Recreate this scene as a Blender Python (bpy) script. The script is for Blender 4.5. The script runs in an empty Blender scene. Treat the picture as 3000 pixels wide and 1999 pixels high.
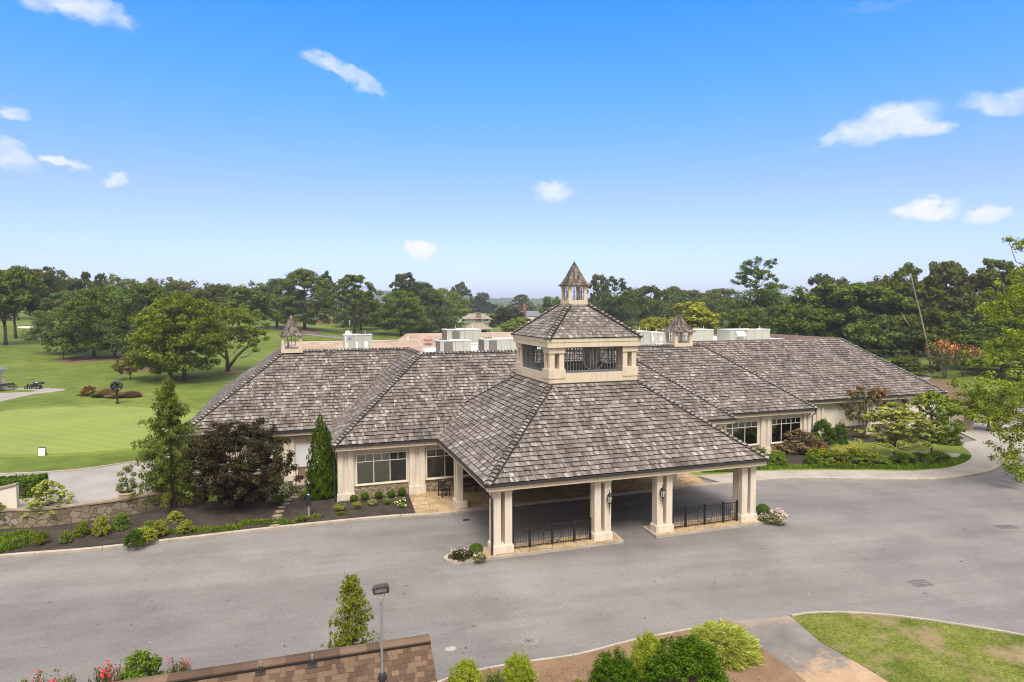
import bpy, bmesh, math, random
import numpy as np
from mathutils import Vector, Matrix
random.seed(7); rng = np.random.default_rng(7)
S = bpy.context.scene
COL = S.collection
rad = math.radians

# ------------------------------------------------------------------ camera
CAM = np.array([-8.413, -29.071, 12.208]); YAW, PITCH, ROLL, FPX = 0.321, -0.054, -0.003, 1886.0
_F = np.array([math.sin(YAW)*math.cos(PITCH), math.cos(YAW)*math.cos(PITCH), math.sin(PITCH)])
_r = np.array([math.cos(YAW), -math.sin(YAW), 0.0]); _u = np.cross(_r, _F)
_R = math.cos(ROLL)*_r + math.sin(ROLL)*_u; _U = -math.sin(ROLL)*_r + math.cos(ROLL)*_u
cd = bpy.data.cameras.new("camera"); cam = bpy.data.objects.new("camera", cd); COL.objects.link(cam)
cd.sensor_width = 36.0; cd.lens = 36.0*FPX/3000.0; cd.clip_start = 0.2; cd.clip_end = 9000.0
cam.matrix_world = Matrix(((_R[0], _U[0], -_F[0], CAM[0]), (_R[1], _U[1], -_F[1], CAM[1]), (_R[2], _U[2], -_F[2], CAM[2]), (0, 0, 0, 1)))
S.camera = cam

# ------------------------------------------------------------------ light and sky
SUN_EL, SUN_AZ = rad(56), rad(194)          # azimuth clockwise from +y
EXPOSURE = 1.0
S.view_settings.view_transform = 'Standard'; S.view_settings.look = 'None'
S.cycles.filter_width = 1.05
S.view_settings.exposure = EXPOSURE; S.view_settings.gamma = 1.0
sd = bpy.data.lights.new("sun", 'SUN'); sd.energy = 2.2; sd.angle = rad(24); sd.color = (1.0, 0.93, 0.84)
so = bpy.data.objects.new("sun", sd); COL.objects.link(so)
_sv = Vector((math.sin(SUN_AZ)*math.cos(SUN_EL), math.cos(SUN_AZ)*math.cos(SUN_EL), math.sin(SUN_EL)))
so.rotation_euler = _sv.to_track_quat('Z', 'Y').to_euler(); so.location = (0, -40, 60)

def ray(px, py):
    return _F + _R*((px-1500)/FPX) - _U*((py-999.5)/FPX)
W = bpy.data.worlds.new("World"); S.world = W; W.use_nodes = True
def build_world():
    nt = W.node_tree; nt.nodes.clear(); N = nt.nodes.new; L = nt.links.new
    out = N('ShaderNodeOutputWorld'); bg = N('ShaderNodeBackground'); L(bg.outputs[0], out.inputs[0])
    sky = N('ShaderNodeTexSky'); sky.sky_type = 'NISHITA'; sky.sun_disc = False
    sky.sun_elevation = SUN_EL; sky.sun_rotation = SUN_AZ; sky.altitude = 300; sky.air_density = 1.0; sky.dust_density = 1.2; sky.ozone_density = 2.0
    def mth(op, a, b=None, c=None, clamp=False):
        n = N('ShaderNodeMath'); n.operation = op; n.use_clamp = clamp
        for i, v in enumerate((a, b, c)):
            if v is None: continue
            if isinstance(v, (int, float)): n.inputs[i].default_value = v
            else: L(v, n.inputs[i])
        return n.outputs[0]
    tc = N('ShaderNodeTexCoord'); sep = N('ShaderNodeSeparateXYZ'); L(tc.outputs['Generated'], sep.inputs[0])
    az = mth('ARCTAN2', sep.outputs[0], sep.outputs[1]); el = mth('ARCSINE', sep.outputs[2])
    mp = N('ShaderNodeMapping'); mp.inputs['Scale'].default_value = (1, 1, 1.6); L(tc.outputs['Generated'], mp.inputs[0])
    n1 = N('ShaderNodeTexNoise'); n1.inputs['Scale'].default_value = 26; n1.inputs['Detail'].default_value = 7; n1.inputs['Roughness'].default_value = 0.62
    L(mp.outputs[0], n1.inputs['Vector'])
    n2 = N('ShaderNodeTexNoise'); n2.inputs['Scale'].default_value = 9; n2.inputs['Detail'].default_value = 3; L(mp.outputs[0], n2.inputs['Vector'])
    s1 = N('ShaderNodeSeparateColor'); L(n1.outputs['Color'], s1.inputs[0])
    az2 = mth('ADD', az, mth('MULTIPLY', mth('SUBTRACT', s1.outputs[0], 0.5), 0.060))
    el2 = mth('ADD', el, mth('MULTIPLY', mth('SUBTRACT', s1.outputs[1], 0.5), 0.040))
    # px, py, half width, half height, tilt (deg, clockwise on the picture), strength
    CL = [(150, -5, 190, 42, 4, .95), (310, 30, 75, 32, 30, .8), (1015, 215, 130, 26, 22, .9), (1090, 245, 60, 20, 40, .75),
          (30, 330, 45, 26, 0, .9), (28, 455, 75, 42, 8, 1.0), (190, 475, 55, 15, 4, 1.1), (348, 528, 42, 18, 0, 1.0),
          (1625, 562, 78, 33, 5, 1.0), (1235, 727, 66, 28, 8, 1.5), (2590, 365, 150, 55, -6, 1.0), (2700, 370, 75, 36, 10, 1.0), (2440, 405, 62, 24, -20, .7),
          (2945, 300, 95, 30, 8, .95), (2720, 616, 92, 32, 2, 1.4), (2900, 632, 50, 24, 0, 1.2), (2590, 15, 130, 16, 0, .35), (205, 715, 90, 14, 4, .25), (1290, 425, 55, 8, 0, .3), (2180, 760, 60, 14, 0, .25)]
    tot = None
    for (px, py, rx, ry, tl, st) in CL:
        d = ray(px, py); d = d/np.linalg.norm(d); a0 = math.atan2(d[0], d[1]); e0 = math.asin(d[2])
        da = mth('SUBTRACT', az2, a0); de = mth('SUBTRACT', el2, e0)
        c, s = math.cos(rad(tl)), math.sin(rad(tl)); kx = FPX*math.cos(e0)*1.12/rx; ky = FPX*1.12/ry
        xx = mth('ADD', mth('MULTIPLY', da, c*kx), mth('MULTIPLY', de, -s*kx))
        yy = mth('ADD', mth('MULTIPLY', da, s*ky), mth('MULTIPLY', de, c*ky))
        q = mth('ADD', mth('MULTIPLY', xx, xx), mth('MULTIPLY', yy, yy))
        m = mth('MULTIPLY', mth('SUBTRACT', 1.25, q, clamp=True), st)
        tot = m if tot is None else mth('MAXIMUM', tot, m)
    bil = mth('MULTIPLY', tot, mth('ADD', mth('MULTIPLY', s1.outputs[2], 1.5), mth('MULTIPLY_ADD', n2.outputs[0], 1.0, -0.25)))
    mr = N('ShaderNodeMapRange'); mr.interpolation_type = 'SMOOTHSTEP'; L(bil, mr.inputs[0]); mr.inputs[1].default_value = 0.08; mr.inputs[2].default_value = 1.7
    # the clear sky deepens with height; an unseen bright cloud deck is added overhead for soft, neutral light
    er = N('ShaderNodeValToRGB'); L(mth('MULTIPLY', el, 1/rad(40)), er.inputs[0]); es = er.color_ramp.elements
    while len(es) < 6: es.new(.5)
    for k, (p, c) in zip(es, [(0, (.70, .725, 1.08)), (.075, (.665, .685, 1.06)), (.225, (.665, .66, 1.06)), (.44, (.355, .75, 1.15)), (.64, (.160, .735, 1.42)), (1, (.14, .70, 1.45))]): k.position = p; k.color = (*c, 1)
    tint = N('ShaderNodeMix'); tint.data_type = 'RGBA'; tint.blend_type = 'MULTIPLY'; tint.inputs[0].default_value = 1; L(sky.outputs[0], tint.inputs[6]); L(er.outputs[0], tint.inputs[7])
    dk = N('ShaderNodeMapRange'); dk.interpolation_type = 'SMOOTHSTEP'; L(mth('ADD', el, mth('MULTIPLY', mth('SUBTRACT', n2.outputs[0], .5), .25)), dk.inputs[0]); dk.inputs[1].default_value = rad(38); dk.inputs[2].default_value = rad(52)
    # the added deck also covers the unseen sky behind the camera, cutting blue fill light, and dims towards its horizon as an overcast sky does
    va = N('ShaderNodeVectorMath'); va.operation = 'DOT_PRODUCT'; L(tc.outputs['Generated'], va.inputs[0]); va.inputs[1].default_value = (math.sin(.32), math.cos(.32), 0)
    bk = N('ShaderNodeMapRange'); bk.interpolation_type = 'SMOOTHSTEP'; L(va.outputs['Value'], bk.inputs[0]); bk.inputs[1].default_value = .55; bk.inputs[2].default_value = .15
    cie = mth('MULTIPLY_ADD', mth('MAXIMUM', sep.outputs[2], 0.0), .78, .22); dc = N('ShaderNodeVectorMath'); dc.operation = 'SCALE'; dc.inputs[0].default_value = FILL_DECK_COL[:3]; L(cie, dc.inputs['Scale'])
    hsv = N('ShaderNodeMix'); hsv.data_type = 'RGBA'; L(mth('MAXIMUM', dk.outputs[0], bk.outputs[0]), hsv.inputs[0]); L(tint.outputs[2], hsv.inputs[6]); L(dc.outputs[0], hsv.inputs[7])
    mix = N('ShaderNodeMix'); mix.data_type = 'RGBA'
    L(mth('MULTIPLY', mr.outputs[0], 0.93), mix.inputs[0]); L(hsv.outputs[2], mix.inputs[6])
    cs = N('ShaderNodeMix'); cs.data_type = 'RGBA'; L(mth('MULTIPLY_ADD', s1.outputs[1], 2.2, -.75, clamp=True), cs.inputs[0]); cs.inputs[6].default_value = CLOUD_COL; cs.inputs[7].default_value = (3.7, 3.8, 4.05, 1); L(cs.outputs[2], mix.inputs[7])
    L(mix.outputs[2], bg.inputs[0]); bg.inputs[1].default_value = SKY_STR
SKY_STR, CLOUD_COL = 0.12, (4.7, 4.65, 4.7, 1)
FILL_DECK_COL = (7.7, 7.25, 6.65, 1)
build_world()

# ------------------------------------------------------------------ terrain
def sstep(a, b, x):
    t = np.clip((np.asarray(x, float)-a)/(b-a), 0, 1); return t*t*(3-2*t)
_WX = [-60, -24, -22.2, -20.9, -18.5, -17.1, -16.1, -13.0]; _WY = [13.5, 12.05, 11.6, 11.65, 12.06, 12.6, 12.9, 13.8]
def T(x, y):
    x = np.asarray(x, float); y = np.asarray(y, float)
    dx, dy = x-CAM[0], y-CAM[1]; d = np.hypot(dx, dy); az = np.arctan2(dx, dy)
    left = 1-sstep(0.13, 0.24, az)
    rise = np.interp(d, [0, 95, 140, 190, 256, 400, 700], [0, 0.0, 1.0, 3.6, 5.6, 9.0, 12.0])*left
    s = y-np.interp(x, _WX, _WY)
    wx = 1-sstep(-15.4, -13.2, x)
    plat = 1.2*sstep(0.0, 0.45, s)*(1-sstep(-17.5, -13.2, x)*sstep(14, 24, y)*(1-sstep(48, 60, y)))*wx
    plat = np.where(y > 48, 1.2*(1-sstep(-13, 8, x)), plat)
    mul = 0.28*sstep(8.2, 11.5, y)*(1-sstep(-0.2, 0.3, s))*(1-sstep(-12, -9, x))
    return rise+plat+mul
def onZ(px, py, z=0.0):
    r = ray(px, py); return CAM+r*((z-CAM[2])/r[2])
def onY(px, py, y):
    r = ray(px, py); return CAM+r*((y-CAM[1])/r[1])
def G(px, py):
    """the point of the ground seen at this spot of the photograph"""
    r = ray(px, py); r = r/np.linalg.norm(r); t = 12.0
    for _ in range(4000):
        p = CAM+r*t
        if p[2] <= T(p[0], p[1]): break
        t += max(0.05, (p[2]-float(T(p[0], p[1])))*0.5)
        if t > 900: break
    p = CAM+r*t; return np.array([p[0], p[1], float(T(p[0], p[1]))])
def depth(p): return float((np.asarray(p)-CAM)@_F)

# ------------------------------------------------------------------ objects
def tag(o, label, cat, group=None, kind=None):
    if label: o["label"] = label
    if cat: o["category"] = cat
    if group: o["group"] = group
    if kind: o["kind"] = kind
    return o
def thing(name, label, cat, loc=(0, 0, 0), rotz=0.0, group=None):
    o = bpy.data.objects.new(name, None); o.empty_display_size = 0.3; COL.objects.link(o)
    o.location = Vector([float(v) for v in loc]); o.rotation_euler = (0, 0, rotz)
    return tag(o, label, cat, group)
def link(name, me, parent=None):
    o = bpy.data.objects.new(name, me); COL.objects.link(o)
    if parent is not None: o.parent = parent
    return o
def root_loc(p):
    v = Vector((0, 0, 0))
    while p is not None: v += p.location; p = p.parent
    return v
class MB:
    """collects shapes, then links them as ONE mesh object; verts in world coordinates when ofs is given as the parent's base"""
    def __init__(s): s.v = []; s.f = []; s.m = []; s.uv = None
    def add(s, vs, fs, mi=0):
        b = len(s.v); s.v += [tuple(map(float, p)) for p in vs]
        for f in fs: s.f.append(tuple(b+i for i in f)); s.m.append(mi)
        return s
    def box(s, a, b, mi=0, rot=None, c=None):
        x0, y0, z0 = a; x1, y1, z1 = b
        vs = [(x0, y0, z0), (x1, y0, z0), (x1, y1, z0), (x0, y1, z0), (x0, y0, z1), (x1, y0, z1), (x1, y1, z1), (x0, y1, z1)]
        if rot is not None:
            cc = Vector(c) if c is not None else Vector(((x0+x1)/2, (y0+y1)/2, (z0+z1)/2))
            vs = [tuple(rot @ (Vector(p)-cc)+cc) for p in vs]
        return s.add(vs, [(0, 3, 2, 1), (4, 5, 6, 7), (0, 1, 5, 4), (1, 2, 6, 5), (2, 3, 7, 6), (3, 0, 4, 7)], mi)
    def cbox(s, c, sz, mi=0, rz=0.0):
        a = [c[i]-sz[i]/2 for i in range(3)]; b = [c[i]+sz[i]/2 for i in range(3)]
        return s.box(a, b, mi, Matrix.Rotation(rz, 3, 'Z') if rz else None, c)
    def bar(s, p, q, w, h=None, mi=0):
        """square bar from p to q"""
        h = h or w; p = Vector(p); q = Vector(q); d = (q-p).normalized()
        a = d.cross(Vector((0, 0, 1))); a = a.normalized() if a.length > 1e-4 else Vector((1, 0, 0)); b = a.cross(d).normalized()
        vs = [tuple(o+a*sx*w/2+b*sy*h/2) for o in (p, q) for sx, sy in ((-1, -1), (1, -1), (1, 1), (-1, 1))]
        return s.add(vs, [(0, 1, 2, 3), (7, 6, 5, 4), (0, 4, 5, 1), (1, 5, 6, 2), (2, 6, 7, 3), (3, 7, 4, 0)], mi)
    def tube(s, pts, r, n=8, mi=0, cap=True):
        pts = [Vector(p) for p in pts]; rs = r if isinstance(r, (list, tuple)) else [r]*len(pts); b = len(s.v); prev = None
        for i, p in enumerate(pts):
            d = (pts[min(i+1, len(pts)-1)]-pts[max(i-1, 0)]).normalized()
            a = d.cross(Vector((0.31, 0.27, 0.91)) if prev is None else prev.cross(d)); a = a.normalized() if a.length > 1e-5 else Vector((1, 0, 0))
            if prev is not None:
                a = prev-d*prev.dot(d); a = a.normalized() if a.length > 1e-5 else Vector((1, 0, 0))
            prev = a; c = d.cross(a)
            for k in range(n):
                t = 2*math.pi*k/n; s.v.append(tuple(p+(a*math.cos(t)+c*math.sin(t))*rs[i]))
        for i in range(len(pts)-1):
            for k in range(n):
                s.f.append((b+i*n+k, b+i*n+(k+1) % n, b+(i+1)*n+(k+1) % n, b+(i+1)*n+k)); s.m.append(mi)
        if cap:
            s.f.append(tuple(b+k for k in reversed(range(n)))); s.m.append(mi)
            s.f.append(tuple(b+(len(pts)-1)*n+k for k in range(n))); s.m.append(mi)
        return s
    def lathe(s, c, prof, n=16, mi=0):
        b = len(s.v)
        for (r, z) in prof:
            for k in range(n):
                t = 2*math.pi*k/n; s.v.append((c[0]+r*math.cos(t), c[1]+r*math.sin(t), c[2]+z))
        for i in range(len(prof)-1):
            for k in range(n):
                s.f.append((b+i*n+k, b+i*n+(k+1) % n, b+(i+1)*n+(k+1) % n, b+(i+1)*n+k)); s.m.append(mi)
        s.f.append(tuple(b+k for k in reversed(range(n)))); s.m.append(mi)
        s.f.append(tuple(b+(len(prof)-1)*n+k for k in range(n))); s.m.append(mi)
        return s
    def prism(s, poly, z0, z1, mi=0):
        n = len(poly); b = len(s.v); cw = sum(poly[i][0]*poly[(i+1) % n][1]-poly[(i+1) % n][0]*poly[i][1] for i in range(n)) < 0
        if cw: poly = poly[::-1]
        s.v += [(p[0], p[1], z0) for p in poly]+[(p[0], p[1], z1) for p in poly]
        s.f.append(tuple(b+i for i in reversed(range(n)))); s.f.append(tuple(b+n+i for i in range(n))); s.m += [mi, mi]
        for i in range(n):
            j = (i+1) % n; s.f.append((b+i, b+j, b+n+j, b+n+i)); s.m.append(mi)
        return s
    def ring(s, c, r, w, axis='y', n=32, mi=0):
        pts = []
        for k in range(n+1):
            t = 2*math.pi*k/n
            pts.append((c[0]+r*math.cos(t), c[1], c[2]+r*math.sin(t)) if axis == 'y' else (c[0], c[1]+r*math.cos(t), c[2]+r*math.sin(t)))
        for i in range(n): s.bar(pts[i], pts[i+1], w, w, mi)
        return s
    def build(s, name, mats, parent=None, smooth=False, world=True, bevel=0.0):
        me = bpy.data.meshes.new(name); ofs = root_loc(parent) if (world and parent is not None) else Vector((0, 0, 0))
        me.from_pydata([(p[0]-ofs.x, p[1]-ofs.y, p[2]-ofs.z) for p in s.v], [], s.f)
        for m in (mats if isinstance(mats, (list, tuple)) else [mats]): me.materials.append(m)
        if any(s.m): me.polygons.foreach_set('material_index', s.m)
        if smooth: me.polygons.foreach_set('use_smooth', [True]*len(me.polygons))
        if s.uv is not None:
            ul = me.uv_layers.new(name='UVMap'); ul.data.foreach_set('uv', np.asarray(s.uv, np.float32).ravel())
        me.validate(); me.update(); o = link(name, me, parent)
        if bevel:
            md = o.modifiers.new('edge', 'BEVEL'); md.width = bevel; md.segments = 1; md.limit_method = 'ANGLE'
        return o
def quad_mesh(name, V, mats, mi=None, uv=None, smooth=False, tri=False):
    """V: (n,4,3) array of separate quads -> mesh datablock"""
    V = np.asarray(V, np.float32); k = V.shape[1]; n = len(V); me = bpy.data.meshes.new(name)
    me.vertices.add(n*k); me.vertices.foreach_set('co', V.ravel())
    me.loops.add(n*k); me.loops.foreach_set('vertex_index', np.arange(n*k, dtype=np.int32))
    me.polygons.add(n); me.polygons.foreach_set('loop_start', np.arange(0, n*k, k, dtype=np.int32))
    try: me.polygons.foreach_set('loop_total', np.full(n, k, np.int32))
    except Exception: pass
    for m in (mats if isinstance(mats, (list, tuple)) else [mats]): me.materials.append(m)
    if mi is not None: me.polygons.foreach_set('material_index', np.asarray(mi, np.int32))
    me.update(calc_edges=True); return me

# ------------------------------------------------------------------ materials
def lin(c):
    return tuple((v/12.92 if v <= 0.04045 else ((v+0.055)/1.055)**2.4) for v in c)
def hexc(h):
    h = h.lstrip('#'); return lin(tuple(int(h[i:i+2], 16)/255 for i in (0, 2, 4)))
class NT:
    def __init__(s, name):
        s.mat = bpy.data.materials.new(name); s.mat.use_nodes = True; s.t = s.mat.node_tree; s.t.nodes.clear()
        s.out = s.n('ShaderNodeOutputMaterial')
    def n(s, ty, **kw):
        x = s.t.nodes.new(ty)
        for k, v in kw.items(): setattr(x, k, v)
        return x
    def l(s, a, b): s.t.links.new(a, b)
    def math(s, op, a, b=None, clamp=False):
        n = s.n('ShaderNodeMath', operation=op, use_clamp=clamp)
        for i, v in enumerate((a, b)):
            if v is None: continue
            if isinstance(v, (int, float)): n.inputs[i].default_value = v
            else: s.l(v, n.inputs[i])
        return n.outputs[0]
    def noise(s, scale, detail=4, vec=None, rough=0.55, sc=None, dist=0.0):
        n = s.n('ShaderNodeTexNoise'); n.inputs['Scale'].default_value = scale; n.inputs['Detail'].default_value = detail; n.inputs['Roughness'].default_value = rough; n.inputs['Distortion'].default_value = dist
        if vec is None: vec = s.obj()
        if sc:
            m = s.n('ShaderNodeMapping'); m.inputs['Scale'].default_value = sc; s.l(vec, m.inputs[0]); vec = m.outputs[0]
        s.l(vec, n.inputs['Vector']); return n.outputs[0]
    def obj(s):
        if not hasattr(s, '_tc'): s._tc = s.n('ShaderNodeTexCoord')
        return s._tc.outputs['Object']
    def uvc(s):
        if not hasattr(s, '_tc'): s._tc = s.n('ShaderNodeTexCoord')
        return s._tc.outputs['UV']
    def ramp(s, fac, stops, interp='LINEAR'):
        r = s.n('ShaderNodeValToRGB'); r.color_ramp.interpolation = interp; e = r.color_ramp.elements
        while len(e) < len(stops): e.new(0.5)
        for el, (p, c) in zip(e, stops): el.position = p; el.color = (*c[:3], 1)
        s.l(fac, r.inputs[0]); return r.outputs[0]
    def mix(s, f, a, b, mode='MIX'):
        m = s.n('ShaderNodeMix', data_type='RGBA', blend_type=mode, clamp_factor=True)
        for i, v in ((0, f), (6, a), (7, b)):
            if isinstance(v, (int, float)): m.inputs[i].default_value = v
            elif isinstance(v, tuple): m.inputs[i].default_value = (*v[:3], 1)
            else: s.l(v, m.inputs[i])
        return m.outputs[2]
    def bump(s, h, strength=0.3, dist=0.02):
        b = s.n('ShaderNodeBump'); b.inputs['Strength'].default_value = strength; b.inputs['Distance'].default_value = dist; s.l(h, b.inputs['Height']); return b.outputs[0]
    def prin(s, col, rough=0.8, metal=0.0, normal=None, spec=None):
        p = s.n('ShaderNodeBsdfPrincipled')
        if isinstance(col, tuple): p.inputs['Base Color'].default_value = (*col[:3], 1)
        else: s.l(col, p.inputs['Base Color'])
        if isinstance(rough, (int, float)): p.inputs['Roughness'].default_value = rough
        else: s.l(rough, p.inputs['Roughness'])
        p.inputs['Metallic'].default_value = metal
        if spec is not None: p.inputs['Specular IOR Level'].default_value = spec
        if normal is not None: s.l(normal, p.inputs['Normal'])
        s.l(p.outputs[0], s.out.inputs[0]); return s.mat
def plain(name, col, rough=0.7, var=0.12, scale=3.0, metal=0.0, bump=0.0, bscale=40, spec=None):
    t = NT(name); n = t.noise(scale, 5); c = t.ramp(n, [(0.25, tuple(v*(1-var) for v in col)), (0.75, tuple(min(1, v*(1+var)) for v in col))])
    nb = t.bump(t.noise(bscale, 4), bump, 0.01) if bump else None
    return t.prin(c, rough, metal, nb, spec)
# ------------------------------------------------------------------ the materials
def shake_mat(name, stops, streak=0.5, weather=0.55):
    t = NT(name); g = t.n('ShaderNodeNewGeometry'); rnd = g.outputs['Random Per Island']
    c = t.ramp(rnd, stops)
    st = t.noise(1.0, 3, t.uvc(), 0.6, (15, 1.1, 1)); st = t.math('MULTIPLY_ADD', st, streak*2); 
    st.node.inputs[2].default_value = 1-streak
    wn = t.noise(0.55, 5, t.obj(), 0.6, (1, 1, 1)); wv = t.ramp(wn, [(0.34, (1-weather,)*3), (0.6, (1.06,)*3)])
    c = t.mix(1.0, c, wv, 'MULTIPLY')
    v = t.n('ShaderNodeVectorMath', operation='SCALE'); t.l(c, v.inputs[0]); t.l(st, v.inputs['Scale'])
    return t.prin(v.outputs[0], 0.9, 0, None, 0.15)
M = {}
M['shake'] = shake_mat('weathered_cedar_shake', [(0.0, (.112, .092, .081)), (0.3, (.162, .138, .125)), (0.65, (.205, .180, .168)), (0.9, (.262, .238, .228)), (1.0, (.36, .338, .330))], .75, .32)
M['butt'] = plain('shake_butt_ends', (.018, .014, .012), .95, .3, 8)
M['underlay'] = plain('dark_roof_underlay', (.02, .017, .015), .95)
M['asphalt_shingle'] = shake_mat('brown_asphalt_shingle', [(0.0, (.085, .054, .039)), (0.36, (.100, .065, .047)), (0.44, (.140, .092, .064)), (1.0, (.165, .110, .076))], .10, .15)
M['tan_shingle'] = shake_mat('tan_asphalt_shingle', [(0.0, (.30, .215, .170)), (1.0, (.43, .325, .265))], .1, .2)
M['copper'] = plain('copper_flashing', (.42, .22, .13), .5, .35, 6, .4)
M['sash'] = plain('cream_window_frame', (.66, .60, .51), .6, .04)
M['asphalt_lane'] = plain('dark_lane_asphalt', (.055, .050, .048), .9, .25, 1.2, 0, .2, 60)
M['stucco'] = plain('beige_stucco', (.665, .585, .495), .9, .05, 2.2, 0, .15, 120)
M['stucco_pale'] = plain('pale_stucco', (.66, .60, .53), .9, .05, 1.2, 0, .15, 120)
M['cream_trim'] = plain('cream_trim', (.61, .52, .41), .8, .06, 2.5)
M['gutter'] = plain('dark_bronze_gutter', (.035, .031, .029), .4, .1)
M['iron'] = plain('black_iron', (.012, .013, .016), .45, .2, 8)
M['verdigris'] = plain('grey_green_iron', (.105, .12, .13), .6, .3, 9)
M['white'] = plain('white_paint', (.78, .77, .74), .5, .03)
M['roof_white'] = plain('white_roof_membrane', (.80, .80, .79), .7, .06, .8)
M['hvac'] = plain('pale_grey_metal', (.355, .365, .33), .5, .05, 1.5)
M['hvac_top'] = plain('white_metal_lid', (.58, .58, .56), .5, .05, 2)
M['coil'] = plain('grey_coil', (.13, .115, .11), .7, .3, 14)
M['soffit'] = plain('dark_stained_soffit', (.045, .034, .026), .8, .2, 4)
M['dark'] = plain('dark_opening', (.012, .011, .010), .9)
M['wood_grey'] = plain('grey_wood', (.30, .245, .20), .9, .3, 5)
M['wood_orange'] = plain('orange_cedar_fence', (.34, .175, .085), .85, .25, 2)
M['bark'] = plain('bark', (.090, .070, .055), .95, .35, 5, 0, .6, 18)
M['bark_pale'] = plain('pale_bark', (.22, .185, .15), .95, .3, 6, 0, .4, 20)
M['concrete'] = plain('concrete', (.42, .385, .34), .9, .10, .9, 0, .1, 60)
M['kerb'] = plain('kerb_concrete', (.36, .32, .27), .92, .22, 1.6, 0, .2, 50)
M['brick'] = plain('red_brick', (.25, .09, .06), .9, .2, 12)
M['slate'] = plain('slate_blue_roof', (.16, .17, .20), .8, .15, 4)
M['house_roof'] = plain('taupe_roof', (.26, .215, .18), .9, .15, 3)
M['sand'] = plain('bunker_sand', (.72, .66, .58), .95, .05)
M['tin'] = plain('galvanised_steel', (.50, .51, .52), .35, .1, 5, .7)
M['pole'] = plain('grey_painted_pole', (.22, .235, .26), .5, .08)
M['bronze'] = plain('bronze_housing', (.055, .040, .032), .5, .15)
M['led'] = plain('floodlight_lens', (.30, .34, .37), .25, .25, 60)
M['rubber'] = plain('black_rubber', (.018, .018, .018), .8)
M['cloth_grey'] = plain('grey_shirt', (.22, .215, .20), .9)
M['skin'] = plain('skin', (.42, .25, .18), .6)
M['cap_cloth'] = plain('dark_cap', (.07, .05, .05), .9)
M['khaki'] = plain('brown_trousers', (.16, .10, .07), .9)
M['glaze_pot'] = plain('buff_planter', (.52, .42, .29), .8)
M['soil'] = plain('dark_soil', (.035, .026, .020), .95, .3, 20)
M['letter'] = plain('dark_lettering', (.05, .05, .06), .7, 0)
M['blue_badge'] = plain('blue_badge', (.05, .07, .42), .5, .02)
M['red_badge'] = plain('red_badge', (.5, .05, .04), .5, .02)
M['cart_paint'] = plain('dark_cart_paint', (.028, .036, .033), .5, .1)
M['teal'] = plain('teal_enamel', (.04, .085, .09), .4, .1)
M['lens'] = plain('lamp_glass', (.45, .43, .38), .2, .1)
M['dish'] = plain('terracotta_dish', (.45, .20, .15), .7, .1)
M['post_cover'] = plain('blue_black_cover', (.012, .016, .028), .5)

def streaky(name, col, amt=.07):
    t = NT(name); c = t.ramp(t.noise(1.2, 5), [(.3, tuple(v*.95 for v in col)), (.7, tuple(v*1.04 for v in col))]); c = t.mix(1, c, t.ramp(t.noise(1.0, 5, None, .65, (5, 5, .45)), [(.34, (1-amt*2, 1-amt*2.1, 1-amt*2.3)), (.55, (1,)*3)]), 'MULTIPLY')
    return t.prin(c, .9, 0, t.bump(t.noise(90, 4), .2, .008), .3)
M['stucco'] = streaky('beige_stucco', (.665, .585, .495)); M['cream_trim'] = streaky('cream_trim', (.61, .52, .41), .06)
def glass_mat():
    t = NT('window_glass'); g = t.n('ShaderNodeBsdfGlossy'); g.inputs['Roughness'].default_value = 0.03; g.inputs['Color'].default_value = (.9, .92, .95, 1)
    tr = t.n('ShaderNodeBsdfTransparent'); tr.inputs['Color'].default_value = (.93, .94, .93, 1)
    lw = t.n('ShaderNodeFresnel'); lw.inputs['IOR'].default_value = 1.5
    mx = t.n('ShaderNodeMixShader'); t.l(lw.outputs[0], mx.inputs[0]); t.l(tr.outputs[0], mx.inputs[1]); t.l(g.outputs[0], mx.inputs[2]); t.l(mx.outputs[0], t.out.inputs[0]); return t.mat
M['glass'] = glass_mat()
def blind_mat(name, c):
    t = NT(name); w = t.n('ShaderNodeTexWave', wave_type='BANDS', bands_direction='Z'); w.inputs['Scale'].default_value = 5.2; t.l(t.obj(), w.inputs['Vector'])
    return t.prin(t.ramp(w.outputs[0], [(0.2, tuple(v*.72 for v in c)), (0.75, c)]), .7)
M['blind'] = blind_mat('taupe_blind', (.46, .41, .32)); M['blind_dark'] = blind_mat('dark_blind', (.085, .075, .06))
M['curtain'] = plain('grey_curtain', (.20, .18, .15), .9, .3, 7)

def stone_mat(name, scale, stops, sc=(1, 1, 1), mortar=(.13, .11, .09), edge=.07):
    t = NT(name); m = t.n('ShaderNodeMapping'); m.inputs['Scale'].default_value = sc; t.l(t.obj(), m.inputs[0])
    nz = t.n('ShaderNodeTexNoise'); nz.inputs['Scale'].default_value = scale*.7; t.l(m.outputs[0], nz.inputs['Vector'])
    ad = t.mix(.09, m.outputs[0], nz.outputs['Color'], 'ADD')
    v = t.n('ShaderNodeTexVoronoi'); v.inputs['Scale'].default_value = scale; t.l(ad, v.inputs['Vector'])
    e = t.n('ShaderNodeTexVoronoi', feature='DISTANCE_TO_EDGE'); e.inputs['Scale'].default_value = scale; t.l(ad, e.inputs['Vector'])
    s = t.n('ShaderNodeSeparateColor'); t.l(v.outputs['Color'], s.inputs[0])
    c = t.ramp(s.outputs[0], stops); c = t.mix(.35, c, t.ramp(t.noise(scale*5, 5), [(.3, (.35,)*3), (.7, (1.15,)*3)]), 'MULTIPLY')
    ed = t.ramp(e.outputs['Distance'], [(edge*.3, (0,)*3), (edge, (1,)*3)])
    c = t.mix(ed, mortar, c); return t.prin(c, .92, 0, t.bump(ed, .7, .03))
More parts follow.
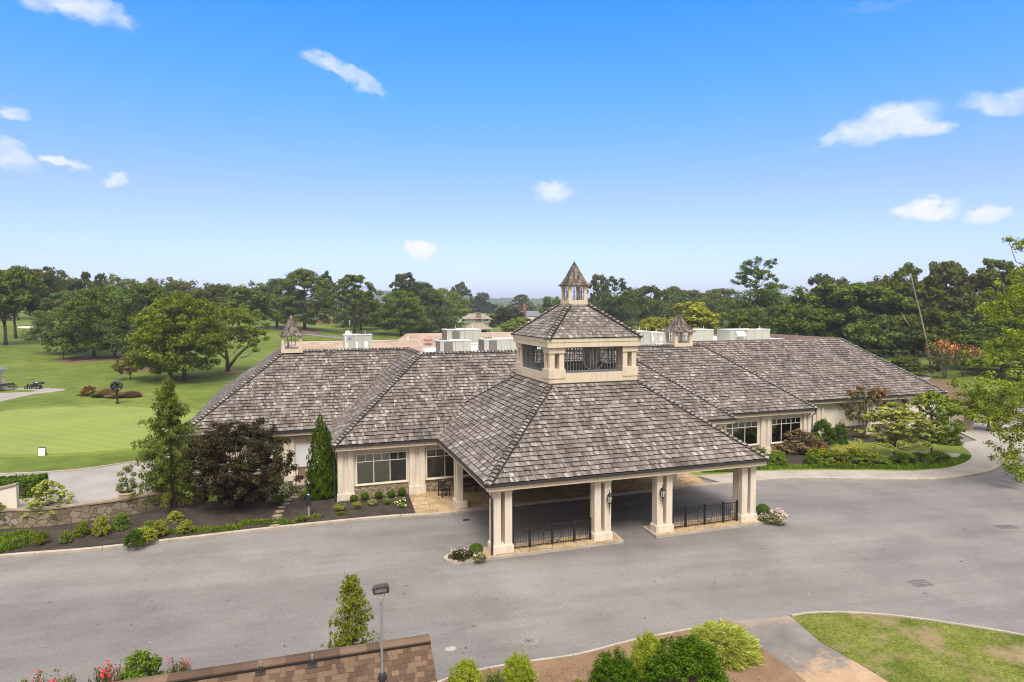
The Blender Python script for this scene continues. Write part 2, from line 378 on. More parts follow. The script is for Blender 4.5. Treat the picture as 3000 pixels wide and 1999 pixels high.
M['rubble'] = stone_mat('rubble_stone', 2.6, [(0, (.15, .115, .072)), (.3, (.235, .185, .122)), (.6, (.29, .245, .185)), (.85, (.215, .16, .092)), (1, (.34, .30, .24))], (1, 1, 1.25), (.10, .085, .065), .06)
M['ledge'] = stone_mat('stacked_ledge_stone', 4.2, [(0, (.13, .09, .06)), (.3, (.30, .22, .145)), (.6, (.42, .33, .22)), (.85, (.22, .135, .085)), (1, (.50, .42, .31))], (1, 1, 2.6), (.07, .055, .04), .05)
M['flag'] = plain('flagstone', (.27, .215, .16), .95, .35, 3, 0, .3, 30)
M['stamped'] = stone_mat('stamped_buff_concrete', 1.7, [(0, (.34, .235, .13)), (.5, (.43, .305, .175)), (1, (.50, .365, .22))], (1, 1, 1), (.25, .17, .09), .035)

def ground_mat(name, stops, scale, fine, fstops, bump=.2, bs=90, rough=.95, patch=None):
    t = NT(name); c = t.ramp(t.noise(scale, 6, None, .62), stops); c = t.mix(1, c, t.ramp(t.noise(fine, 4), fstops), 'MULTIPLY')
    if patch:
        c = t.mix(t.ramp(t.noise(patch[0], 6, None, .65), [(patch[1], (0,)*3), (patch[2], (1,)*3)]), c, patch[3])
    return t.prin(c, rough, 0, t.bump(t.noise(bs, 3), bump, .02), .2)
M['mulch'] = ground_mat('dark_mulch', [(.3, (.035, .027, .024)), (.7, (.075, .060, .052))], 1.2, 30, [(.3, (.35,)*3), (.7, (1.5,)*3)], .9, 45)
M['bark_mulch'] = ground_mat('brown_bark_mulch', [(.3, (.17, .105, .062)), (.7, (.27, .175, .11))], .9, 26, [(.3, (.5,)*3), (.7, (1.35,)*3)], .8, 40)
M['straw'] = ground_mat('pine_straw', [(.3, (.125, .080, .050)), (.7, (.205, .135, .085))], .6, 12, [(.3, (.6,)*3), (.7, (1.2,)*3)], .5, 20)
M['grass'] = ground_mat('mown_grass', [(.32, (.078, .112, .014)), (.5, (.108, .148, .021)), (.70, (.150, .185, .034))], .06, .5, [(.3, (.74,)*3), (.7, (1.2,)*3)], .5, 14)
M['lawn'] = ground_mat('patchy_lawn', [(.32, (.080, .105, .012)), (.5, (.125, .148, .022)), (.70, (.178, .182, .042))], .7, 11, [(.3, (.5,)*3), (.7, (1.4,)*3)], .8, 40, .95, (.42, .50, .66, (.26, .19, .115)))
M['lawn_neat'] = ground_mat('small_lawn', [(.32, (.110, .150, .022)), (.7, (.195, .225, .040))], .5, 8, [(.3, (.7,)*3), (.7, (1.25,)*3)], .5, 40)
def green_mat():
    t = NT('putting_green'); w = t.n('ShaderNodeTexWave', wave_type='BANDS', bands_direction='DIAGONAL'); w.inputs['Scale'].default_value = .35; w.inputs['Distortion'].default_value = .6; t.l(t.obj(), w.inputs['Vector'])
    c = t.ramp(w.outputs[0], [(.3, (.190, .235, .056)), (.7, (.204, .250, .062))]); c = t.mix(1, c, t.ramp(t.noise(.12, 5), [(.3, (.88,)*3), (.7, (1.1,)*3)]), 'MULTIPLY')
    return t.prin(c, .95, 0, None, .15)
M['green'] = green_mat()
M['collar'] = ground_mat('green_collar', [(.35, (.135, .180, .030)), (.65, (.160, .205, .040))], .15, 2, [(.3, (.85,)*3), (.7, (1.12,)*3)], .3, 20)
def asphalt_mat(name, a, b, stain=.86):
    t = NT(name); mp = t.n('ShaderNodeMapping'); mp.inputs['Rotation'].default_value = (0, 0, .12); t.l(t.obj(), mp.inputs[0]); v = mp.outputs[0]
    c = t.ramp(t.noise(.09, 5, v, .6, (1, 1.6, 1), .2), [(.34, a), (.66, b)])
    for sc, lo, e0, e1 in (((.06, .32, 1), stain, .36, .56), ((.06, 1.1, 1), .93, .40, .54), ((.35, .5, 1), .5+stain/2, .3, .5)):
        c = t.mix(1, c, t.ramp(t.noise(1.0, 5, v, .6, sc, .35), [(e0, (lo,)*3), (e1, (1,)*3)]), 'MULTIPLY')
    nz = t.n('ShaderNodeTexNoise'); nz.inputs['Scale'].default_value = .35; nz.inputs['Detail'].default_value = 6; t.l(v, nz.inputs['Vector'])
    e = t.n('ShaderNodeTexVoronoi', feature='DISTANCE_TO_EDGE'); e.inputs['Scale'].default_value = .085; t.l(t.mix(.5, v, nz.outputs['Color'], 'ADD'), e.inputs['Vector'])
    cr = t.math('ADD', e.outputs['Distance'], t.math('MULTIPLY', t.noise(.22, 2, v), .010)); c = t.mix(1, c, t.ramp(cr, [(.0045, (.90,)*3), (.0065, (1,)*3)]), 'MULTIPLY')
    c = t.mix(1, c, t.ramp(t.noise(.28, 6, None, .68), [(.36, (.87,)*3), (.5, (1,)*3), (.66, (1.05,)*3)]), 'MULTIPLY')
    od = t.n('ShaderNodeTexVoronoi'); od.inputs['Scale'].default_value = .42; t.l(t.mix(.15, t.obj(), nz.outputs['Color'], 'ADD'), od.inputs['Vector']); c = t.mix(1, c, t.ramp(od.outputs['Distance'], [(.02, (.70,)*3), (.07, (1,)*3)]), 'MULTIPLY')
    p = t.n('ShaderNodeTexVoronoi'); p.inputs['Scale'].default_value = .75; t.l(t.obj(), p.inputs['Vector'])
    c = t.mix(t.ramp(p.outputs['Distance'], [(.014, (1,)*3), (.030, (0,)*3)]), c, (.44, .37, .28))
    c = t.mix(1, c, t.ramp(t.noise(9, 6, None, .75), [(.3, (.80,)*3), (.7, (1.2,)*3)]), 'MULTIPLY')
    return t.prin(c, .85, 0, t.bump(t.noise(60, 3), .35, .012), .25)
M['asphalt'] = asphalt_mat('worn_asphalt', (.166, .155, .151), (.240, .224, .216), .86)
M['asphalt_new'] = asphalt_mat('dark_asphalt', (.060, .054, .054), (.085, .078, .077), .85)
def path_mat():
    t = NT('weathered_path'); c = t.ramp(t.noise(.9, 5, None, .6), [(.35, (.145, .135, .128)), (.65, (.215, .195, .175))]); sp = t.n('ShaderNodeSeparateXYZ'); t.l(t.obj(), sp.inputs[0])
    d = t.math('ADD', t.math('MULTIPLY', t.math('ADD', sp.outputs[1], 11.6), -.55), t.math('MULTIPLY', t.math('SUBTRACT', t.noise(1.1, 6, None, .65), .5), 2.4)); far = t.math('ADD', t.math('MULTIPLY', t.math('ADD', sp.outputs[1], 9.6), .9), t.math('MULTIPLY', t.math('SUBTRACT', t.noise(.8, 5), .5), 2.2))
    c = t.mix(t.ramp(far, [(.1, (0,)*3), (.7, (.75,)*3)]), c, (.34, .265, .20)); c = t.mix(t.ramp(d, [(.15, (0,)*3), (.55, (1,)*3)]), c, t.ramp(t.noise(2, 5), [(.3, (.33, .225, .14)), (.7, (.42, .30, .20))])); c = t.mix(1, c, t.ramp(t.noise(26, 3), [(.3, (.85,)*3), (.7, (1.12,)*3)]), 'MULTIPLY'); return t.prin(c, .9, 0, t.bump(t.noise(60, 3), .25, .01), .2)
M['path_old'] = path_mat()
M['drive'] = ground_mat('pale_drive_concrete', [(.35, (.26, .24, .225)), (.65, (.335, .31, .292))], .35, 12, [(.3, (.92,)*3), (.7, (1.06,)*3)], .15, 60)
M['walk'] = ground_mat('walk_concrete', [(.35, (.29, .264, .235)), (.65, (.375, .345, .312))], .5, 12, [(.3, (.92,)*3), (.7, (1.06,)*3)], .15, 60)

def leaf_mat(name, dark, light, trans=.30, hue=.0):
    dark = tuple(min(.9, v*k) for v, k in zip(dark, (1.5, 1.32, 1.0))); light = tuple(min(.9, v*k) for v, k in zip(light, (1.5, 1.32, 1.0)))
    t = NT(name); g = t.n('ShaderNodeNewGeometry'); oi = t.n('ShaderNodeObjectInfo')
    c = t.ramp(g.outputs['Random Per Island'], [(0, dark), (.55, tuple((a+b)/2 for a, b in zip(dark, light))), (1, light)])
    c = t.mix(1, c, t.ramp(t.noise(.33, 3), [(.35, (.72,)*3), (.65, (1.22,)*3)]), 'MULTIPLY')
    h = t.n('ShaderNodeHueSaturation'); t.l(c, h.inputs['Color'])
    t.l(t.math('ADD', t.math('MULTIPLY', oi.outputs['Random'], .03), .485), h.inputs['Hue'])
    t.l(t.math('ADD', t.math('MULTIPLY', oi.outputs['Random'], .35), .84), h.inputs['Value'])
    d = t.n('ShaderNodeBsdfDiffuse'); t.l(h.outputs[0], d.inputs[0]); tr = t.n('ShaderNodeBsdfTranslucent'); t.l(h.outputs[0], tr.inputs[0])
    mx = t.n('ShaderNodeMixShader'); mx.inputs[0].default_value = trans; t.l(d.outputs[0], mx.inputs[1]); t.l(tr.outputs[0], mx.inputs[2]); t.l(mx.outputs[0], t.out.inputs[0]); return t.mat
LEAF = {}
for k, d, l in [('oak', (.040, .075, .014), (.125, .180, .036)), ('oak_olive', (.045, .066, .018), (.140, .165, .050)), ('dark', (.030, .052, .018), (.095, .130, .044)), ('magnolia', (.022, .032, .012), (.075, .085, .030)),
                ('pine', (.046, .086, .022), (.145, .205, .055)), ('pine_bright', (.060, .105, .016), (.190, .255, .042)), ('pine_blue', (.042, .082, .028), (.125, .180, .066)), ('yellow', (.120, .150, .016), (.310, .330, .045)),
                ('hemlock', (.055, .095, .020), (.170, .225, .058)), ('plum', (.020, .017, .013), (.078, .062, .048)), ('plum_green', (.020, .026, .013), (.066, .076, .038)), ('arbor', (.016, .048, .003), (.070, .130, .008)), ('holly', (.020, .058, .008), (.085, .160, .026)),
                ('lime', (.115, .160, .014), (.320, .385, .055)), ('gold', (.105, .135, .018), (.355, .425, .080)), ('lime_green', (.060, .100, .012), (.190, .255, .035)), ('dogwood', (.085, .145, .020), (.250, .350, .060)), ('dogwood_pale', (.150, .210, .055), (.370, .440, .140)), ('azalea', (.085, .068, .046), (.200, .165, .120)),
                ('crape', (.050, .075, .022), (.160, .160, .060)), ('pink', (.55, .06, .14), (.80, .22, .32)), ('coral', (.55, .10, .08), (.80, .26, .20)), ('orange', (.60, .22, .03), (.80, .38, .06)), ('white_f', (.70, .68, .62), (.85, .84, .80)), ('cream_f', (.70, .60, .30), (.85, .78, .50)), ('lilac', (.50, .28, .52), (.78, .60, .78)), ('red', (.55, .01, .04), (.85, .04, .10)),
                ('bush', (.022, .062, .005), (.090, .180, .018)), ('grassy', (.130, .180, .030), (.360, .400, .115)), ('liriope', (.050, .105, .012), (.150, .230, .032)), ('fluff', (.14, .115, .075), (.32, .26, .19)), ('burning', (.075, .05, .018), (.20, .10, .04)), ('fern', (.055, .120, .016), (.165, .260, .045)), ('autumn', (.070, .062, .024), (.150, .125, .050))]:
    LEAF[k] = leaf_mat('leaf_'+k, d, l)

# ------------------------------------------------------------------ roofs of individual shingles
def shingles(poly, exposure=.305, wmin=.08, wmax=.26, thick=.066, jit=.013, gap=.010, ofs=Vector((0, 0, 0)), seed=0, tone_rows=False, rise=.004):
    """poly: coplanar convex 3-D points, first edge is the eave. -> list of quads (n,4,3), uvs"""
    R = np.random.default_rng(seed); P = [Vector(p) for p in poly]; e = (P[1]-P[0]).normalized(); nrm = e.cross(P[2]-P[1]).normalized()
    if nrm.z < 0: nrm = -nrm
    s = nrm.cross(e).normalized()
    if s.z < 0: s = -s
    Q = np.array([((p-P[0]).dot(e), (p-P[0]).dot(s)) for p in P]); smax = Q[:, 1].max()
    def span(h):
        xs = []
        for i in range(len(Q)):
            a, b = Q[i], Q[(i+1) % len(Q)]
            if (a[1]-h)*(b[1]-h) <= 0 and abs(a[1]-b[1]) > 1e-9: t = (h-a[1])/(b[1]-a[1]); xs.append(a[0]+t*(b[0]-a[0]))
            elif abs(a[1]-h) < 1e-6: xs.append(a[0])
        return (min(xs), max(xs)) if xs else None
    quads = []; uvs = []; rows = max(1, int(round(smax/exposure))); ex = smax/rows
    e_, s_, n_, p0 = (np.array(v) for v in (e, s, nrm, P[0]))
    def pt(u, v, h): return p0+e_*u+s_*v+n_*h-np.array(ofs)
    for k in range(rows):
        b0 = k*ex; b1 = min(smax-1e-4, b0+ex*1.12); A = span(b0+1e-4); B = span(b1)
        if not A or not B: continue
        u = A[0]-R.uniform(0, wmax)
        lo = min(A[0], B[0]); hi = max(A[1], B[1]); u = lo-R.uniform(0, wmax); cu = R.uniform(-.006, .006)
        while u < hi:
            w = R.uniform(wmin, wmax); u1 = u+w-gap; j = R.uniform(-jit, jit)+cu; th = thick*R.uniform(.75, 1.35)
            bl, br = max(u, A[0]), min(u1, A[1]); tl, tr = max(u, B[0]), min(u1, B[1])
            if br-bl > .01 or tr-tl > .01:
                if br < bl: bl = br = min(max((bl+br)/2, A[0]), A[1])
                if tr < tl: tl = tr = min(max((tl+tr)/2, B[0]), B[1])
                v0 = b0-j if k else b0-.02
                a, b_, c, d = pt(bl, v0, th), pt(br, v0, th), pt(tr, b1, rise), pt(tl, b1, rise)
                quads.append((a, b_, c, d)); uvs += [(bl+k*3.7, v0), (br+k*3.7, v0), (tr+k*3.7, b1), (tl+k*3.7, b1)]
                quads.append((pt(bl, v0, -.006), pt(br, v0, -.006), b_, a)); uvs += [(bl+k*3.7, v0-.02), (br+k*3.7, v0-.02), (br+k*3.7, v0), (bl+k*3.7, v0)]
            u += w
    return quads, uvs
BUTT = {'shake': 2}
def roof_plane(name, polys, parent, mat='shake', ofs=None, **kw):
    """several coplanar-by-face polygons -> ONE roof mesh: shakes plus a thin dark deck just below them"""
    ofs = root_loc(parent) if parent is not None else Vector((0, 0, 0)); V = []; F = []; UV = []; MI = []; sd = kw.pop('seed', 1)
    for i, poly in enumerate(polys):
        q, uv = shingles(poly, ofs=ofs, seed=sd*31+i, **kw)
        # weld the two quads of each shake so that they are one island
        for a in range(0, len(q), 2):
            top, butt = q[a], q[a+1]; b = len(V); V += [top[0], top[1], top[2], top[3], butt[0], butt[1]]
            F += [(b, b+1, b+2, b+3), (b+4, b+5, b+1, b)]; UV += uv[a*4:a*4+8]; MI += [0, BUTT.get(mat, 0)]
        P = [Vector(p)-ofs for p in poly]; nn = (P[1]-P[0]).cross(P[2]-P[1]).normalized(); nn = nn if nn.z > 0 else -nn
        b = len(V); V += [tuple(p-nn*.012) for p in P]+[tuple(p-nn*.10) for p in P]; k = len(P)
        F.append(tuple(b+j for j in range(k))); F.append(tuple(b+k+j for j in reversed(range(k)))); MI += [1, 1]; UV += [(0, 0)]*(2*k)
        for j in range(k):
            F.append((b+j, b+k+j, b+k+(j+1) % k, b+(j+1) % k)); MI.append(1); UV += [(0, 0)]*4
    me = bpy.data.meshes.new(name); me.from_pydata([tuple(map(float, v)) for v in V], [], F); me.materials.append(M[mat]); me.materials.append(M['underlay']); me.materials.append(M['butt'])
    me.polygons.foreach_set('material_index', MI); ul = me.uv_layers.new(name='UVMap'); ul.data.foreach_set('uv', np.asarray(UV, np.float32).ravel()); me.update()
    return link(name, me, parent)
def ridge_caps(name, lines, parent, mat='shake', step=.27, w=.19, lift=.10):
    """lines: (p, q, dir1, dir2): overlapping cap pieces from p (low) to q (high); dirs run down the two roof planes"""
    ofs = np.array(root_loc(parent))
    for (p, q, d1, d2) in lines:
        V = []; F = []; UV = []; DK = 0; R = np.random.default_rng(5)
        p, q, d1, d2 = (np.array(v, float) for v in (p, q, d1, d2)); d1 /= np.linalg.norm(d1); d2 /= np.linalg.norm(d2); Ln = np.linalg.norm(q-p); dr = (q-p)/Ln; n1 = np.cross(dr, d1); n2 = np.cross(dr, d2); n1 = n1*(1 if n1[2] > 0 else -1); n2 = n2*(1 if n2[2] > 0 else -1); d1 = d1-dr*d1.dot(dr); d2 = d2-dr*d2.dot(dr); d1 /= np.linalg.norm(d1); d2 /= np.linalg.norm(d2); up = n1/np.linalg.norm(n1)+n2/np.linalg.norm(n2); up /= np.linalg.norm(up)
        for dd in (d1, d2):
            b = len(V); e0, e1 = p+up*.085, q+up*.085; V += [e0-ofs, e0+dd*w*1.32-ofs, e1+dd*w*1.32-ofs, e1-ofs, e0-up*.09-ofs, e0+dd*w*1.32-up*.09-ofs, e1+dd*w*1.32-up*.09-ofs, e1-up*.09-ofs]; F += [(b, b+1, b+2, b+3), (b+1, b+5, b+6, b+2), (b, b+4, b+5, b+1)]; UV += [(0, 0)]*12; DK += 3
        n = max(1, int(Ln/step))
        for i in range(n):
            a = p+dr*Ln*i/n-dr*.01; b_ = p+dr*(Ln*(i+1)/n+.05); hh = lift+.018+R.uniform(0, .012); ww = w*R.uniform(.9, 1.12)
            A = a+up*hh; B = b_+up*lift*.55; b = len(V)
            V += [A-ofs, A+d1*ww-ofs, B+d1*ww-ofs, B-ofs, A+d2*ww-ofs, B+d2*ww-ofs, a+d1*ww*.95-ofs, a-ofs, a+d2*ww*.95-ofs]
            F += [(b, b+1, b+2, b+3), (b, b+3, b+5, b+4), (b+7, b+6, b+1, b), (b+8, b+7, b, b+4)]
            UV += [(0, i*.3), (.15, i*.3), (.15, i*.3+.25), (0, i*.3+.25), (0, i*.3), (0, i*.3+.25), (.15, i*.3+.25), (.15, i*.3)]+[(0, 0)]*8
        me = bpy.data.meshes.new(name); me.from_pydata([tuple(map(float, v)) for v in V], [], F); me.materials.append(M[mat]); me.materials.append(M['butt']); me.polygons.foreach_set('material_index', [1]*DK+[0]*(len(F)-DK)); ul = me.uv_layers.new(name='UVMap'); ul.data.foreach_set('uv', np.asarray(UV, np.float32).ravel()); me.update(); link(name, me, parent)

# ------------------------------------------------------------------ foliage
def leaf_quads(C, nrm, size, asp=.6, R=rng):
    """flat leaf cards at points C facing nrm with a random spin"""
    n = len(C); nrm = nrm/np.maximum(np.linalg.norm(nrm, axis=1, keepdims=True), 1e-6); a = R.normal(size=(n, 3)); a -= nrm*(a*nrm).sum(1, keepdims=True); a /= np.maximum(np.linalg.norm(a, axis=1, keepdims=True), 1e-6); b = np.cross(nrm, a)
    s = (size*R.uniform(.6, 1.35, n))[:, None]; a = a*s; b = b*s*asp; bend = nrm*s*.22
    return np.stack([C-a*.5, C+b*.5+bend*.3, C+a*.5, C-b*.5+bend*.3], 1)
def clump_leaves(centers, radii, per, size, R, flat=1.0, up=.45, shell=.6, asp=.6):
    Q = []
    for c, r in zip(centers, radii):
        n = max(3, int(per*R.uniform(.75, 1.25))); d = R.normal(size=(n, 3)); d /= np.linalg.norm(d, axis=1, keepdims=True); rr = r*(shell+(1-shell)*R.random(n))**.7; rr = r*np.where(R.random(n) < .75, R.uniform(shell, 1.05, n), R.uniform(.1, shell, n))
        p = np.asarray(c)+d*rr[:, None]*np.array((1, 1, flat)); nn = d+R.normal(size=(n, 3))*.40+np.array((0, 0, up*.9)); Q.append(leaf_quads(p, nn, np.full(n, size), asp, R))
    return np.concatenate(Q)
def limb_tubes(mb, base, tip, r0, r1, R, segs=4, wob=.06, n=6):
    base = np.asarray(base, float); tip = np.asarray(tip, float); L_ = np.linalg.norm(tip-base); pts = []
    for i in range(segs+1):
        t = i/segs; p = base+(tip-base)*t
        if 0 < i < segs: p = p+R.normal(size=3)*wob*L_*np.array((1, 1, .5))
        pts.append(tuple(p))
    mb.tube(pts, [r0+(r1-r0)*i/segs for i in range(segs+1)], n)
def proto(kind, seed, leaf):
    """unit tree (height 1, width about 1): (trunk mesh, crown mesh)"""
    R = np.random.default_rng(seed); mb = MB(); cen = []; rd = []
    if kind in ('oak', 'bushy'):
        z0, zc, hz = (.30, .62, .37) if kind == 'oak' else (.08, .52, .46); n = 150
        lob = [(R.uniform(-.24, .24), R.uniform(-.24, .24), R.uniform(zc-hz*.45, zc+hz*.55), R.uniform(.20, .30)) for _ in range(11)]
        for i in range(n):
            l = lob[R.integers(len(lob))]; d = R.normal(size=3); d /= np.linalg.norm(d); d[2] = abs(d[2])*.9-.25; k = l[3]*R.uniform(.75, 1.05)
            p = np.array(l[:3])+d*k*np.array((1, 1, .8)); p[2] = min(max(p[2], z0*.8), .965); cen.append(p); rd.append(R.uniform(.040, .085))
        Q = clump_leaves(cen, rd, 88, .042, R, .8)
        mb.tube([(0, 0, -.02), (.005, 0, .12), (0, .01, .3), (.01, 0, .55)], [.028, .020, .017, .009], 8)
        for l in lob: limb_tubes(mb, (0, 0, R.uniform(.22, .42)), (l[0]*.8, l[1]*.8, l[2]), .011, .003, R)
        for i in R.choice(n, 16, False): limb_tubes(mb, (cen[i][0]*.4, cen[i][1]*.4, cen[i][2]*.8), cen[i], .005, .0015, R, 3)
    elif kind == 'open':                          # tall woodland tree, tufted top with sky between
        n = 96
        for i in range(n):
            z = R.uniform(.42, .98); r = .42*math.sin(min(1, (1.04-z)/.62)*math.pi*.62)+.05; a = R.uniform(0, 2*math.pi); k = math.sqrt(R.random())
            cen.append(np.array((r*k*math.cos(a), r*k*math.sin(a), z))); rd.append(R.uniform(.035, .075))
        Q = clump_leaves(cen, rd, 84, .036, R, .62)
        mb.tube([(0, 0, -.02), (.008, .004, .3), (-.006, 0, .6), (.004, 0, .92)], [.020, .015, .010, .003], 7)
        for i in range(n): 
            if i % 2 == 0: limb_tubes(mb, (0, 0, max(.25, cen[i][2]-.14)), cen[i], .0055, .0015, R, 3)
    elif kind == 'pine':                          # rounded pine, layered tufts over a full dome
        n = 165
        for i in range(n):
            z = R.uniform(.16, .965); r = np.interp(z, [.14, .22, .34, .50, .68, .82, .92, .98], [.22, .40, .49, .49, .42, .31, .18, .05]); a = R.uniform(0, 2*math.pi); k = R.uniform(.25, 1.0)**.55; wob = 1+.16*math.sin(a*3+z*9+seed)
            cen.append(np.array((r*k*wob*math.cos(a), r*k*wob*math.sin(a), z-.04*k))); rd.append(R.uniform(.050, .098))
        Q = clump_leaves(cen, rd, 110, .034, R, .60, .35, .7, .42)
        mb.tube([(0, 0, -.02), (.006, 0, .2), (-.006, .004, .5), (.004, 0, .93)], [.026, .021, .014, .003], 8)
        for i in range(n):
            if i % 3 == 0: limb_tubes(mb, (0, 0, max(.14, cen[i][2]-.10)), cen[i], .006, .0016, R, 3)
    elif kind == 'twin':                          # leaning double-trunk pine with an umbrella crown
        n = 120
        for i in range(n):
            a = R.uniform(0, 2*math.pi); k = R.random()**.5; z = R.uniform(.42, .96)-.12*k; r = .5*k*(1 if z < .75 else .8)
            cen.append(np.array((r*math.cos(a), r*math.sin(a), z))); rd.append(R.uniform(.05, .09))
        Q = clump_leaves(cen, rd, 80, .038, R, .6, .55, .5, .4)
        mb.tube([(-.02, 0, -.02), (-.02, 0, .16), (-.05, .02, .42), (-.06, 0, .80)], [.030, .024, .016, .004], 8)
        mb.tube([(-.01, 0, .06), (.10, 0, .22), (.24, .02, .36), (.33, .02, .62)], [.022, .018, .013, .004], 8)
        mb.tube([(-.03, 0, .18), (-.13, 0, .28), (-.24, .03, .42)], [.014, .010, .004], 7)
        for i in range(0, n, 3): limb_tubes(mb, (cen[i][0]*.45, cen[i][1]*.45, cen[i][2]-.12), cen[i], .006, .0016, R, 3)
    elif kind == 'whitepine':                     # whorled limbs that turn up at the tips, thin top
        mb.tube([(0, 0, -.02), (0, 0, .5), (.004, 0, .95)], [.020, .013, .003], 8)
        for z in np.linspace(.10, .93, 17):
            rr = .50*(1-z)**.62+.05; m = 7 if z < .7 else 5
            for j in range(m):
                a = R.uniform(0, 2*math.pi); L_ = rr*R.uniform(.6, 1.08); up = .05+.22*max(0, z-.45); tip = np.array((L_*math.cos(a), L_*math.sin(a), z+up*R.uniform(.5, 1.2)))
                limb_tubes(mb, (0, 0, z), tip, .005, .0015, R, 3, .03)
                for t in (.45, .7, .9, 1.0):
                    if z > .72 and t < .6: continue
                    cen.append(np.array((0, 0, z))+(tip-np.array((0, 0, z)))*t+R.normal(size=3)*.012); rd.append(R.uniform(.046, .080)*(1 if z < .7 else .62))
        Q = clump_leaves(cen, rd, 46, .030, R, .6, .5, .5, .36)
    elif kind == 'hemlock':                       # small feathery conifer, drooping sprays
        mb.tube([(0, 0, -.02), (.01, 0, .5), (0, 0, .97)], [.018, .011, .002], 8); mb.tube([(.05, .03, -.02), (.04, .02, .3), (.03, 0, .6)], [.012, .008, .002], 7)
        for z in np.linspace(.10, .95, 30):
            rr = np.interp(z, [.1, .2, .4, .6, .8, .95], [.34, .46, .47, .36, .19, .05])
            for j in range(8):
                a = R.uniform(0, 2*math.pi); L_ = rr*R.uniform(.35, 1.15)*(1+.18*math.sin(a*2+seed)); tip = np.array((L_*math.cos(a), L_*math.sin(a), z+.03+R.uniform(-.05, .06)))
                if j < 4: limb_tubes(mb, (0, 0, z), tip, .004, .001, R, 3, .03, 5)
                for t in np.linspace(.35, 1.02, 5): cen.append(np.array((0, 0, z))+(tip-np.array((0, 0, z)))*t+np.array((0, 0, -.02*t*t))); rd.append(R.uniform(.032, .055))
        Q = clump_leaves(cen, rd, 26, .028, R, .7, .3, .4, .34)
    elif kind == 'arbor':                         # dense narrow cone
        mb.tube([(0, 0, -.02), (0, 0, .9)], [.03, .006], 8); n = 9000; z = 1-np.sqrt(R.random(n))*.985; z = np.clip(z, .01, .99); a = R.uniform(0, 2*math.pi, n); prof = np.interp(z, [0, .06, .2, .45, .7, .9, 1], [.30, .43, .49, .44, .31, .14, .01])
        lump = 1+.14*np.sin(a*5+z*23)+.10*np.sin(a*9-z*41)+R.normal(size=n)*.04; r = prof*lump*np.where(R.random(n) < .8, 1, R.uniform(.6, 1, n)); P_ = np.stack([r*np.cos(a), r*np.sin(a), z], 1); nn = np.stack([np.cos(a), np.sin(a), np.full(n, .35)], 1)+R.normal(size=(n, 3))*.35
        Q = leaf_quads(P_, nn, np.full(n, .042), .6, R)
    elif kind == 'cone':                          # young feathery evergreen
        mb.tube([(0, 0, -.02), (.01, 0, .5), (0, 0, .96)], [.016, .010, .002], 8)
        for z in np.linspace(.04, .97, 30):
            rr = .5*(1-z)**.72*(1 if z > .12 else .8)+.02
            for j in range(8):
                a = R.uniform(0, 2*math.pi); L_ = rr*R.uniform(.5, 1.1); tip = np.array((L_*math.cos(a), L_*math.sin(a), min(.995, z+.08*L_+R.uniform(0, .04))))
                if j < 3: limb_tubes(mb, (0, 0, z), tip, .004, .001, R, 2, .02, 5)
                for t in np.linspace(.3, 1.0, 4): cen.append(np.array((0, 0, z))+(tip-np.array((0, 0, z)))*t); rd.append(R.uniform(.022, .045))
        Q = clump_leaves(cen, rd, 17, .028, R, .9, .5, .4, .36)
    elif kind == 'small':                         # dogwood-like small tree: layered, open
        n = 110
        for i in range(n):
            a = R.uniform(0, 2*math.pi); k = R.random()**.5; z = R.uniform(.30, .96); r = .5*k*(math.sin(min(1, max(.05, (1.02-z)/.62))**.8*math.pi*.6))
            cen.append(np.array((r*math.cos(a), r*math.sin(a), z-.05*k))); rd.append(R.uniform(.045, .085))
        Q = clump_leaves(cen, rd, 62, .046, R, .42, .8, .3, .6)
        mb.tube([(0, 0, -.02), (.01, .01, .16), (0, 0, .34), (.01, 0, .7)], [.020, .016, .012, .004], 7)
        for i in range(0, n, 2): limb_tubes(mb, (0, 0, max(.18, cen[i][2]-.2)), cen[i], .006, .0015, R, 3, .07, 5)
    elif kind == 'vase':                          # crape myrtle: several pale stems, vase crown
        n = 125
        for i in range(n):
            a = R.uniform(0, 2*math.pi); k = R.random()**.5; z = R.uniform(.36, .96); r = (.16+.36*min(1, (z-.25)/.4))*k*(1 if z < .8 else .8)
            cen.append(np.array((r*math.cos(a), r*math.sin(a), z))); rd.append(R.uniform(.035, .065))
        Q = clump_leaves(cen, rd, 66, .036, R, .9, .4, .3, .5)
        for j in range(6):
            a = j*1.05+R.uniform(-.2, .2); mb.tube([(.02*math.cos(a), .02*math.sin(a), -.02), (.05*math.cos(a), .05*math.sin(a), .2), (.12*math.cos(a), .12*math.sin(a), .42), (.2*math.cos(a), .2*math.sin(a), .7)], [.013, .011, .008, .003], 7)
        for i in range(0, n, 3): limb_tubes(mb, (cen[i][0]*.4, cen[i][1]*.4, .40), cen[i], .004, .001, R, 3, .05, 5)
    elif kind == 'mound':                         # clipped or natural shrub
        n = 85
        for i in range(n):
            d = R.normal(size=3); d /= np.linalg.norm(d); d[2] = abs(d[2]); cen.append(d*R.uniform(.30, .44)*np.array((1, 1, 1.9))+np.array((0, 0, .06))); rd.append(R.uniform(.07, .13))
        for c in cen: c[2] = min(c[2], .90)
        Q = clump_leaves(cen, rd, 64, .056, R, 1.0, .4, .5, .55)
        for j in range(9): a = j*.7; limb_tubes(mb, (.03*math.cos(a), .03*math.sin(a), -.02), (.3*math.cos(a), .3*math.sin(a), R.uniform(.35, .7)), .014, .004, R, 3, .05, 5)
    elif kind == 'finebush':                      # broad shrub of many small upright leaves
        n = 330
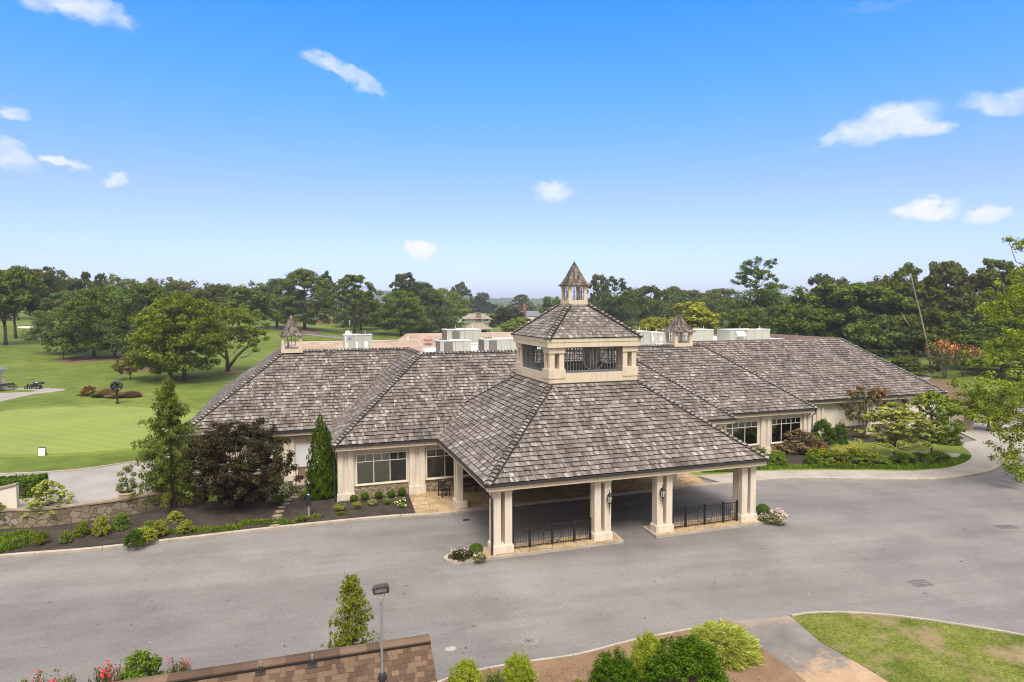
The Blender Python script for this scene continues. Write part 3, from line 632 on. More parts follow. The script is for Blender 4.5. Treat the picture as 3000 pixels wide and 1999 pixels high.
        for i in range(n):
            d = R.normal(size=3); d /= np.linalg.norm(d); d[2] = abs(d[2]); c_ = d*R.uniform(.33, .46)*(1+.10*math.sin(5*math.atan2(d[1], d[0])+seed))*np.array((1, 1, 1.9))+np.array((0, 0, .05)); c_[2] = min(c_[2], .93); cen.append(c_); rd.append(R.uniform(.045, .085))
        Q = clump_leaves(cen, rd, 74, .034, R, 1.1, .5, .5, .42)
        for j in range(9): a = j*.7; limb_tubes(mb, (.03*math.cos(a), .03*math.sin(a), -.02), (.3*math.cos(a), .3*math.sin(a), R.uniform(.35, .7)), .012, .003, R, 3, .05, 5)
    elif kind == 'ball':
        n = 3000; d = R.normal(size=(n, 3)); d /= np.linalg.norm(d, axis=1, keepdims=True); P_ = d*.47*np.where(R.random(n) < .8, R.uniform(.93, 1.03, n), R.uniform(.6, .95, n))[:, None]+np.array((0, 0, .5)); Q = leaf_quads(P_, d+R.normal(size=(n, 3))*.45, np.full(n, .07), .6, R)
        mb.tube([(0, 0, -.03), (0, 0, .5)], [.05, .03], 6)
    elif kind == 'wisp':                          # loose perennial: stems with leaves
        Q = []
        for j in range(46):
            a = R.uniform(0, 2*math.pi); L_ = R.uniform(.15, .5); tip = np.array((L_*math.cos(a), L_*math.sin(a), R.uniform(.45, 1.0)*(1.05-L_*.6)))
            mb.bar((0, 0, 0), tuple(tip), .008)
            t = R.uniform(.25, 1.05, 24)[:, None]; P_ = tip*t*np.array((1, 1, 1))+R.normal(size=(24, 3))*.05; P_[:, 2] = np.abs(P_[:, 2]); Q.append(leaf_quads(P_, R.normal(size=(24, 3))*.6+np.array((0, 0, .8)), np.full(24, .085), .5, R))
        Q = np.concatenate(Q)
    elif kind == 'tuftmound':                     # low rounded mound of arching variegated blades
        n = 9000; d = R.normal(size=(n, 3)); d /= np.linalg.norm(d, axis=1, keepdims=True); d[:, 2] = np.abs(d[:, 2]); lump = 1+.10*np.sin(7*np.arctan2(d[:, 1], d[:, 0])+seed)*np.sin(9*d[:, 2]); base = d*(.40*lump*R.uniform(.75, 1.02, n))[:, None]*np.array((1, 1, 1.95)); out = d*np.array((1, 1, .0))+R.normal(size=(n, 3))*.45; out[:, 2] = R.uniform(-.1, .9, n); out /= np.linalg.norm(out, axis=1, keepdims=True); L_ = R.uniform(.06, .13, n)[:, None]; tip = base+out*L_*np.array((1, 1, 1.6)); sd_ = np.cross(out, R.normal(size=(n, 3))); sd_ = sd_/np.linalg.norm(sd_, axis=1, keepdims=True)*.008; Q = np.stack([base-sd_, base+sd_, tip+sd_*.4, tip-sd_*.4], 1); mb.lathe((0, 0, -.02), [(.30, 0), (.30, .3), (.15, .6), (.02, .7)], 8)
    elif kind == 'blades':                        # ornamental grass mound
        n = 5200; a = R.uniform(0, 2*math.pi, n); k = np.sqrt(R.random(n)); base = np.stack([.40*k*np.cos(a), .40*k*np.sin(a), np.zeros(n)], 1); out = np.stack([np.cos(a), np.sin(a), np.zeros(n)], 1); h = R.uniform(.6, 1.0, n)*(1-.55*k**2); bend = R.uniform(.02, .22, n)*(.4+k)
        mid = base+out*(bend*.45)[:, None]+np.array((0, 0, 1))*(h*.72)[:, None]; tip = base+out*bend[:, None]*1.15+np.array((0, 0, 1))*(h*R.uniform(.8, 1.0, n))[:, None]; sd_ = np.cross(out, (0, 0, 1))*.0042+R.normal(size=(n, 3))*.002; Q = np.concatenate([np.stack([base-sd_, base+sd_, mid+sd_, mid-sd_], 1), np.stack([mid-sd_, mid+sd_, tip+sd_*.2, tip-sd_*.2], 1)]); mb.tube([(0, 0, -.02), (0, 0, .2)], [.05, .02], 6)
    tm = mb.build('trunk', M['bark_pale'] if kind in ('vase',) else M['bark'], None); me_t = tm.data; bpy.data.objects.remove(tm)
    me_t.polygons.foreach_set('use_smooth', [True]*len(me_t.polygons))
    return me_t, quad_mesh('crown', Q, LEAF[leaf])
_PC = {}
def get_proto(kind, var, leaf):
    k = (kind, var, leaf)
    if k not in _PC:
        g = (kind, var)
        if g not in _PC: _PC[g] = proto(kind, hash_(kind)+var*17, leaf); _PC[k] = _PC[g]
        else:
            t_, c_ = _PC[g]; c2 = c_.copy(); c2.materials.clear(); c2.materials.append(LEAF[leaf]); _PC[k] = (t_, c2)
    return _PC[k]
def hash_(s): return sum(ord(c)*(i+3) for i, c in enumerate(s))
_TV = {}
def plant(name, kind, leaf, label, cat, base, h, w, group=None, rot=None, crown='crown', stem='trunk', flowers=None, sink=0.0):
    """a plant of the given height and width standing at base"""
    v = _TV.get(kind, 0); _TV[kind] = v+1; t_, c_ = get_proto(kind, v % 3, leaf); b = np.asarray(base, float)
    root = thing(name, label, cat, (b[0], b[1], b[2]-sink), 0 if rot is None else rot, group)
    if rot is None: root.rotation_euler[2] = (v*2.399) % 6.283
    for nm, me in ((stem, t_), (crown, c_)):
        if nm is None: continue
        o = link(nm, me, root); o.scale = (w, w, h)
    if flowers:
        lf, n, sz, zmin = flowers; R = np.random.default_rng(900+v); co = np.empty(len(c_.vertices)*3, np.float32); c_.vertices.foreach_get('co', co); co = co.reshape(-1, 4, 3).mean(1)*np.array((w, w, h)); rr = np.hypot(co[:, 0], co[:, 1])/w
        sc = co[:, 2]/h+rr*.5; ok = np.where(sc > zmin)[0]; seeds = co[R.choice(ok, max(1, n//7))]; P_ = (seeds[:, None, :]+R.normal(size=(len(seeds), 7, 3))*sz*1.3).reshape(-1, 3)+np.array((0, 0, sz*.6)); Q = leaf_quads(P_, R.normal(size=P_.shape)*.5+np.array((0, -.3, .9)), np.full(len(P_), sz), .8, R)
        link('blossoms', quad_mesh('blossoms', Q, LEAF[lf]), root)
    return root
def plant_px(name, kind, leaf, label, cat, bx, by, ty, wpx, group=None, zb=None, **kw):
    """base pixel, top pixel row and width in pixels of the photograph give a plant its place and real size"""
    p = G(bx, by) if zb is None else onZ(bx, by, zb); d = depth(p); h = max(.15, (by-ty)/FPX*d*1.0); w = wpx/FPX*d
    if zb is None:
        # ground clutter stands on beds a little above the base sheet
        p[2] = max(p[2], bed_z(p[0], p[1]))
    return plant(name, kind, leaf, label, cat, p, h, w, group, **kw)
def bed_z(x, y): return float(T(x, y))
M['bare'] = ground_mat('bare_clay', [(.35, (.40, .275, .17)), (.65, (.50, .37, .26))], .8, 10, [(.3, (.85,)*3), (.7, (1.1,)*3)], .2, 50)
# ------------------------------------------------------------------ the setting
def structure(name, mb, mat, **kw):
    o = mb.build(name, mat, **kw); o["kind"] = "structure"; return o
def ground():
    def axis(lo, hi, f0, f1, fine, grow=1.16, mx=26):
        a = list(np.arange(f0, f1+1e-6, fine)); s = fine
        while a[-1] < hi: s = min(s*grow, mx); a.append(a[-1]+s)
        s = fine
        while a[0] > lo: s = min(s*grow, mx); a.insert(0, a[0]-s)
        return np.array(a)
    xs = axis(-420, 620, -31, -9, .32); ys = axis(-75, 760, 9, 24, .32)
    X, Y = np.meshgrid(xs, ys); Z = T(X, Y)-0.05; nx, ny = len(xs), len(ys)
    # far outside the grid: an apron out to the horizon
    me = bpy.data.meshes.new('ground'); V = np.stack([X, Y, Z], -1).reshape(-1, 3); i = np.arange(nx*ny).reshape(ny, nx)
    F = np.stack([i[:-1, :-1], i[:-1, 1:], i[1:, 1:], i[1:, :-1]], -1).reshape(-1, 4); V = V.tolist(); F = F.tolist()
    b = len(V); x0, x1, y0, y1 = xs[0], xs[-1], ys[0], ys[-1]; far = 4200
    V += [(-far, -600, -.3), (far, -600, -.3), (far, far, -.3), (-far, far, -.3)]
    bot = i[0, :].tolist(); top = i[-1, :].tolist(); lf = i[:, 0].tolist(); rt = i[:, -1].tolist()
    F += [[b, b+1]+bot[::-1], [b+1, b+2]+rt[::-1], [b+2, b+3]+top, [b+3, b]+lf]
    me.from_pydata(V, [], F); me.materials.append(M['grass']); me.polygons.foreach_set('use_smooth', [True]*len(me.polygons)); me.update()
    o = link('ground', me); o["kind"] = "structure"
ground()
def drape(name, poly, mat, zo, step=1.0, kind='structure', zflat=None):
    """a ground sheet with this outline, cut on a grid and laid on the terrain"""
    bm = bmesh.new(); vs = [bm.verts.new((p[0], p[1], 0)) for p in poly]; f = bm.faces.new(vs); bm.normal_update()
    if f.normal.z < 0: f.normal_flip()
    bmesh.ops.triangulate(bm, faces=bm.faces[:], ngon_method='EAR_CLIP')
    if zflat is None:
        x0, x1 = min(p[0] for p in poly), max(p[0] for p in poly); y0, y1 = min(p[1] for p in poly), max(p[1] for p in poly)
        for ax, a, b in ((0, x0, x1), (1, y0, y1)):
            k = math.ceil(a/step)*step
            while k < b:
                co = (k, 0, 0) if ax == 0 else (0, k, 0); no = (1, 0, 0) if ax == 0 else (0, 1, 0)
                bmesh.ops.bisect_plane(bm, geom=bm.verts[:]+bm.edges[:]+bm.faces[:], plane_co=co, plane_no=no); k += step
    for v in bm.verts: v.co.z = (float(T(v.co.x, v.co.y)) if zflat is None else zflat)+zo
    if zo > .006:
        r = bmesh.ops.extrude_edge_only(bm, edges=[e for e in bm.edges if e.is_boundary])
        for v in r['geom']:
            if isinstance(v, bmesh.types.BMVert): v.co.z -= .14
    me = bpy.data.meshes.new(name); bm.to_mesh(me); bm.free(); me.materials.append(M[mat])
    if zflat is None: me.polygons.foreach_set('use_smooth', [True]*len(me.polygons))
    o = link(name, me); o["kind"] = kind; return o
def spline(pts, n=6):
    P = [np.asarray(p, float)[:2] for p in pts]; out = []
    for i in range(len(P)-1):
        p0, p1, p2, p3 = P[max(i-1, 0)], P[i], P[i+1], P[min(i+2, len(P)-1)]
        for k in range(n):
            t = k/n; out.append(.5*((2*p1)+(-p0+p2)*t+(2*p0-5*p1+4*p2-p3)*t*t+(-p0+3*p1-3*p2+p3)*t**3))
    out.append(P[-1]); return [tuple(p) for p in out]
def offset(pts, d):
    P = np.array(pts); t = np.gradient(P, axis=0); t /= np.maximum(np.linalg.norm(t, axis=1, keepdims=True), 1e-6); n = np.stack([-t[:, 1], t[:, 0]], 1); return [tuple(p) for p in P+n*d]
def kerb_strip(name, pts, w=.18, h=.15, z0=-.04, joint=3.0):
    """kerb along pts, its body to the left of the direction of travel; cut by thin joints"""
    mb = MB(); A = np.array(pts); sl = np.r_[0, np.cumsum(np.linalg.norm(np.diff(A, axis=0), axis=1))]; Ltot = sl[-1]; n = max(1, int(Ltot/joint))
    for k in range(n):
        s = np.linspace(Ltot*k/n+.008, Ltot*(k+1)/n-.008, 6); C = np.stack([np.interp(s, sl, A[:, 0]), np.interp(s, sl, A[:, 1])], 1); i0 = [tuple(p) for p in C]; i1 = offset(i0, w); b0 = offset(i0, .03)
        vs = []; fs = []
        for j in range(6): 
            vs += [(*i0[j], z0), (*i0[j], h-.03), (*b0[j], h), (*i1[j], h), (*i1[j], z0)]
        for j in range(5):
            for q in range(4): fs.append((j*5+q, (j+1)*5+q, (j+1)*5+q+1, j*5+q+1))
        fs.append((0, 1, 2, 3, 4)); fs.append(tuple(25+q for q in (4, 3, 2, 1, 0))); mb.add(vs, fs)
    return structure(name, mb, M['kerb'])
def zpx(lst, z=0.0): return [tuple(onZ(px, py, z)[:2]) for px, py in lst]

# asphalt of the forecourt, flat at z = 0
drape('asphalt_road', [(-70, -45), (75, -45), (75, 24), (55, 24), (46, 10), (-8, 10.2), (-14, 8.6), (-70, 9.6)], 'asphalt', 0.0, zflat=0.0)
# far kerb, from the left planting bed round to the right-hand drive
KB = spline([(-60, 9.3), (-40, 8.75), (-30, 8.35)]+zpx([(0, 1636), (255, 1616), (510, 1587), (818, 1551), (1128, 1520), (1298, 1510), (1502, 1485), (1796, 1454), (2073, 1425), (2320, 1405.5), (2480, 1406.5), (2645, 1407.7), (2760, 1406.5), (2860, 1393.3), (2908, 1381), (2936, 1365), (2939, 1353), (2922, 1331), (2880, 1301), (2812, 1268)]))
kerb_strip('kerb', KB)
KI = offset(KB, .17)
BED = .13
# ground behind the kerb
LX = [p for p in KI if p[0] < -5.6]
drape('mulch_bed', LX+[(-5.6, 12.0), (-6.2, 17.9), (-11, 17.9), (-13.0, 15.5), (-13.2, 13.75), (-16.1, 12.9), (-17.1, 12.6), (-18.5, 12.06), (-20.9, 11.65), (-22.2, 11.6), (-24, 12.05), (-60, 13.4)], 'mulch', BED-.02, .5)
drape('planting_bed', [p for p in KI if -6.3 < p[0] < -1.2]+[(-.6, 12.3), (-6.3, 12.3)], 'mulch', BED, zflat=0)
pw = zpx([(1196, 1443)], .15)[0]
drape('stamped_walkway', [p for p in KI if -2.55 < p[0] < 18.4]+zpx([(2041, 1393), (2002, 1382)], .14)+[(17.2, 12.2), (pw[0], 12.3), (pw[0], pw[1])], 'stamped', BED+.004, zflat=0)
SWI = zpx([(2041, 1393.3), (2162, 1385), (2215, 1380), (2401, 1377), (2524, 1378.5), (2679, 1379.6), (2778, 1371), (2828, 1354.7), (2845, 1341), (2845, 1330), (2831.6, 1316.6), (2812, 1301.6)], .14)
swo = [p for p in KI if p[0] > 17.7 and not (p[0] > 45 and p[1] > 12.6)]
drape('sidewalk', swo+zpx([(2828, 1296)], .14)+SWI[::-1], 'walk', BED+.008, zflat=0)
mb = MB()                                        # saw-cut joints of the sidewalk
sj = spline(SWI, 3)
for k in range(3, len(sj)-2, 3):
    a = np.array(sj[k]); o = np.array(KI); b = o[np.argmin(np.linalg.norm(o-a, axis=1))]; mb.bar((*a, BED+.0085), (*b, BED+.0085), .02, .006)
structure('sidewalk_joints', mb, M['kerb'])
# lawn and beds between the sidewalk and the right-hand wings
drape('lawn', SWI+zpx([(2812, 1268)], .1)+[(60, 26), (52, 40), (49.5, 16.9), (31.6, 17.2), (31.6, 13.4), (22, 13.4), (22.3, 11.9), (17.2, 11.9)], 'lawn_neat', BED, zflat=0)
drape('shrub_bed', zpx([(2225, 1374), (2401, 1370), (2524, 1371), (2640, 1371), (2730, 1364), (2790, 1350), (2800, 1342), (2740, 1338), (2640, 1336), (2560, 1342), (2470, 1332), (2420, 1312), (2440, 1296), (2370, 1288), (2300, 1300), (2230, 1330), (2180, 1345)], .14), 'mulch', BED+.006, zflat=0)
drape('tree_ring', [(40.0+1.9*math.cos(a*.5236), 15.6+1.5*math.sin(a*.5236)) for a in range(12)], 'mulch', BED+.010, zflat=0)
drape('wall_bed', [(32.3, 16.9), (48, 16.9), (47.5, 15.4), (41.5, 16.2), (36, 15.6), (32.3, 15.6)], 'mulch', BED+.008, zflat=0)
drape('stepping_path', spline(zpx([(2585, 1345), (2640, 1334), (2700, 1330), (2770, 1336), (2845, 1342)], .15), 4)+spline(zpx([(2845, 1332), (2770, 1325), (2700, 1322), (2640, 1327), (2575, 1340)], .15), 4), 'walk', BED+.014, zflat=0)
drape('side_drive', zpx([(2939, 1361), (3000, 1373), (3250, 1395), (3400, 1360), (3200, 1270), (2960, 1236), (2800, 1232), (2790, 1250), (2812, 1268)], 0)+[p for p in KB if p[0] > 43 and p[1] > 5.6][::-1], 'drive', 0.008, zflat=0)
drape('back_lane', zpx([(2670, 1098), (2722, 1098), (2735, 1104), (2722, 1112), (2660, 1112)], 0), 'drive', .03, zflat=0)
drape('bare_bank', zpx([(2690, 1116), (2790, 1112), (2800, 1135), (2900, 1170), (2830, 1215), (2790, 1215), (2770, 1160)], 0), 'straw', .03, zflat=0)
# near side: kerb, bark bed, old path and lawn
near = spline(zpx([(3300, 1925), (3000, 1864), (2812, 1833), (2621, 1806.6), (2454, 1796), (2363, 1799), (2315, 1806.6)]), 4)
kerb_strip('near_kerb', near, .12, .10)
near2 = spline(zpx([(2100, 1830), (2027, 1845), (1949, 1860), (1847, 1880), (1688, 1921), (1561, 1939), (1435, 1959.5), (1300, 1992), (1180, 2035)])+[(-12, -8.4), (-24, -7.6)], 4)
kerb_strip('near_bed_kerb', near2, .12, .10)
pl = zpx([(2139, 1824), (2215, 1890), (2296, 1948), (2358, 1999), (2420, 2060)]); pr = zpx([(2315, 1806.6), (2335, 1822), (2406, 1885), (2502, 1938), (2602, 1999), (2700, 2060)])
drape('old_path', pl+pr[::-1], 'path_old', .03, zflat=0)
drape('bark_bed', offset(near2, .11)+[(-24, -24), (12.5, -24)]+[tuple(np.array(p)+np.array((-.02, 0))) for p in pl[::-1]], 'bark_mulch', .07, zflat=0)
drape('near_lawn', offset(near, .11)+[tuple(np.array(p)+np.array((-.01, 0))) for p in pr]+[(16, -24), (40, -24)], 'lawn', .05, zflat=0)

# golf course: upper drive, putting green, cart path, bunker, straw under the pines
drape('upper_drive', zpx([(-500, 1400), (-200, 1398), (0, 1392), (100, 1388), (220, 1380), (330, 1365), (430, 1350), (480, 1343)], 1.2)+[(-16.9, 17), (-16.8, 13.4), (-17.2, 13.0), (-18.6, 12.5), (-21, 12.1), (-22.3, 12.05), (-24.1, 12.5), (-60, 13.9)], 'drive', .02, .4)
e = spline(zpx([(-500, 1399), (-200, 1397), (0, 1391.5), (100, 1387.5), (220, 1379.5), (330, 1364.5), (430, 1349.5), (500, 1341)], 1.2), 3)
mb = MB()
for a, b in zip(e[:-1], e[1:]): mb.bar((*a, 1.24), (*b, 1.24), .16, .12)
structure('drive_edging', mb, M['kerb'])
drape('putting_green', spline([G(*p) for p in [(-420, 1250), (-200, 1222), (0, 1207), (100, 1197), (200, 1193), (330, 1192), (440, 1196), (560, 1208), (640, 1232), (640, 1262), (520, 1295), (400, 1312), (250, 1326), (100, 1331), (-100, 1330), (-300, 1320), (-420, 1285)]], 4), 'green', .03, 2.0)
drape('green_collar', spline([G(*p) for p in [(-460, 1250), (-200, 1214), (0, 1201), (100, 1190), (200, 1186), (330, 1185), (440, 1189), (570, 1201), (662, 1230), (662, 1268), (528, 1302), (400, 1319), (250, 1333), (100, 1338), (-100, 1338), (-300, 1328), (-460, 1290)]], 4), 'collar', .015, 2.0)
drape('cart_path', [G(*p) for p in [(-200, 1200), (0, 1177), (60, 1164), (105, 1154), (155, 1149), (194, 1143.5), (186, 1139.5), (150, 1137.5), (90, 1137), (40, 1138), (-60, 1138), (-60, 1141), (60, 1141), (112, 1144), (100, 1148), (60, 1150.5), (0, 1152), (-200, 1154)]], 'drive', .035, 2.0)
drape('bunker', [G(*p) for p in [(50, 958.5), (70, 956.6), (98, 956.2), (118, 958), (112, 961), (80, 962), (55, 961)]], 'sand', .08, 3.0)
def blob(px, py, wpx, hpx):
    c = G(px, py); l = G(px-wpx/2, py); n_ = G(px, py+hpx/2); rx = np.linalg.norm(l-c); ry = np.linalg.norm(n_-c); R = np.random.default_rng(int(px))
    return [(c[0]+rx*math.cos(a*.3307)*R.uniform(.85, 1.1), c[1]+ry*math.sin(a*.3307)*R.uniform(.85, 1.1)) for a in range(19)]
for (px, py, w_, h_) in [(250, 1052, 150, 22), (440, 1080, 150, 22), (515, 1116, 110, 10), (675, 1092, 70, 9), (880, 970, 120, 22), (312, 1050, 110, 16)]: drape('pine_straw', blob(px, py, w_, h_), 'straw', .06, 2.0)
drape('golf_path', spline([G(*p) for p in [(890, 978), (960, 984), (1010, 990), (1100, 997)]], 3)+spline([G(*p) for p in [(1100, 1001), (1010, 994), (960, 988), (890, 981)]], 3), 'asphalt', .06, 3.0)
drape('flower_bed', spline([G(*p) for p in [(222, 1158), (250, 1154), (330, 1152), (400, 1156), (416, 1161), (390, 1165), (320, 1165), (250, 1162), (222, 1158)]], 3), 'mulch', .045, 2.0)

# ridge of wooded hills on the horizon
def hills():
    V = []; F = []; R = np.random.default_rng(3)
    prof = lambda a, k: (np.interp(a, [-.62, -.3, -.1, .02, .10, .16, .19, .225, .25, .30, .36, .42, .8, 1.2], [26, 30, 34, 38, 46, 50, 50, 47, 38, 34, 30, 28, 30, 24])*(.62+.38*k))
    n = 420
    for k, (d, hh) in enumerate([(1150, .0), (1230, .35), (1330, .62), (1450, .86), (1560, 1.0), (1800, .7)]):
        for i in range(n):
            a = -.62+1.82*i/(n-1); h = prof(a, 1)*hh+R.normal()*1.3*(hh > 0)+(2.2*math.sin(i*.21+k)+1.6*math.sin(i*.083*(k+1)))*hh; V.append((CAM[0]+d*math.sin(a), CAM[1]+d*math.cos(a), h-.5))
    for k in range(5):
        for i in range(n-1): b = k*n+i; F.append((b, b+1, b+n+1, b+n))
    me = bpy.data.meshes.new('hills'); me.from_pydata(V, [], F); t = NT('wooded_hill'); t.prin(t.ramp(t.noise(.05, 4), [(.35, (.030, .050, .018)), (.65, (.075, .105, .035))]), 1); me.materials.append(t.mat); me.update(); o = link('hills', me); o["kind"] = "structure"
hills()

# distant wood that reads as one mass
def wood(name, spans, seed, leaf, size, n_per):
    R = np.random.default_rng(seed); C = []
    for (px0, px1, d0, d1, top) in spans:
        for _ in range(n_per):
            px = R.uniform(px0, px1); d = R.uniform(d0, d1); r = ray(px, 898); p = CAM+r*d/np.linalg.norm(r[:2]); h = (898-top)/FPX*d+CAM[2]; z = R.random()**.6*h*R.uniform(.78, 1.0); C.append((p[0], p[1], max(.5, z)))
    C = np.array(C); Q = clump_leaves(C, R.uniform(1.3, 2.8, len(C)), 30, size, R, .75)
    me = quad_mesh(name, Q, LEAF[leaf]); o = link(name, me); o["kind"] = "stuff"; return o
w1 = wood('woods', [(1640, 1800, 220, 240, 890), (1800, 2100, 230, 255, 878), (2060, 2330, 225, 250, 880), (2300, 2520, 200, 220, 875), (2500, 2740, 180, 200, 858), (2700, 3080, 172, 195, 842), (3000, 3400, 150, 175, 835)], 12, 'dark', .8, 260)
tag(w1, 'dense dark woodland filling in behind the single trees on the right', 'woods')
w2 = wood('treeline', [(-260, 220, 290, 330, 812), (180, 560, 300, 340, 816), (520, 800, 300, 350, 826), (760, 1330, 330, 390, 872)], 13, 'oak_olive', 1.4, 260)
tag(w2, 'far tree line closing off the golf course on the left', 'woods')
w3 = wood('undergrowth', [(990, 1260, 232, 245, 900), (1100, 1340, 225, 240, 895)], 14, 'dark', .9, 150)
tag(w3, 'dark undergrowth hedge below the pines behind the fairway', 'undergrowth')
w4 = wood('valley_trees', [(1340, 1800, 420, 560, 894), (1400, 1760, 640, 800, 893)], 15, 'oak', 2.2, 130)
tag(w4, 'hazy treetops in the valley below the distant hill', 'woods')
# ------------------------------------------------------------------ clubhouse
ZE, PI_, PC = 3.72, .764, .751
RR = 6.60; ZR = ZE+PI_*RR
UML, UMR, VM = -6.52, 22.83, 11.31
ULL, VL = -16.10, 17.38
U1, V1 = 32.15, 13.15
U2, V2 = 51.38, 16.69
club = thing('clubhouse', 'long single-storey clubhouse with grey cedar-shake hip roofs and cream walls', 'building', (8, 18, 0))
# roof sections, each its own mesh
rl = roof_plane('roof', [[(ULL, VL, ZE), (UML, VL, ZE), (UML+RR, VL+RR, ZR), (ULL+RR, VL+RR, ZR)], [(ULL, 42.6, ZE), (ULL, VL, ZE), (ULL+RR, VL+RR, ZR), (ULL+RR, 36.0, ZR)]], club, seed=1); rl["label"] = 'left wing roof with a small lantern on its ridge'
rm = roof_plane('roof', [[(UML, VM, ZE), (UMR, VM, ZE), (UMR-RR, VM+RR, ZR), (UML+RR, VM+RR, ZR)], [(UML, VL, ZE), (UML, VM, ZE), (UML+RR, VM+RR, ZR), (UML+RR, VL+RR, ZR)], [(UMR, VM, ZE), (UMR, V1, ZE), (UMR-RR, V1+RR, ZR), (UMR-RR, VM+RR, ZR)]], club, seed=2); rm["label"] = 'middle roof behind the drive-through canopy'
r1 = roof_plane('roof', [[(UMR, V1, ZE), (U1, V1, ZE), (U1-RR, V1+RR, ZR), (UMR-RR, V1+RR, ZR)], [(U1, V1, ZE), (U1, V2, ZE), (U1-RR, V2+RR, ZR), (U1-RR, V1+RR, ZR)]], club, seed=3); r1["label"] = 'right section roof with a small lantern on its ridge'
r2 = roof_plane('roof', [[(U1, V2, ZE), (U2, V2, ZE), (U2-RR, V2+RR, ZR), (U1-RR, V2+RR, ZR)], [(U2, V2, ZE), (U2, 41.5, ZE), (U2-RR, 35.0, ZR), (U2-RR, V2+RR, ZR)]], club, seed=4); r2["label"] = 'roof of the far right wing'
def hipdirs(p, q):
    """down-slope directions for a 45 degree hip"""
    return
DF = (0, -1, -PI_); DL = (-1, 0, -PI_); DR = (1, 0, -PI_); FL = (0, 1, -.02)
ridge_caps('ridge_cap', [((ULL, VL, ZE), (ULL+RR, VL+RR, ZR), (1, 0, 0), (0, 1, 0)), ((ULL+RR, VL+RR, ZR), (UML+RR, VL+RR, ZR), DF, FL), ((ULL+RR, 36, ZR), (ULL+RR, VL+RR, ZR), DL, (1, 0, -.02))], rl)
ridge_caps('ridge_cap', [((UML, VM, ZE), (UML+RR, VM+RR, ZR), (1, 0, 0), (0, 1, 0)), ((UML+RR, VM+RR, ZR), (UMR-RR, VM+RR, ZR), DF, FL), ((UMR, VM, ZE), (UMR-RR, VM+RR, ZR), (-1, 0, 0), (0, 1, 0)), ((UML+RR, VM+RR, ZR), (UML+RR, VL+RR, ZR), DL, (1, 0, -.02))], rm)
ridge_caps('ridge_cap', [((U1, V1, ZE), (U1-RR, V1+RR, ZR), (-1, 0, 0), (0, 1, 0)), ((UMR-RR, V1+RR, ZR), (U1-RR, V1+RR, ZR), DF, FL)], r1)
ridge_caps('ridge_cap', [((U2, V2, ZE), (U2-RR, V2+RR, ZR), (-1, 0, 0), (0, 1, 0))], r2)
# copper valley flashing
mb = MB(); n = 34
for i in range(n):
    a = np.array((UML, VL, ZE))+np.array((RR, RR, ZR-ZE))*i/n; b = np.array((UML, VL, ZE))+np.array((RR, RR, ZR-ZE))*(i+1.02)/n; mb.bar(a+np.array((-.02, -.02, .04)), b+np.array((-.02, -.02, .035)), .06, .02)
mb.build('valley_flashing', M['copper'], rm)
# gutters with fascia below
def eave(parent, segs, z=ZE):
    for (x0, y0, x1, y1, nx, ny) in segs:           # nx, ny: outward normal
        g = MB(); f = MB()
        t = np.array((x1-x0, y1-y0)); t = t/np.linalg.norm(t); o = np.array((nx, ny))
        a = np.array((x0, y0)); b = np.array((x1, y1)); c = (a+b)/2; L_ = np.linalg.norm(b-a)
        g.cbox((*(c+o*.05), z-.075), (abs(t[0])*L_+abs(nx)*.13, abs(t[1])*L_+abs(ny)*.13, .125))
        f.cbox((*(c-o*.10), z-.255), (abs(t[0])*(L_-.16)+abs(nx)*.16, abs(t[1])*(L_-.16)+abs(ny)*.16, .24))
        g.build('gutter', M['gutter'], parent); f.build('fascia', M['cream_trim'], parent)
eave(rl, [(ULL, VL, UML-.05, VL, 0, -1), (ULL, VL, ULL, 42.6, -1, 0)])
eave(rm, [(UML, VM, .1, VM, 0, -1), (16.2, VM, UMR, VM, 0, -1), (UML, VM, UML, VL, -1, 0), (UMR, VM, UMR, V1, 1, 0)])
eave(r1, [(UMR, V1, U1, V1, 0, -1), (U1, V1, U1, V2, 1, 0)])
eave(r2, [(U1, V2, U2, V2, 0, -1), (U2, V2, U2, 41.5, 1, 0)])
# flat roof with parapets and the tan inner slopes
mb = MB(); mb.box((ULL+RR+.05, VL+RR+.05, 3.4), (UML+RR-.02, 35.9, 7.75)); mb.box((UML+RR, VM+RR+.1, 3.4), (16.2, 46, 7.75)); mb.box((16.22, V1+RR+.1, 3.4), (25.5, 46, 8.02)); mb.box((25.52, V2+RR+.15, 3.4), (U2-RR-.1, 35.0, 8.40))
mb.build('flat_roof', M['roof_white'], club)
mb = MB(); mb.box((25.6, V2+RR-.03, ZR-.02), (U2-RR-.05, V2+RR+.22, ZR+.10)); mb.box((U2-RR-.22, V2+RR+.24, ZR-.30), (U2-RR-.02, 35.2, ZR+.08)); mb.box((26, 35.0, 8.2), (U2-RR-.24, 35.22, ZR+.08))
mb.build('parapet_cap', plain('brown_parapet', (.19, .125, .11), .6), club)
mb = MB(); mb.box((25.8, 34.8, 8.405), (U2-RR-.3, 34.98, 8.66)); mb.build('parapet', M['white'], club)
rt = roof_plane('inner_roof', [[(-9.4, 30.6, 7.78), (3.0, 30.6, 7.78), (3.0, 36.0, 8.82), (-9.4, 36.0, 8.82)], [(.5, 40.0, 7.80), (26, 40.0, 7.80), (26, 46.0, 9.0), (3.5, 46.0, 9.0)]], club, 'tan_shingle', exposure=.16, wmin=.3, wmax=.9, thick=.006, seed=8); rt["label"] = 'tan shingled inner slope behind the flat roof'
mb = MB(); mb.box((-9.4, 36.02, 7.0), (3.0, 36.14, 8.86)); mb.box((3.5, 46.02, 7.0), (26, 46.14, 9.04)); mb.build('back_wall', M['stucco_pale'], club)
mb = MB(); mb.tube([(2.0, 35.2, 8.8), (2.0, 35.2, 9.2)], .05, 6); mb.build('vent_pipe', M['white'], club)
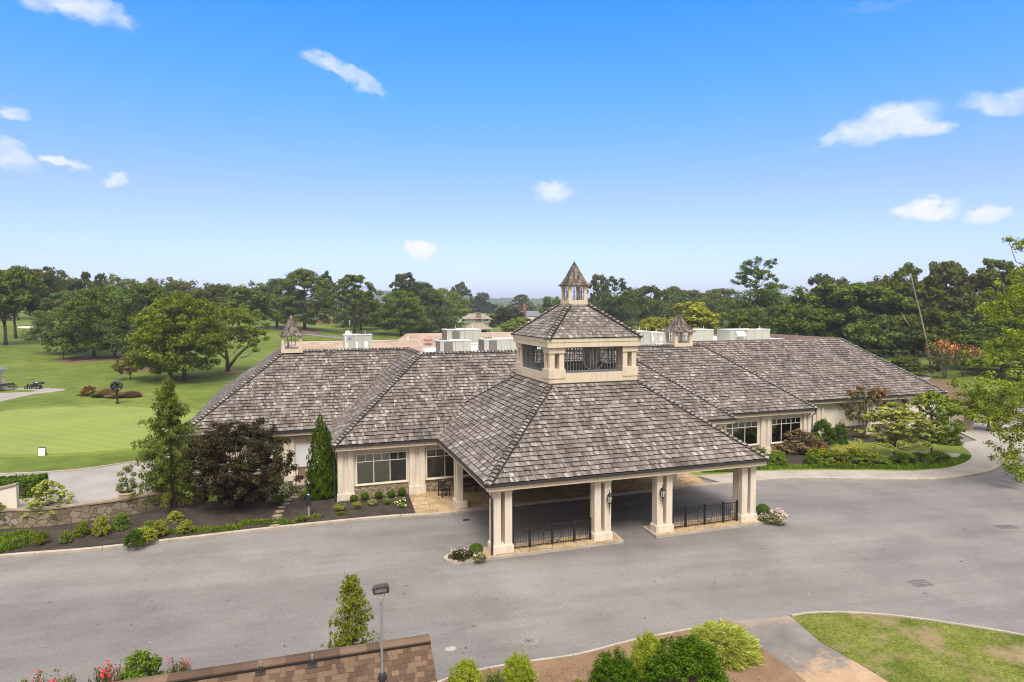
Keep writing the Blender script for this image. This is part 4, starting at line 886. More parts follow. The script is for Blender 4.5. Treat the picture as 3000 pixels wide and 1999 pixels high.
# walls
def wall_box(name, a, b, mat='stucco'):
    m = MB(); m.box(a, b); return m.build(name, M[mat], club)
YW, Y1, YL_, Y2 = 12.0, 13.75, 18.0, 17.3
wall_box('wall', (ULL+.6, YL_, -.3), (-5.9, 42.0, ZE-.12)); wall_box('wall', (-6.25, YW, -.3), (22.2, 20, ZE-.12)); wall_box('wall', (22.21, Y1, -.3), (31.6, 20, ZE-.12)); wall_box('wall', (31.61, Y2, -.3), (50.8, 41, ZE-.12), 'stucco_pale')
def pilaster(u0, u1, y, zb, zt=3.40, base=.50):
    """paired pilaster with plinth and capital on the wall face y"""
    m = MB(); w = u1-u0
    m.box((u0, y-.26, zb), (u1, y, zb+base)); m.box((u0+.02, y-.24, zb+base), (u1-.02, y, zb+base+.05))
    m.box((u0+.06, y-.19, zb+base+.05), (u0+w*.37, y, zt-.3)); m.box((u1-w*.37, y-.19, zb+base+.05), (u1-.06, y, zt-.3)); m.box((u0+w*.37, y-.08, zb+base+.05), (u1-w*.37, y, zt-.3))
    m.box((u0+.02, y-.24, zt-.3), (u1-.02, y, zt-.03)); m.box((u0-.01, y-.27, zt-.03), (u1+.01, y, zt)); return m.build('pilaster', M['stucco'], club)
for a in [(-6.31, -5.23, YW, 0), (-1.84, -.74, YW, .1), (3.2, 4.3, YW, .1), (11.9, 13.0, YW, .1), (20.5, 21.5, YW, .1), (22.25, 22.5, Y1, .1), (26.95, 27.98, Y1, .1), (31.2, 32.0, Y1, .1), (-9.55, -8.75, YL_, 0), (36, 36.9, Y2, .1), (41.75, 42.5, Y2, .1), (46.5, 47.4, Y2, .1), (21.6, 22.4, YW, .1), (-14.9, -14.1, YL_, 0)]:
    pilaster(*a)
def stone_base(u0, u1, y, z0, z1):
    m = MB(); m.box((u0, y-.07, z0), (u1, y, z1)); m.box((u0, y-.11, z1), (u1, y, z1+.06)); return m.build('stone_base', M['ledge'], club)
stone_base(-5.22, -1.85, YW, 0, .90); stone_base(-.73, 3.19, YW, 0, .90); stone_base(13.01, 20.49, YW, 0, .90); stone_base(22.51, 26.94, Y1, 0, .88); stone_base(27.99, 31.19, Y1, 0, .88); stone_base(36.91, 41.74, Y2, 0, .95); stone_base(42.51, 46.49, Y2, 0, .95); stone_base(-8.74, -6.4, YL_, 0, .95); stone_base(-14.09, -9.56, YL_, 0, .95)
m = MB()
for (u0, u1, y) in [(-6.2, 22.2, YW), (22.3, 31.6, Y1), (31.7, 50.8, Y2), (-15.4, -6.4, YL_)]: m.box((u0, y-.05, 3.22), (u1, y, 3.46))
m.build('frieze', M['stucco'], club)
def window(u0, u1, z0, z1, y, cols=3, top=.46, blind='blind', blinds=None):
    """frame with mullions, a row of small lights above, glass and blinds"""
    m = MB(); w = .075; d0, d1 = y-.09, y
    m.box((u0-w, d0, z0-w), (u1+w, d1, z0)); m.box((u0-w, d0, z1), (u1+w, d1, z1+w)); m.box((u0-w, d0, z0), (u0, d1, z1)); m.box((u1, d0, z0), (u1+w, d1, z1)); m.box((u0-.11, y-.13, z0-w-.05), (u1+.11, y, z0-w))
    zt = z1-top; mw = .045; cw = (u1-u0)/cols
    for i in range(cols):
        a, b = u0+i*cw, u0+(i+1)*cw; m.box((a+(mw/2 if i else 0), d0+.01, zt-mw/2), (b-(mw/2 if i < cols-1 else 0), d1-.006, zt+mw/2)); c = (a+b)/2; m.box((c-.02, d0+.012, zt+mw/2), (c+.02, d1-.006, z1))
        if i: m.box((a-mw/2, d0+.005, z0), (a+mw/2, d1-.004, z1))
    f = m.build('window', M['sash'], club)
    g = MB(); g.box((u0, y-.055, z0), (u1, y-.05, z1)); g.build('pane', M['glass'], f)
    for i in range(cols):
        b = MB(); a, c = u0+i*cw, u0+(i+1)*cw; k = blinds[i] if blinds else blind
        b.box((a+.01, y-.03, z0+.01), (c-.01, y-.014, z1-.01)); b.build('blind', M[k], f)
    return f
window(-5.06, -1.99, 1.06, 2.90, YW, 3, .46, blinds=['blind', 'blind', 'blind_dark']); window(-.62, 2.9, 1.06, 2.90, YW, 3, .46, blinds=['curtain', 'blind_dark', 'blind_dark'])
window(13.3, 16.4, 1.06, 2.9, YW, 3); window(17.0, 20.2, 1.06, 2.9, YW, 3); window(23.1, 26.70, 1.04, 2.86, Y1, 3, .42, blinds=['dark', 'blind_dark', 'dark']); window(27.98+.15, 31.0, 1.04, 2.92, Y1, 3, .42, blinds=['blind_dark', 'curtain', 'dark'])
# white service door with its step, entrance doors in the shade of the canopy
m = MB(); m.box((-8.62, YL_-.06, .18), (-7.62, YL_, 2.52)); m.box((-8.72, YL_-.09, .18), (-8.62, YL_, 2.62)); m.box((-7.62, YL_-.09, .18), (-7.52, YL_, 2.62)); dr = m.build('door', plain('white_door', (.62, .63, .66), .5, .03), club); m = MB(); m.box((-7.74, YL_-.12, 1.1), (-7.70, YL_-.06, 1.2)); m.build('handle', M['tin'], dr)
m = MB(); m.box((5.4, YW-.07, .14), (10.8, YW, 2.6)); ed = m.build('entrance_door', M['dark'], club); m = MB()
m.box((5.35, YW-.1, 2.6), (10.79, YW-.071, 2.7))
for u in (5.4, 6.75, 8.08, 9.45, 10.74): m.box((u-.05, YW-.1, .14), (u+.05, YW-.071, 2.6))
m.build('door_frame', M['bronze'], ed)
m = MB(); m.box((-8.95, 16.3, .0), (-7.3, 17.9, .17)); tag(m.build('wooden_step', M['wood_grey']), 'grey wooden landing in front of the white service door', 'step')
def downspout(pts, parent, r=.05):
    m = MB(); m.tube(pts, r, 8); return m.build('downspout', M['gutter'], parent)
downspout([(-6.45, VM-.05, 3.58), (-6.45, 11.3, 3.35), (-6.45, 11.84, 3.0), (-6.45, 11.84, .1)], club); downspout([(32.1, V1, 3.58), (32.1, 13.2, 3.3), (32.06, 13.5, 3.05), (32.06, 13.5, .1)], club)

def lantern_roof(m, c, z, hw, h, flare=.36):
    """bell-cast pyramid of shingle courses, each a stepped frustum"""
    prof = [(1.0, 0), (.80, .12), (.66, .26), (.52, .42), (.385, .58), (.26, .74), (.14, .88), (.02, 1.0)]
    for (a, za), (b, zb) in zip(prof[:-1], prof[1:]):
        wa, wb = hw*a, hw*b*.97; z0, z1 = z+za*h, z+zb*h+.02
        vs = [(c[0]-wa, c[1]-wa, z0), (c[0]+wa, c[1]-wa, z0), (c[0]+wa, c[1]+wa, z0), (c[0]-wa, c[1]+wa, z0), (c[0]-wb, c[1]-wb, z1), (c[0]+wb, c[1]-wb, z1), (c[0]+wb, c[1]+wb, z1), (c[0]-wb, c[1]+wb, z1)]
        for k in range(4):
            p, q, r, s_ = vs[k], vs[(k+1) % 4], vs[4+(k+1) % 4], vs[4+k]; n = max(1, int(wa*2/.16)); P, Q, R_, S_ = map(np.array, (p, q, r, s_))
            lift = np.array((0, 0, .03))
            for i in range(n):
                t0, t1 = i/n, (i+.94)/n; A = P+(Q-P)*t0; B = P+(Q-P)*t1; C_ = S_+(R_-S_)*t1; D = S_+(R_-S_)*t0; j = np.array((0, 0, random.uniform(-.012, .008)))
                m.add([A+lift+j, B+lift+j, C_, D, A-lift*.2, B-lift*.2], [(0, 1, 2, 3), (4, 5, 1, 0)])
        m.add([tuple(np.array(v)-np.array((0, 0, .012))) for v in vs], [(0, 1, 5, 4), (1, 2, 6, 5), (2, 3, 7, 6), (3, 0, 4, 7), (3, 2, 1, 0)], 1)
    m.uv = None
def lantern_mats(): return [M['shake_small'], M['underlay']]
M['shake_small'] = shake_mat('small_cedar_shingle', [(0.0, (.055, .042, .035)), (.5, (.115, .094, .082)), (1.0, (.23, .20, .185))], .0, .25)
def roof_lantern(name, parent, c, z0, zt, hw, zp, spike, label=None):
    """small open lantern: curb, four corner posts, scroll grilles and a bell roof"""
    m = MB(); x, y = c; p = hw*.28
    m.box((x-hw, y-hw, z0), (x+hw, y+hw, z0+.30))
    for sx in (-1, 1):
        for sy in (-1, 1):
            cx, cy = x+sx*(hw-p*.72), y+sy*(hw-p*.72); m.box((cx-p*.62, cy-p*.62, z0+.30), (cx+p*.62, cy+p*.62, z0+.42)); m.box((cx-p*.5, cy-p*.5, z0+.42), (cx+p*.5, cy+p*.5, zp-.22)); m.box((cx-p*.62, cy-p*.62, zp-.22), (cx+p*.62, cy+p*.62, zp-.06))
    m.box((x-hw-.03, y-hw-.03, zp-.06), (x+hw+.03, y+hw+.03, zp)); o = m.build(name, M['cream_trim'], parent)
    if label: o["label"] = label
    m = MB(); lantern_roof(m, c, zp, hw*1.20, zt-zp); m.tube([(x, y, zt-.05), (x, y, zt+spike)], [.025, .006], 6, 1); m.build('lantern_roof', lantern_mats(), o)
    m = MB(); h = zp-z0; zc = z0+.30+(h-.5)*.52; r = (h-.5)*.34; q_ = hw-.12
    for a_, b_ in (((-q_, -q_), (q_, -q_)), ((q_, -q_), (q_, q_)), ((q_, q_), (-q_, q_)), ((-q_, q_), (-q_, -q_))): m.bar((x+a_[0], y+a_[1], z0+.33), (x+b_[0], y+b_[1], z0+.33), .024)
    for ax in ('y', 'x'):
        for s_ in (-1, 1):
            q = (x, y+s_*(hw-.12), zc) if ax == 'y' else (x+s_*(hw-.12), y, zc); m.ring(q, r, .022, 'y' if ax == 'y' else 'x', 20)
            for k in (-1, 0, 1):
                d = k*r*1.05; a = (x+d, y+s_*(hw-.12)) if ax == 'y' else (x+s_*(hw-.12), y+d); m.bar((*a, z0+.32), (*a, zp-.08), .022)
    m.build('scroll_grille', M['verdigris'], o); return o
roof_lantern('roof_lantern', club, (-8.9, VL+RR+.35), ZR-.12, 11.55, .80, 9.98, .5, 'lantern on the left wing ridge')
roof_lantern('roof_lantern', club, (23.55, V1+RR+.6), ZR-.12, 11.45, .92, 9.92, .42, 'lantern on the right section ridge')

# ------------------------------------------------------------------ drive-through canopy
WC = 16.23; A_, C_, D_ = 5.26, 5.27, 11.17; B_ = WC-A_; ZC = ZE+PC*5.25
can = thing('drive_through_canopy', 'shake-roofed drive-through canopy on paired cream columns, topped by a cupola', 'canopy', (8.1, 5.6, 0))
rc = roof_plane('roof', [[(0, 0, ZE), (WC, 0, ZE), (WC-5.25, 5.25, ZC), (5.25, 5.25, ZC)], [(0, VM, ZE), (0, 0, ZE), (5.25, 5.25, ZC), (5.25, 11.17, ZC), (2.56, 13.87, ZE+PC*2.56)], [(WC, 0, ZE), (WC, VM, ZE), (WC-2.56, 13.87, ZE+PC*2.56), (WC-5.25, 11.17, ZC), (WC-5.25, 5.25, ZC)], [(WC-2.56, 13.87, ZE+PC*2.56), (2.56, 13.87, ZE+PC*2.56), (5.25, 11.17, ZC), (WC-5.25, 11.17, ZC)]], can, seed=5)
ridge_caps('ridge_cap', [((0, 0, ZE), (5.25, 5.25, ZC), (1, 0, 0), (0, 1, 0)), ((WC, 0, ZE), (WC-5.25, 5.25, ZC), (-1, 0, 0), (0, 1, 0)), ((2.56, 13.87, ZE+PC*2.56), (5.25, 11.17, ZC), (1, 0, .0), (0, -1, .0))], rc)
eave(rc, [(0, 0, WC, 0, 0, -1), (0, 0, 0, VM-.1, -1, 0), (WC, 0, WC, VM-.1, 1, 0)])
m = MB()
for i in range(14):
    a = np.array((0, VM, ZE))+np.array((2.56, 2.56, PC*2.56))*i/14; b = np.array((0, VM, ZE))+np.array((2.56, 2.56, PC*2.56))*(i+1.02)/14; m.bar(a+np.array((-.03, .0, .045)), b+np.array((-.03, .0, .04)), .06, .02)
m.build('valley_flashing', M['copper'], rc)
m = MB(); m.box((.32, .30, 3.40), (WC-.32, .95, 3.66)); m.box((.32, 8.1, 3.40), (WC-.32, 8.9, 3.66)); m.box((.32, .96, 3.41), (1.0, 8.09, 3.655)); m.box((WC-1.0, .96, 3.41), (WC-.32, 8.09, 3.655)); m.box((.32, 8.91, 3.42), (.9, VM+.6, 3.65)); m.box((WC-.9, 8.91, 3.42), (WC-.32, VM+.6, 3.65))
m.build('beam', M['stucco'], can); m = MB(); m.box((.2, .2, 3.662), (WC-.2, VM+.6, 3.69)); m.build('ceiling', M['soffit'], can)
def column(u0, u1, v0, v1, nu, nv, zb=.15, zt=3.405):
    """plinth, slender square shafts in pairs with a gap between, capital"""
    m = MB(); m.box((u0, v0, zb-.1), (u1, v1, zb+.34)); m.box((u0+.025, v0+.025, zb+.34), (u1-.025, v1-.025, zb+.39)); s = .36; i0, i1 = u0+.07, u1-.07; j0, j1 = v0+.07, v1-.07
    for a in range(nu):
        for b in range(nv):
            x = i0 if a == 0 else i1-s; y = j0 if b == 0 else j1-s; y1 = y+s if nv > 1 else j1; m.box((x, y, zb+.39), (x+s, y1, zt-.24))
    m.box((u0+.035, v0+.035, zt-.24), (u1-.035, v1-.035, zt-.05)); m.box((u0, v0, zt-.05), (u1, v1, zt)); return m.build('column', M['stucco'], can)
column(.37, 1.44, .34, 1.30, 2, 2); column(WC-1.44, WC-.37, .34, 1.30, 2, 2); column(WC-6.83, WC-5.76, .34, 1.0, 2, 1); column(5.76, 6.83, .34, 1.0, 2, 1)
column(.37, 1.05, 7.95, 8.98, 1, 2); column(WC-1.05, WC-.37, 7.95, 8.98, 1, 2)
downspout([(.02, .45, 3.56), (.02, .45, 3.25), (.22, .30, 3.02), (.30, .27, 2.9), (.30, .27, .2)], can, .055)
# cupola
cu = MB(); e1, e2 = .14, .19; zb0, zk = 7.74, 9.82
cu.box((A_, C_, zb0), (B_, C_+.22, 8.30)); cu.box((A_, D_-.22, zb0), (B_, D_, 8.30)); cu.box((A_, C_+.22, zb0), (A_+.22, D_-.22, 8.30)); cu.box((B_-.22, C_+.22, zb0), (B_, D_-.22, 8.30))
def cpost(u, v, su, sv):
    w = 1.0; x0, x1 = (u, u+w) if su > 0 else (u-w, u); y0, y1 = (v, v+w) if sv > 0 else (v-w, v)
    o = .04; cu.box((x0-o*(su > 0), y0-o*(sv > 0), 8.02), (x1+o*(su < 0), y1+o*(sv < 0), 8.56)); s = .30
    for px_ in (x0+.05, x1-.05-s):
        for py_ in (y0+.05, y1-.05-s): cu.box((px_, py_, 8.56), (px_+s, py_+s, 9.48))
    cu.box((x0-.01*(su > 0), y0-.01*(sv > 0), 9.48), (x1+.01*(su < 0), y1+.01*(sv < 0), 9.815))
for (u, v, su, sv) in [(A_, C_, 1, 1), (B_, C_, -1, 1), (A_, D_, 1, -1), (B_, D_, -1, -1)]: cpost(u, v, su, sv)
cu.box((A_-e1, C_-e1, zk), (B_+e1, D_+e1, 10.12)); cu.box((A_-e1-.03, C_-e1-.03, 10.12), (B_+e1+.03, D_+e1+.03, 10.36))
cup = cu.build('cupola', M['cream_trim'], can)
m = MB(); m.box((A_-.03, C_-.03, 7.58), (B_+.03, D_+.03, 7.745)); m.build('base_flashing', M['bronze'], cup)
m = MB(); m.box((A_+.23, C_+.23, 7.75), (B_-.23, D_-.23, 7.95)); m.build('cupola_floor', M['bronze'], cup)
E2 = .21; cx, cy = (A_+B_)/2, (C_+D_)/2; x0, x1, y0, y1 = A_-E2, B_+E2, C_-E2, D_+E2; zt_, hw = 12.30, .70; ze_ = 10.38
roof_plane('cupola_roof', [[(x0, y0, ze_), (x1, y0, ze_), (cx+hw, cy-hw, zt_), (cx-hw, cy-hw, zt_)], [(x0, y1, ze_), (x0, y0, ze_), (cx-hw, cy-hw, zt_), (cx-hw, cy+hw, zt_)], [(x1, y0, ze_), (x1, y1, ze_), (cx+hw, cy+hw, zt_), (cx+hw, cy-hw, zt_)], [(x1, y1, ze_), (x0, y1, ze_), (cx-hw, cy+hw, zt_), (cx+hw, cy+hw, zt_)]], cup, 'shake', exposure=.235, seed=6, thick=.026)
ridge_caps('hip_cap', [((x0, y0, ze_), (cx-hw, cy-hw, zt_), (1, 0, 0), (0, 1, 0)), ((x1, y0, ze_), (cx+hw, cy-hw, zt_), (-1, 0, 0), (0, 1, 0)), ((x0, y1, ze_), (cx-hw, cy+hw, zt_), (1, 0, 0), (0, -1, 0))], cup)
def cgrille(axis, s_):
    m = MB(); lo, hi = (A_+1.0, B_-1.0) if axis == 'y' else (C_+1.0, D_-1.0); q = (C_+.12 if s_ < 0 else D_-.12) if axis == 'y' else (A_+.12 if s_ < 0 else B_-.12); mid = (lo+hi)/2
    P = (lambda a, z: (a, q, z)) if axis == 'y' else (lambda a, z: (q, a, z))
    m.bar(P(lo, 8.38), P(hi, 8.38), .03, .15); m.bar(P(lo, 9.78), P(hi, 9.78), .05, .06); n = 20
    for i in range(n+1):
        a = lo+(hi-lo)*i/n; d = abs(a-mid)
        if d < .58 and d > .2: 
            r = math.sqrt(max(0, .62**2-d*d)); m.bar(P(a, 8.4), P(a, 9.09-r), .032); m.bar(P(a, 9.09+r), P(a, 9.76), .032)
        else: m.bar(P(a, 8.4), P(a, 9.76), .034 if d > .2 else .05)
    m.ring(P(mid, 9.09), .64, .04, axis, 36); return m.build('grille', M['verdigris'], cup)
for ax in ('y', 'x'):
    for s_ in (-1, 1): cgrille(ax, s_)
roof_lantern('roof_lantern', can, (cx, cy), 12.27, 14.95, .645, 13.48, .18, 'lantern crowning the cupola')
# wall lanterns on the two middle columns
def wall_lamp(u, v, z):
    m = MB(); m.box((u-.05, v-.02, z-.16), (u+.05, v, z+.10)); m.bar((u, v, z+.05), (u, v-.2, z+.02), .03); c = (u, v-.2, z-.2)
    m.lathe(c, [(.02, -.10), (.07, -.06), (.09, 0)], 6); m.lathe(c, [(.155, .34), (.15, .37), (.06, .47), (.03, .50), (.015, .60), (.03, .63), (.0, .68)], 6)
    for k in range(6): t = k*math.pi/3; m.bar((c[0]+.095*math.cos(t), c[1]+.095*math.sin(t), c[2]), (c[0]+.145*math.cos(t), c[1]+.145*math.sin(t), c[2]+.35), .016)
    m.tube([(c[0], c[1], c[2]-.09), (c[0], c[1]+.03, c[2]-.30), (c[0], c[1]+.02, c[2]-.62)], [.03, .018, .006], 6); o = m.build('wall_lamp', M['iron'], can)
    g = MB(); g.lathe(c, [(.085, .005), (.138, .34)], 6); g.build('lamp_glass', M['lens'], o)
wall_lamp(6.56, .38, 2.35); wall_lamp(9.66, .38, 2.35)

# islands under the front columns
def island(name, poly, label=None):
    m = MB(); m.prism(poly, -.05, .135); o = structure(name, m, M['kerb']); P = np.array(poly); c = P.mean(0); q = [tuple(c+(p-c)*(1-.17/max(.2, np.linalg.norm(p-c)))) for p in P]; m = MB(); m.prism(q, .10, .150); structure('island_paving', m, M['stamped']); return o
il = [(-1.75, 1.15), (-1.98, .85), (-1.92, .45), (-1.5, .12), (-.6, .10), (.3, .10), (3.8, .08), (7.30, .05), (7.48, 1.50), (5, 1.46), (2, 1.42), (.2, 1.45), (-1.0, 1.45)]
island('island', il); ir = [(9.23, .05), (12.5, .06), (16.2, .09), (17.3, .12), (18.0, .40), (18.25, .85), (18.05, 1.3), (17.3, 1.62), (15, 1.62), (12, 1.62), (9.30, 1.62)]
island('island', ir)
drape('island_bed', [(-1.7, 1.05), (-1.8, .6), (-1.4, .28), (-.2, .26), (-.2, 1.3), (-1.1, 1.3)], 'mulch', .156, zflat=0); drape('island_bed', [(16.6, .26), (17.3, .28), (17.95, .75), (17.6, 1.35), (16.6, 1.4)], 'mulch', .156, zflat=0)
# iron railings between the columns
def railing(u0, u1, label):
    t = thing('iron_railing', label, 'railing', ((u0+u1)/2, .68, .15), 0, 'black iron railings under the canopy'); z0 = .15; us = [u0, u0+(u1-u0)*.213, (u0+u1)/2, u0+(u1-u0)*.787, u1]
    for u in us:
        m = MB(); m.box((u-.045, .635, z0), (u+.045, .725, z0+1.10)); m.box((u-.055, .625, z0+1.10), (u+.055, .735, z0+1.14)); m.box((u-.035, .645, z0+1.14), (u+.035, .715, z0+1.17)); m.build('post', M['iron'], t)
    m = MB(); m.box((u0, .665, z0+1.03), (u1, .695, z0+1.07)); m.box((u0, .665, z0+.06), (u1, .695, z0+.10))
    n = int((u1-u0)/.135); mid = (u0+u1)/2
    for i in range(1, n):
        u = u0+(u1-u0)*i/n
        if abs(u-mid) < .47:
            r = math.sqrt(max(0, .50**2-(u-mid)**2))*1.0
            if .565+r < 1.02: m.bar((u, .68, z0+.565+r), (u, .68, z0+1.04), .014)
            if .565-r > .11: m.bar((u, .68, z0+.09), (u, .68, z0+.565-r), .014)
        else: m.bar((u, .68, z0+.09), (u, .68, z0+1.04), .014)
    for k in range(5): z = z0+.565-.34+.17*k; r = math.sqrt(.5**2-(z-z0-.565)**2); m.bar((mid-r, .68, z), (mid+r, .68, z), .014)
    m.build('balusters', M['iron'], t); m = MB(); m.ring((mid, .68, z0+.565), .5, .022, 'y', 40); m.build('hoop', M['iron'], t); return t
railing(1.50, 5.70, 'black iron railing with a hoop, between the left pair of canopy columns'); railing(WC-5.70, WC-1.50, 'black iron railing with a hoop, between the right pair of canopy columns')
# ------------------------------------------------------------------ rooftop equipment
def hvac(px0, px1, top, y, zb, dep, label, grille=None, side=False, panels=3, fan=True, badge=False, hood=False, detail=False, name='rooftop_unit'):
    """packaged unit: cabinet with panel seams, lid with fan, louvred coil, lifting rods; size from the photograph at roof line y"""
    a = onY(px0, top, y); b = onY(px1, top, y); u0, u1, z1 = a[0], b[0], a[2]; t = thing(name, label, 'air conditioner', ((u0+u1)/2, y+dep/2, zb), 0, 'rooftop air conditioners')
    m = MB(); m.box((u0, y, zb), (u1, y+dep, z1-.06)); m.box((u0+.08, y+.08, zb-.25), (u1-.08, y+dep-.08, zb)); m.build('cabinet', M['hvac'], t)
    m = MB(); m.box((u0-.04, y-.04, z1-.06), (u1+.04, y+dep+.04, z1)); m.build('lid', M['hvac_top'], t)
    if fan:
        m = MB(); c = (u0+(u1-u0)*(.2 if grille else .75), y+dep*.5, z1); r = min(.42, dep*.32); m.lathe(c, [(r, 0), (r, .06), (r-.04, .06), (r-.05, .02), (0.01, .02)], 18); m.build('fan', M['coil'], t)
    m = MB()
    for i in range(1, panels+1): u = u0+(u1-u0)*i/(panels+1); m.box((u-.012, y-.006, zb+.05), (u+.012, y, z1-.08))
    m.box((u0, y-.007, zb+.02), (u1, y, zb+.06)); m.build('panel_seam', M['coil'], t)
    if grille:
        g0, g1 = u0+(u1-u0)*grille[0], u0+(u1-u0)*grille[1]; m = MB(); m.box((g0, y-.02, zb+.1), (g1, y-.008, z1-.14)); m.build('coil', M['coil'], t)
    if side:
        m = MB(); m.box((u0-.02, y+.1, zb+.1), (u0-.008, y+dep-.1, z1-.14)); m.build('coil', M['coil'], t)
    m = MB()
    for k in (.25, .75): m.tube([(u0+(u1-u0)*k, y+.1, z1), (u0+(u1-u0)*k, y+.1, z1+.38)], .018, 5)
    m.build('lifting_rod', M['white'], t)
    w = u1-u0
    if badge:
        m = MB(); m.box((u0+w*.12, y-.012, z1-.42), (u0+w*.25, y-.004, z1-.24)); o = m.build('badge', M['blue_badge'], t); m = MB(); m.box((u0+w*.14, y-.016, z1-.35), (u0+w*.235, y-.0125, z1-.32)); m.build('badge_lettering', M['white'], o)
    if badge or detail:
        m = MB(); h = z1-zb
        for (a0, a1, b0, b1) in [(.035, .065, .42, .95), (.08, .12, .5, .66), (.41, .48, .42, .70), (.36, .54, .20, .28), (.71, .84, .48, .70), (.745, .81, .15, .48), (.15, .24, .08, .2)]: m.box((u0+w*a0, y-.012, zb+h*b0), (u0+w*a1, y-.004, zb+h*b1))
        m.build('sticker', M['white'], t); m = MB()
        for (a0, b0) in [(.17, .06), (.43, .08), (.76, .09), (.555, .14), (.555, .27)]: m.box((u0+w*a0, y-.02, zb+h*b0), (u0+w*(a0+.05), y-.0125, zb+h*(b0+.06)))
        m.build('port', M['dark'], t)
    if hood:
        m = MB(); w = u1-u0; a0, a1 = u0+w*.13, u0+w*.33; m.add([(a0, y, z1-.2), (a1, y, z1-.2), (a1, y, zb+.45), (a0, y, zb+.45), (a0-.1, y-.55, zb+.75), (a1-.1, y-.55, zb+.75), (a0-.1, y-.55, zb+.55), (a1-.1, y-.55, zb+.55)], [(0, 4, 5, 1), (4, 6, 7, 5), (6, 3, 2, 7), (0, 3, 6, 4), (1, 5, 7, 2)]); m.build('hood', M['hvac_top'], t)
        m = MB(); m.box((u0+w*.36, y-.012, z1-.26), (u0+w*.41, y-.004, z1-.14)); m.build('badge', M['red_badge'], t)
    return t
hvac(1009, 1090, 981.5, 27.2, 7.82, 1.9, 'grey-green air conditioner with a blue badge and white stickers, on the left wing roof', badge=True, panels=2)
hvac(1310, 1410, 966, 30.0, 8.35, 2.4, 'tallest air conditioner with a brown louvred coil, set behind two lower units', grille=(.14, .36), side=True)
hvac(1290, 1379, 998.5, 24.0, 7.80, 2.0, 'low air conditioner with a wide grey coil, in front of the tallest unit', grille=(.12, .40), side=True)
hvac(1419, 1520, 994, 24.3, 7.80, 2.0, 'low air conditioner with a streaked rusty coil, beside the cupola eaves', grille=(.13, .36), side=True)
hvac(1864, 1905, 971, 25.0, 8.05, 2.2, 'narrow plain air conditioner right beside the cupola roof', fan=False, panels=1)
hvac(1908, 1970, 974, 27.5, 8.05, 2.0, 'air conditioner with switch boxes on its face, left of the right-hand roof lantern', detail=True, panels=2)
hvac(1976, 2091, 967, 29.5, 8.07, 2.4, 'long air conditioner half hidden behind the right-hand roof lantern', grille=(.06, .2))
hvac(2140, 2256, 966, 28.0, 8.45, 2.3, 'long air conditioner with a sloping intake hood, rightmost on the roof', hood=True, panels=4)
m = MB(); a = onY(1380, 1009, 27); b = onY(1414, 1009, 27); m.box((a[0], 27, 7.76), (b[0], 28.2, a[2])); m.box((a[0]-.03, 26.97, a[2]), (b[0]+.03, 28.23, a[2]+.05)); tag(m.build('roof_curb', M['roof_white']), 'low white box between the air conditioners on the flat roof', 'roof curb')
a = onY(1253, 995.5, 40.9); t = thing('satellite_dish', 'terracotta pink dish on the tan inner roof', 'dish', (a[0], a[1], a[2]-.3)); m = MB(); m.lathe((a[0], a[1], a[2]-.18), [(.02, -.02), (.30, .02), (.46, .12), (.50, .26), (.46, .30), (.3, .33), (.02, .35)], 20); m.build('bowl', M['dish'], t); m = MB(); m.tube([(a[0], a[1], a[2]-.6), (a[0], a[1], a[2]-.15)], .05, 6); m.build('bracket', M['tin'], t)
a = onY(1025, 985, 33.5); t = thing('antenna_mast', 'thin white mast with a round dish, behind the badged air conditioner', 'antenna', (a[0], 33.5, 7.7)); m = MB(); m.tube([(a[0], 33.5, 7.7), (a[0], 33.5, 10.9)], .02, 6); m.box((a[0]-.07, 33.45, 10.5), (a[0]+.05, 33.55, 10.95)); m.build('mast', M['tin'], t); m = MB(); m.tube([(a[0]-.2, 33.3, 9.72), (a[0]-.2, 33.38, 9.72)], [.26, .2], 16); m.build('dish', M['white'], t)

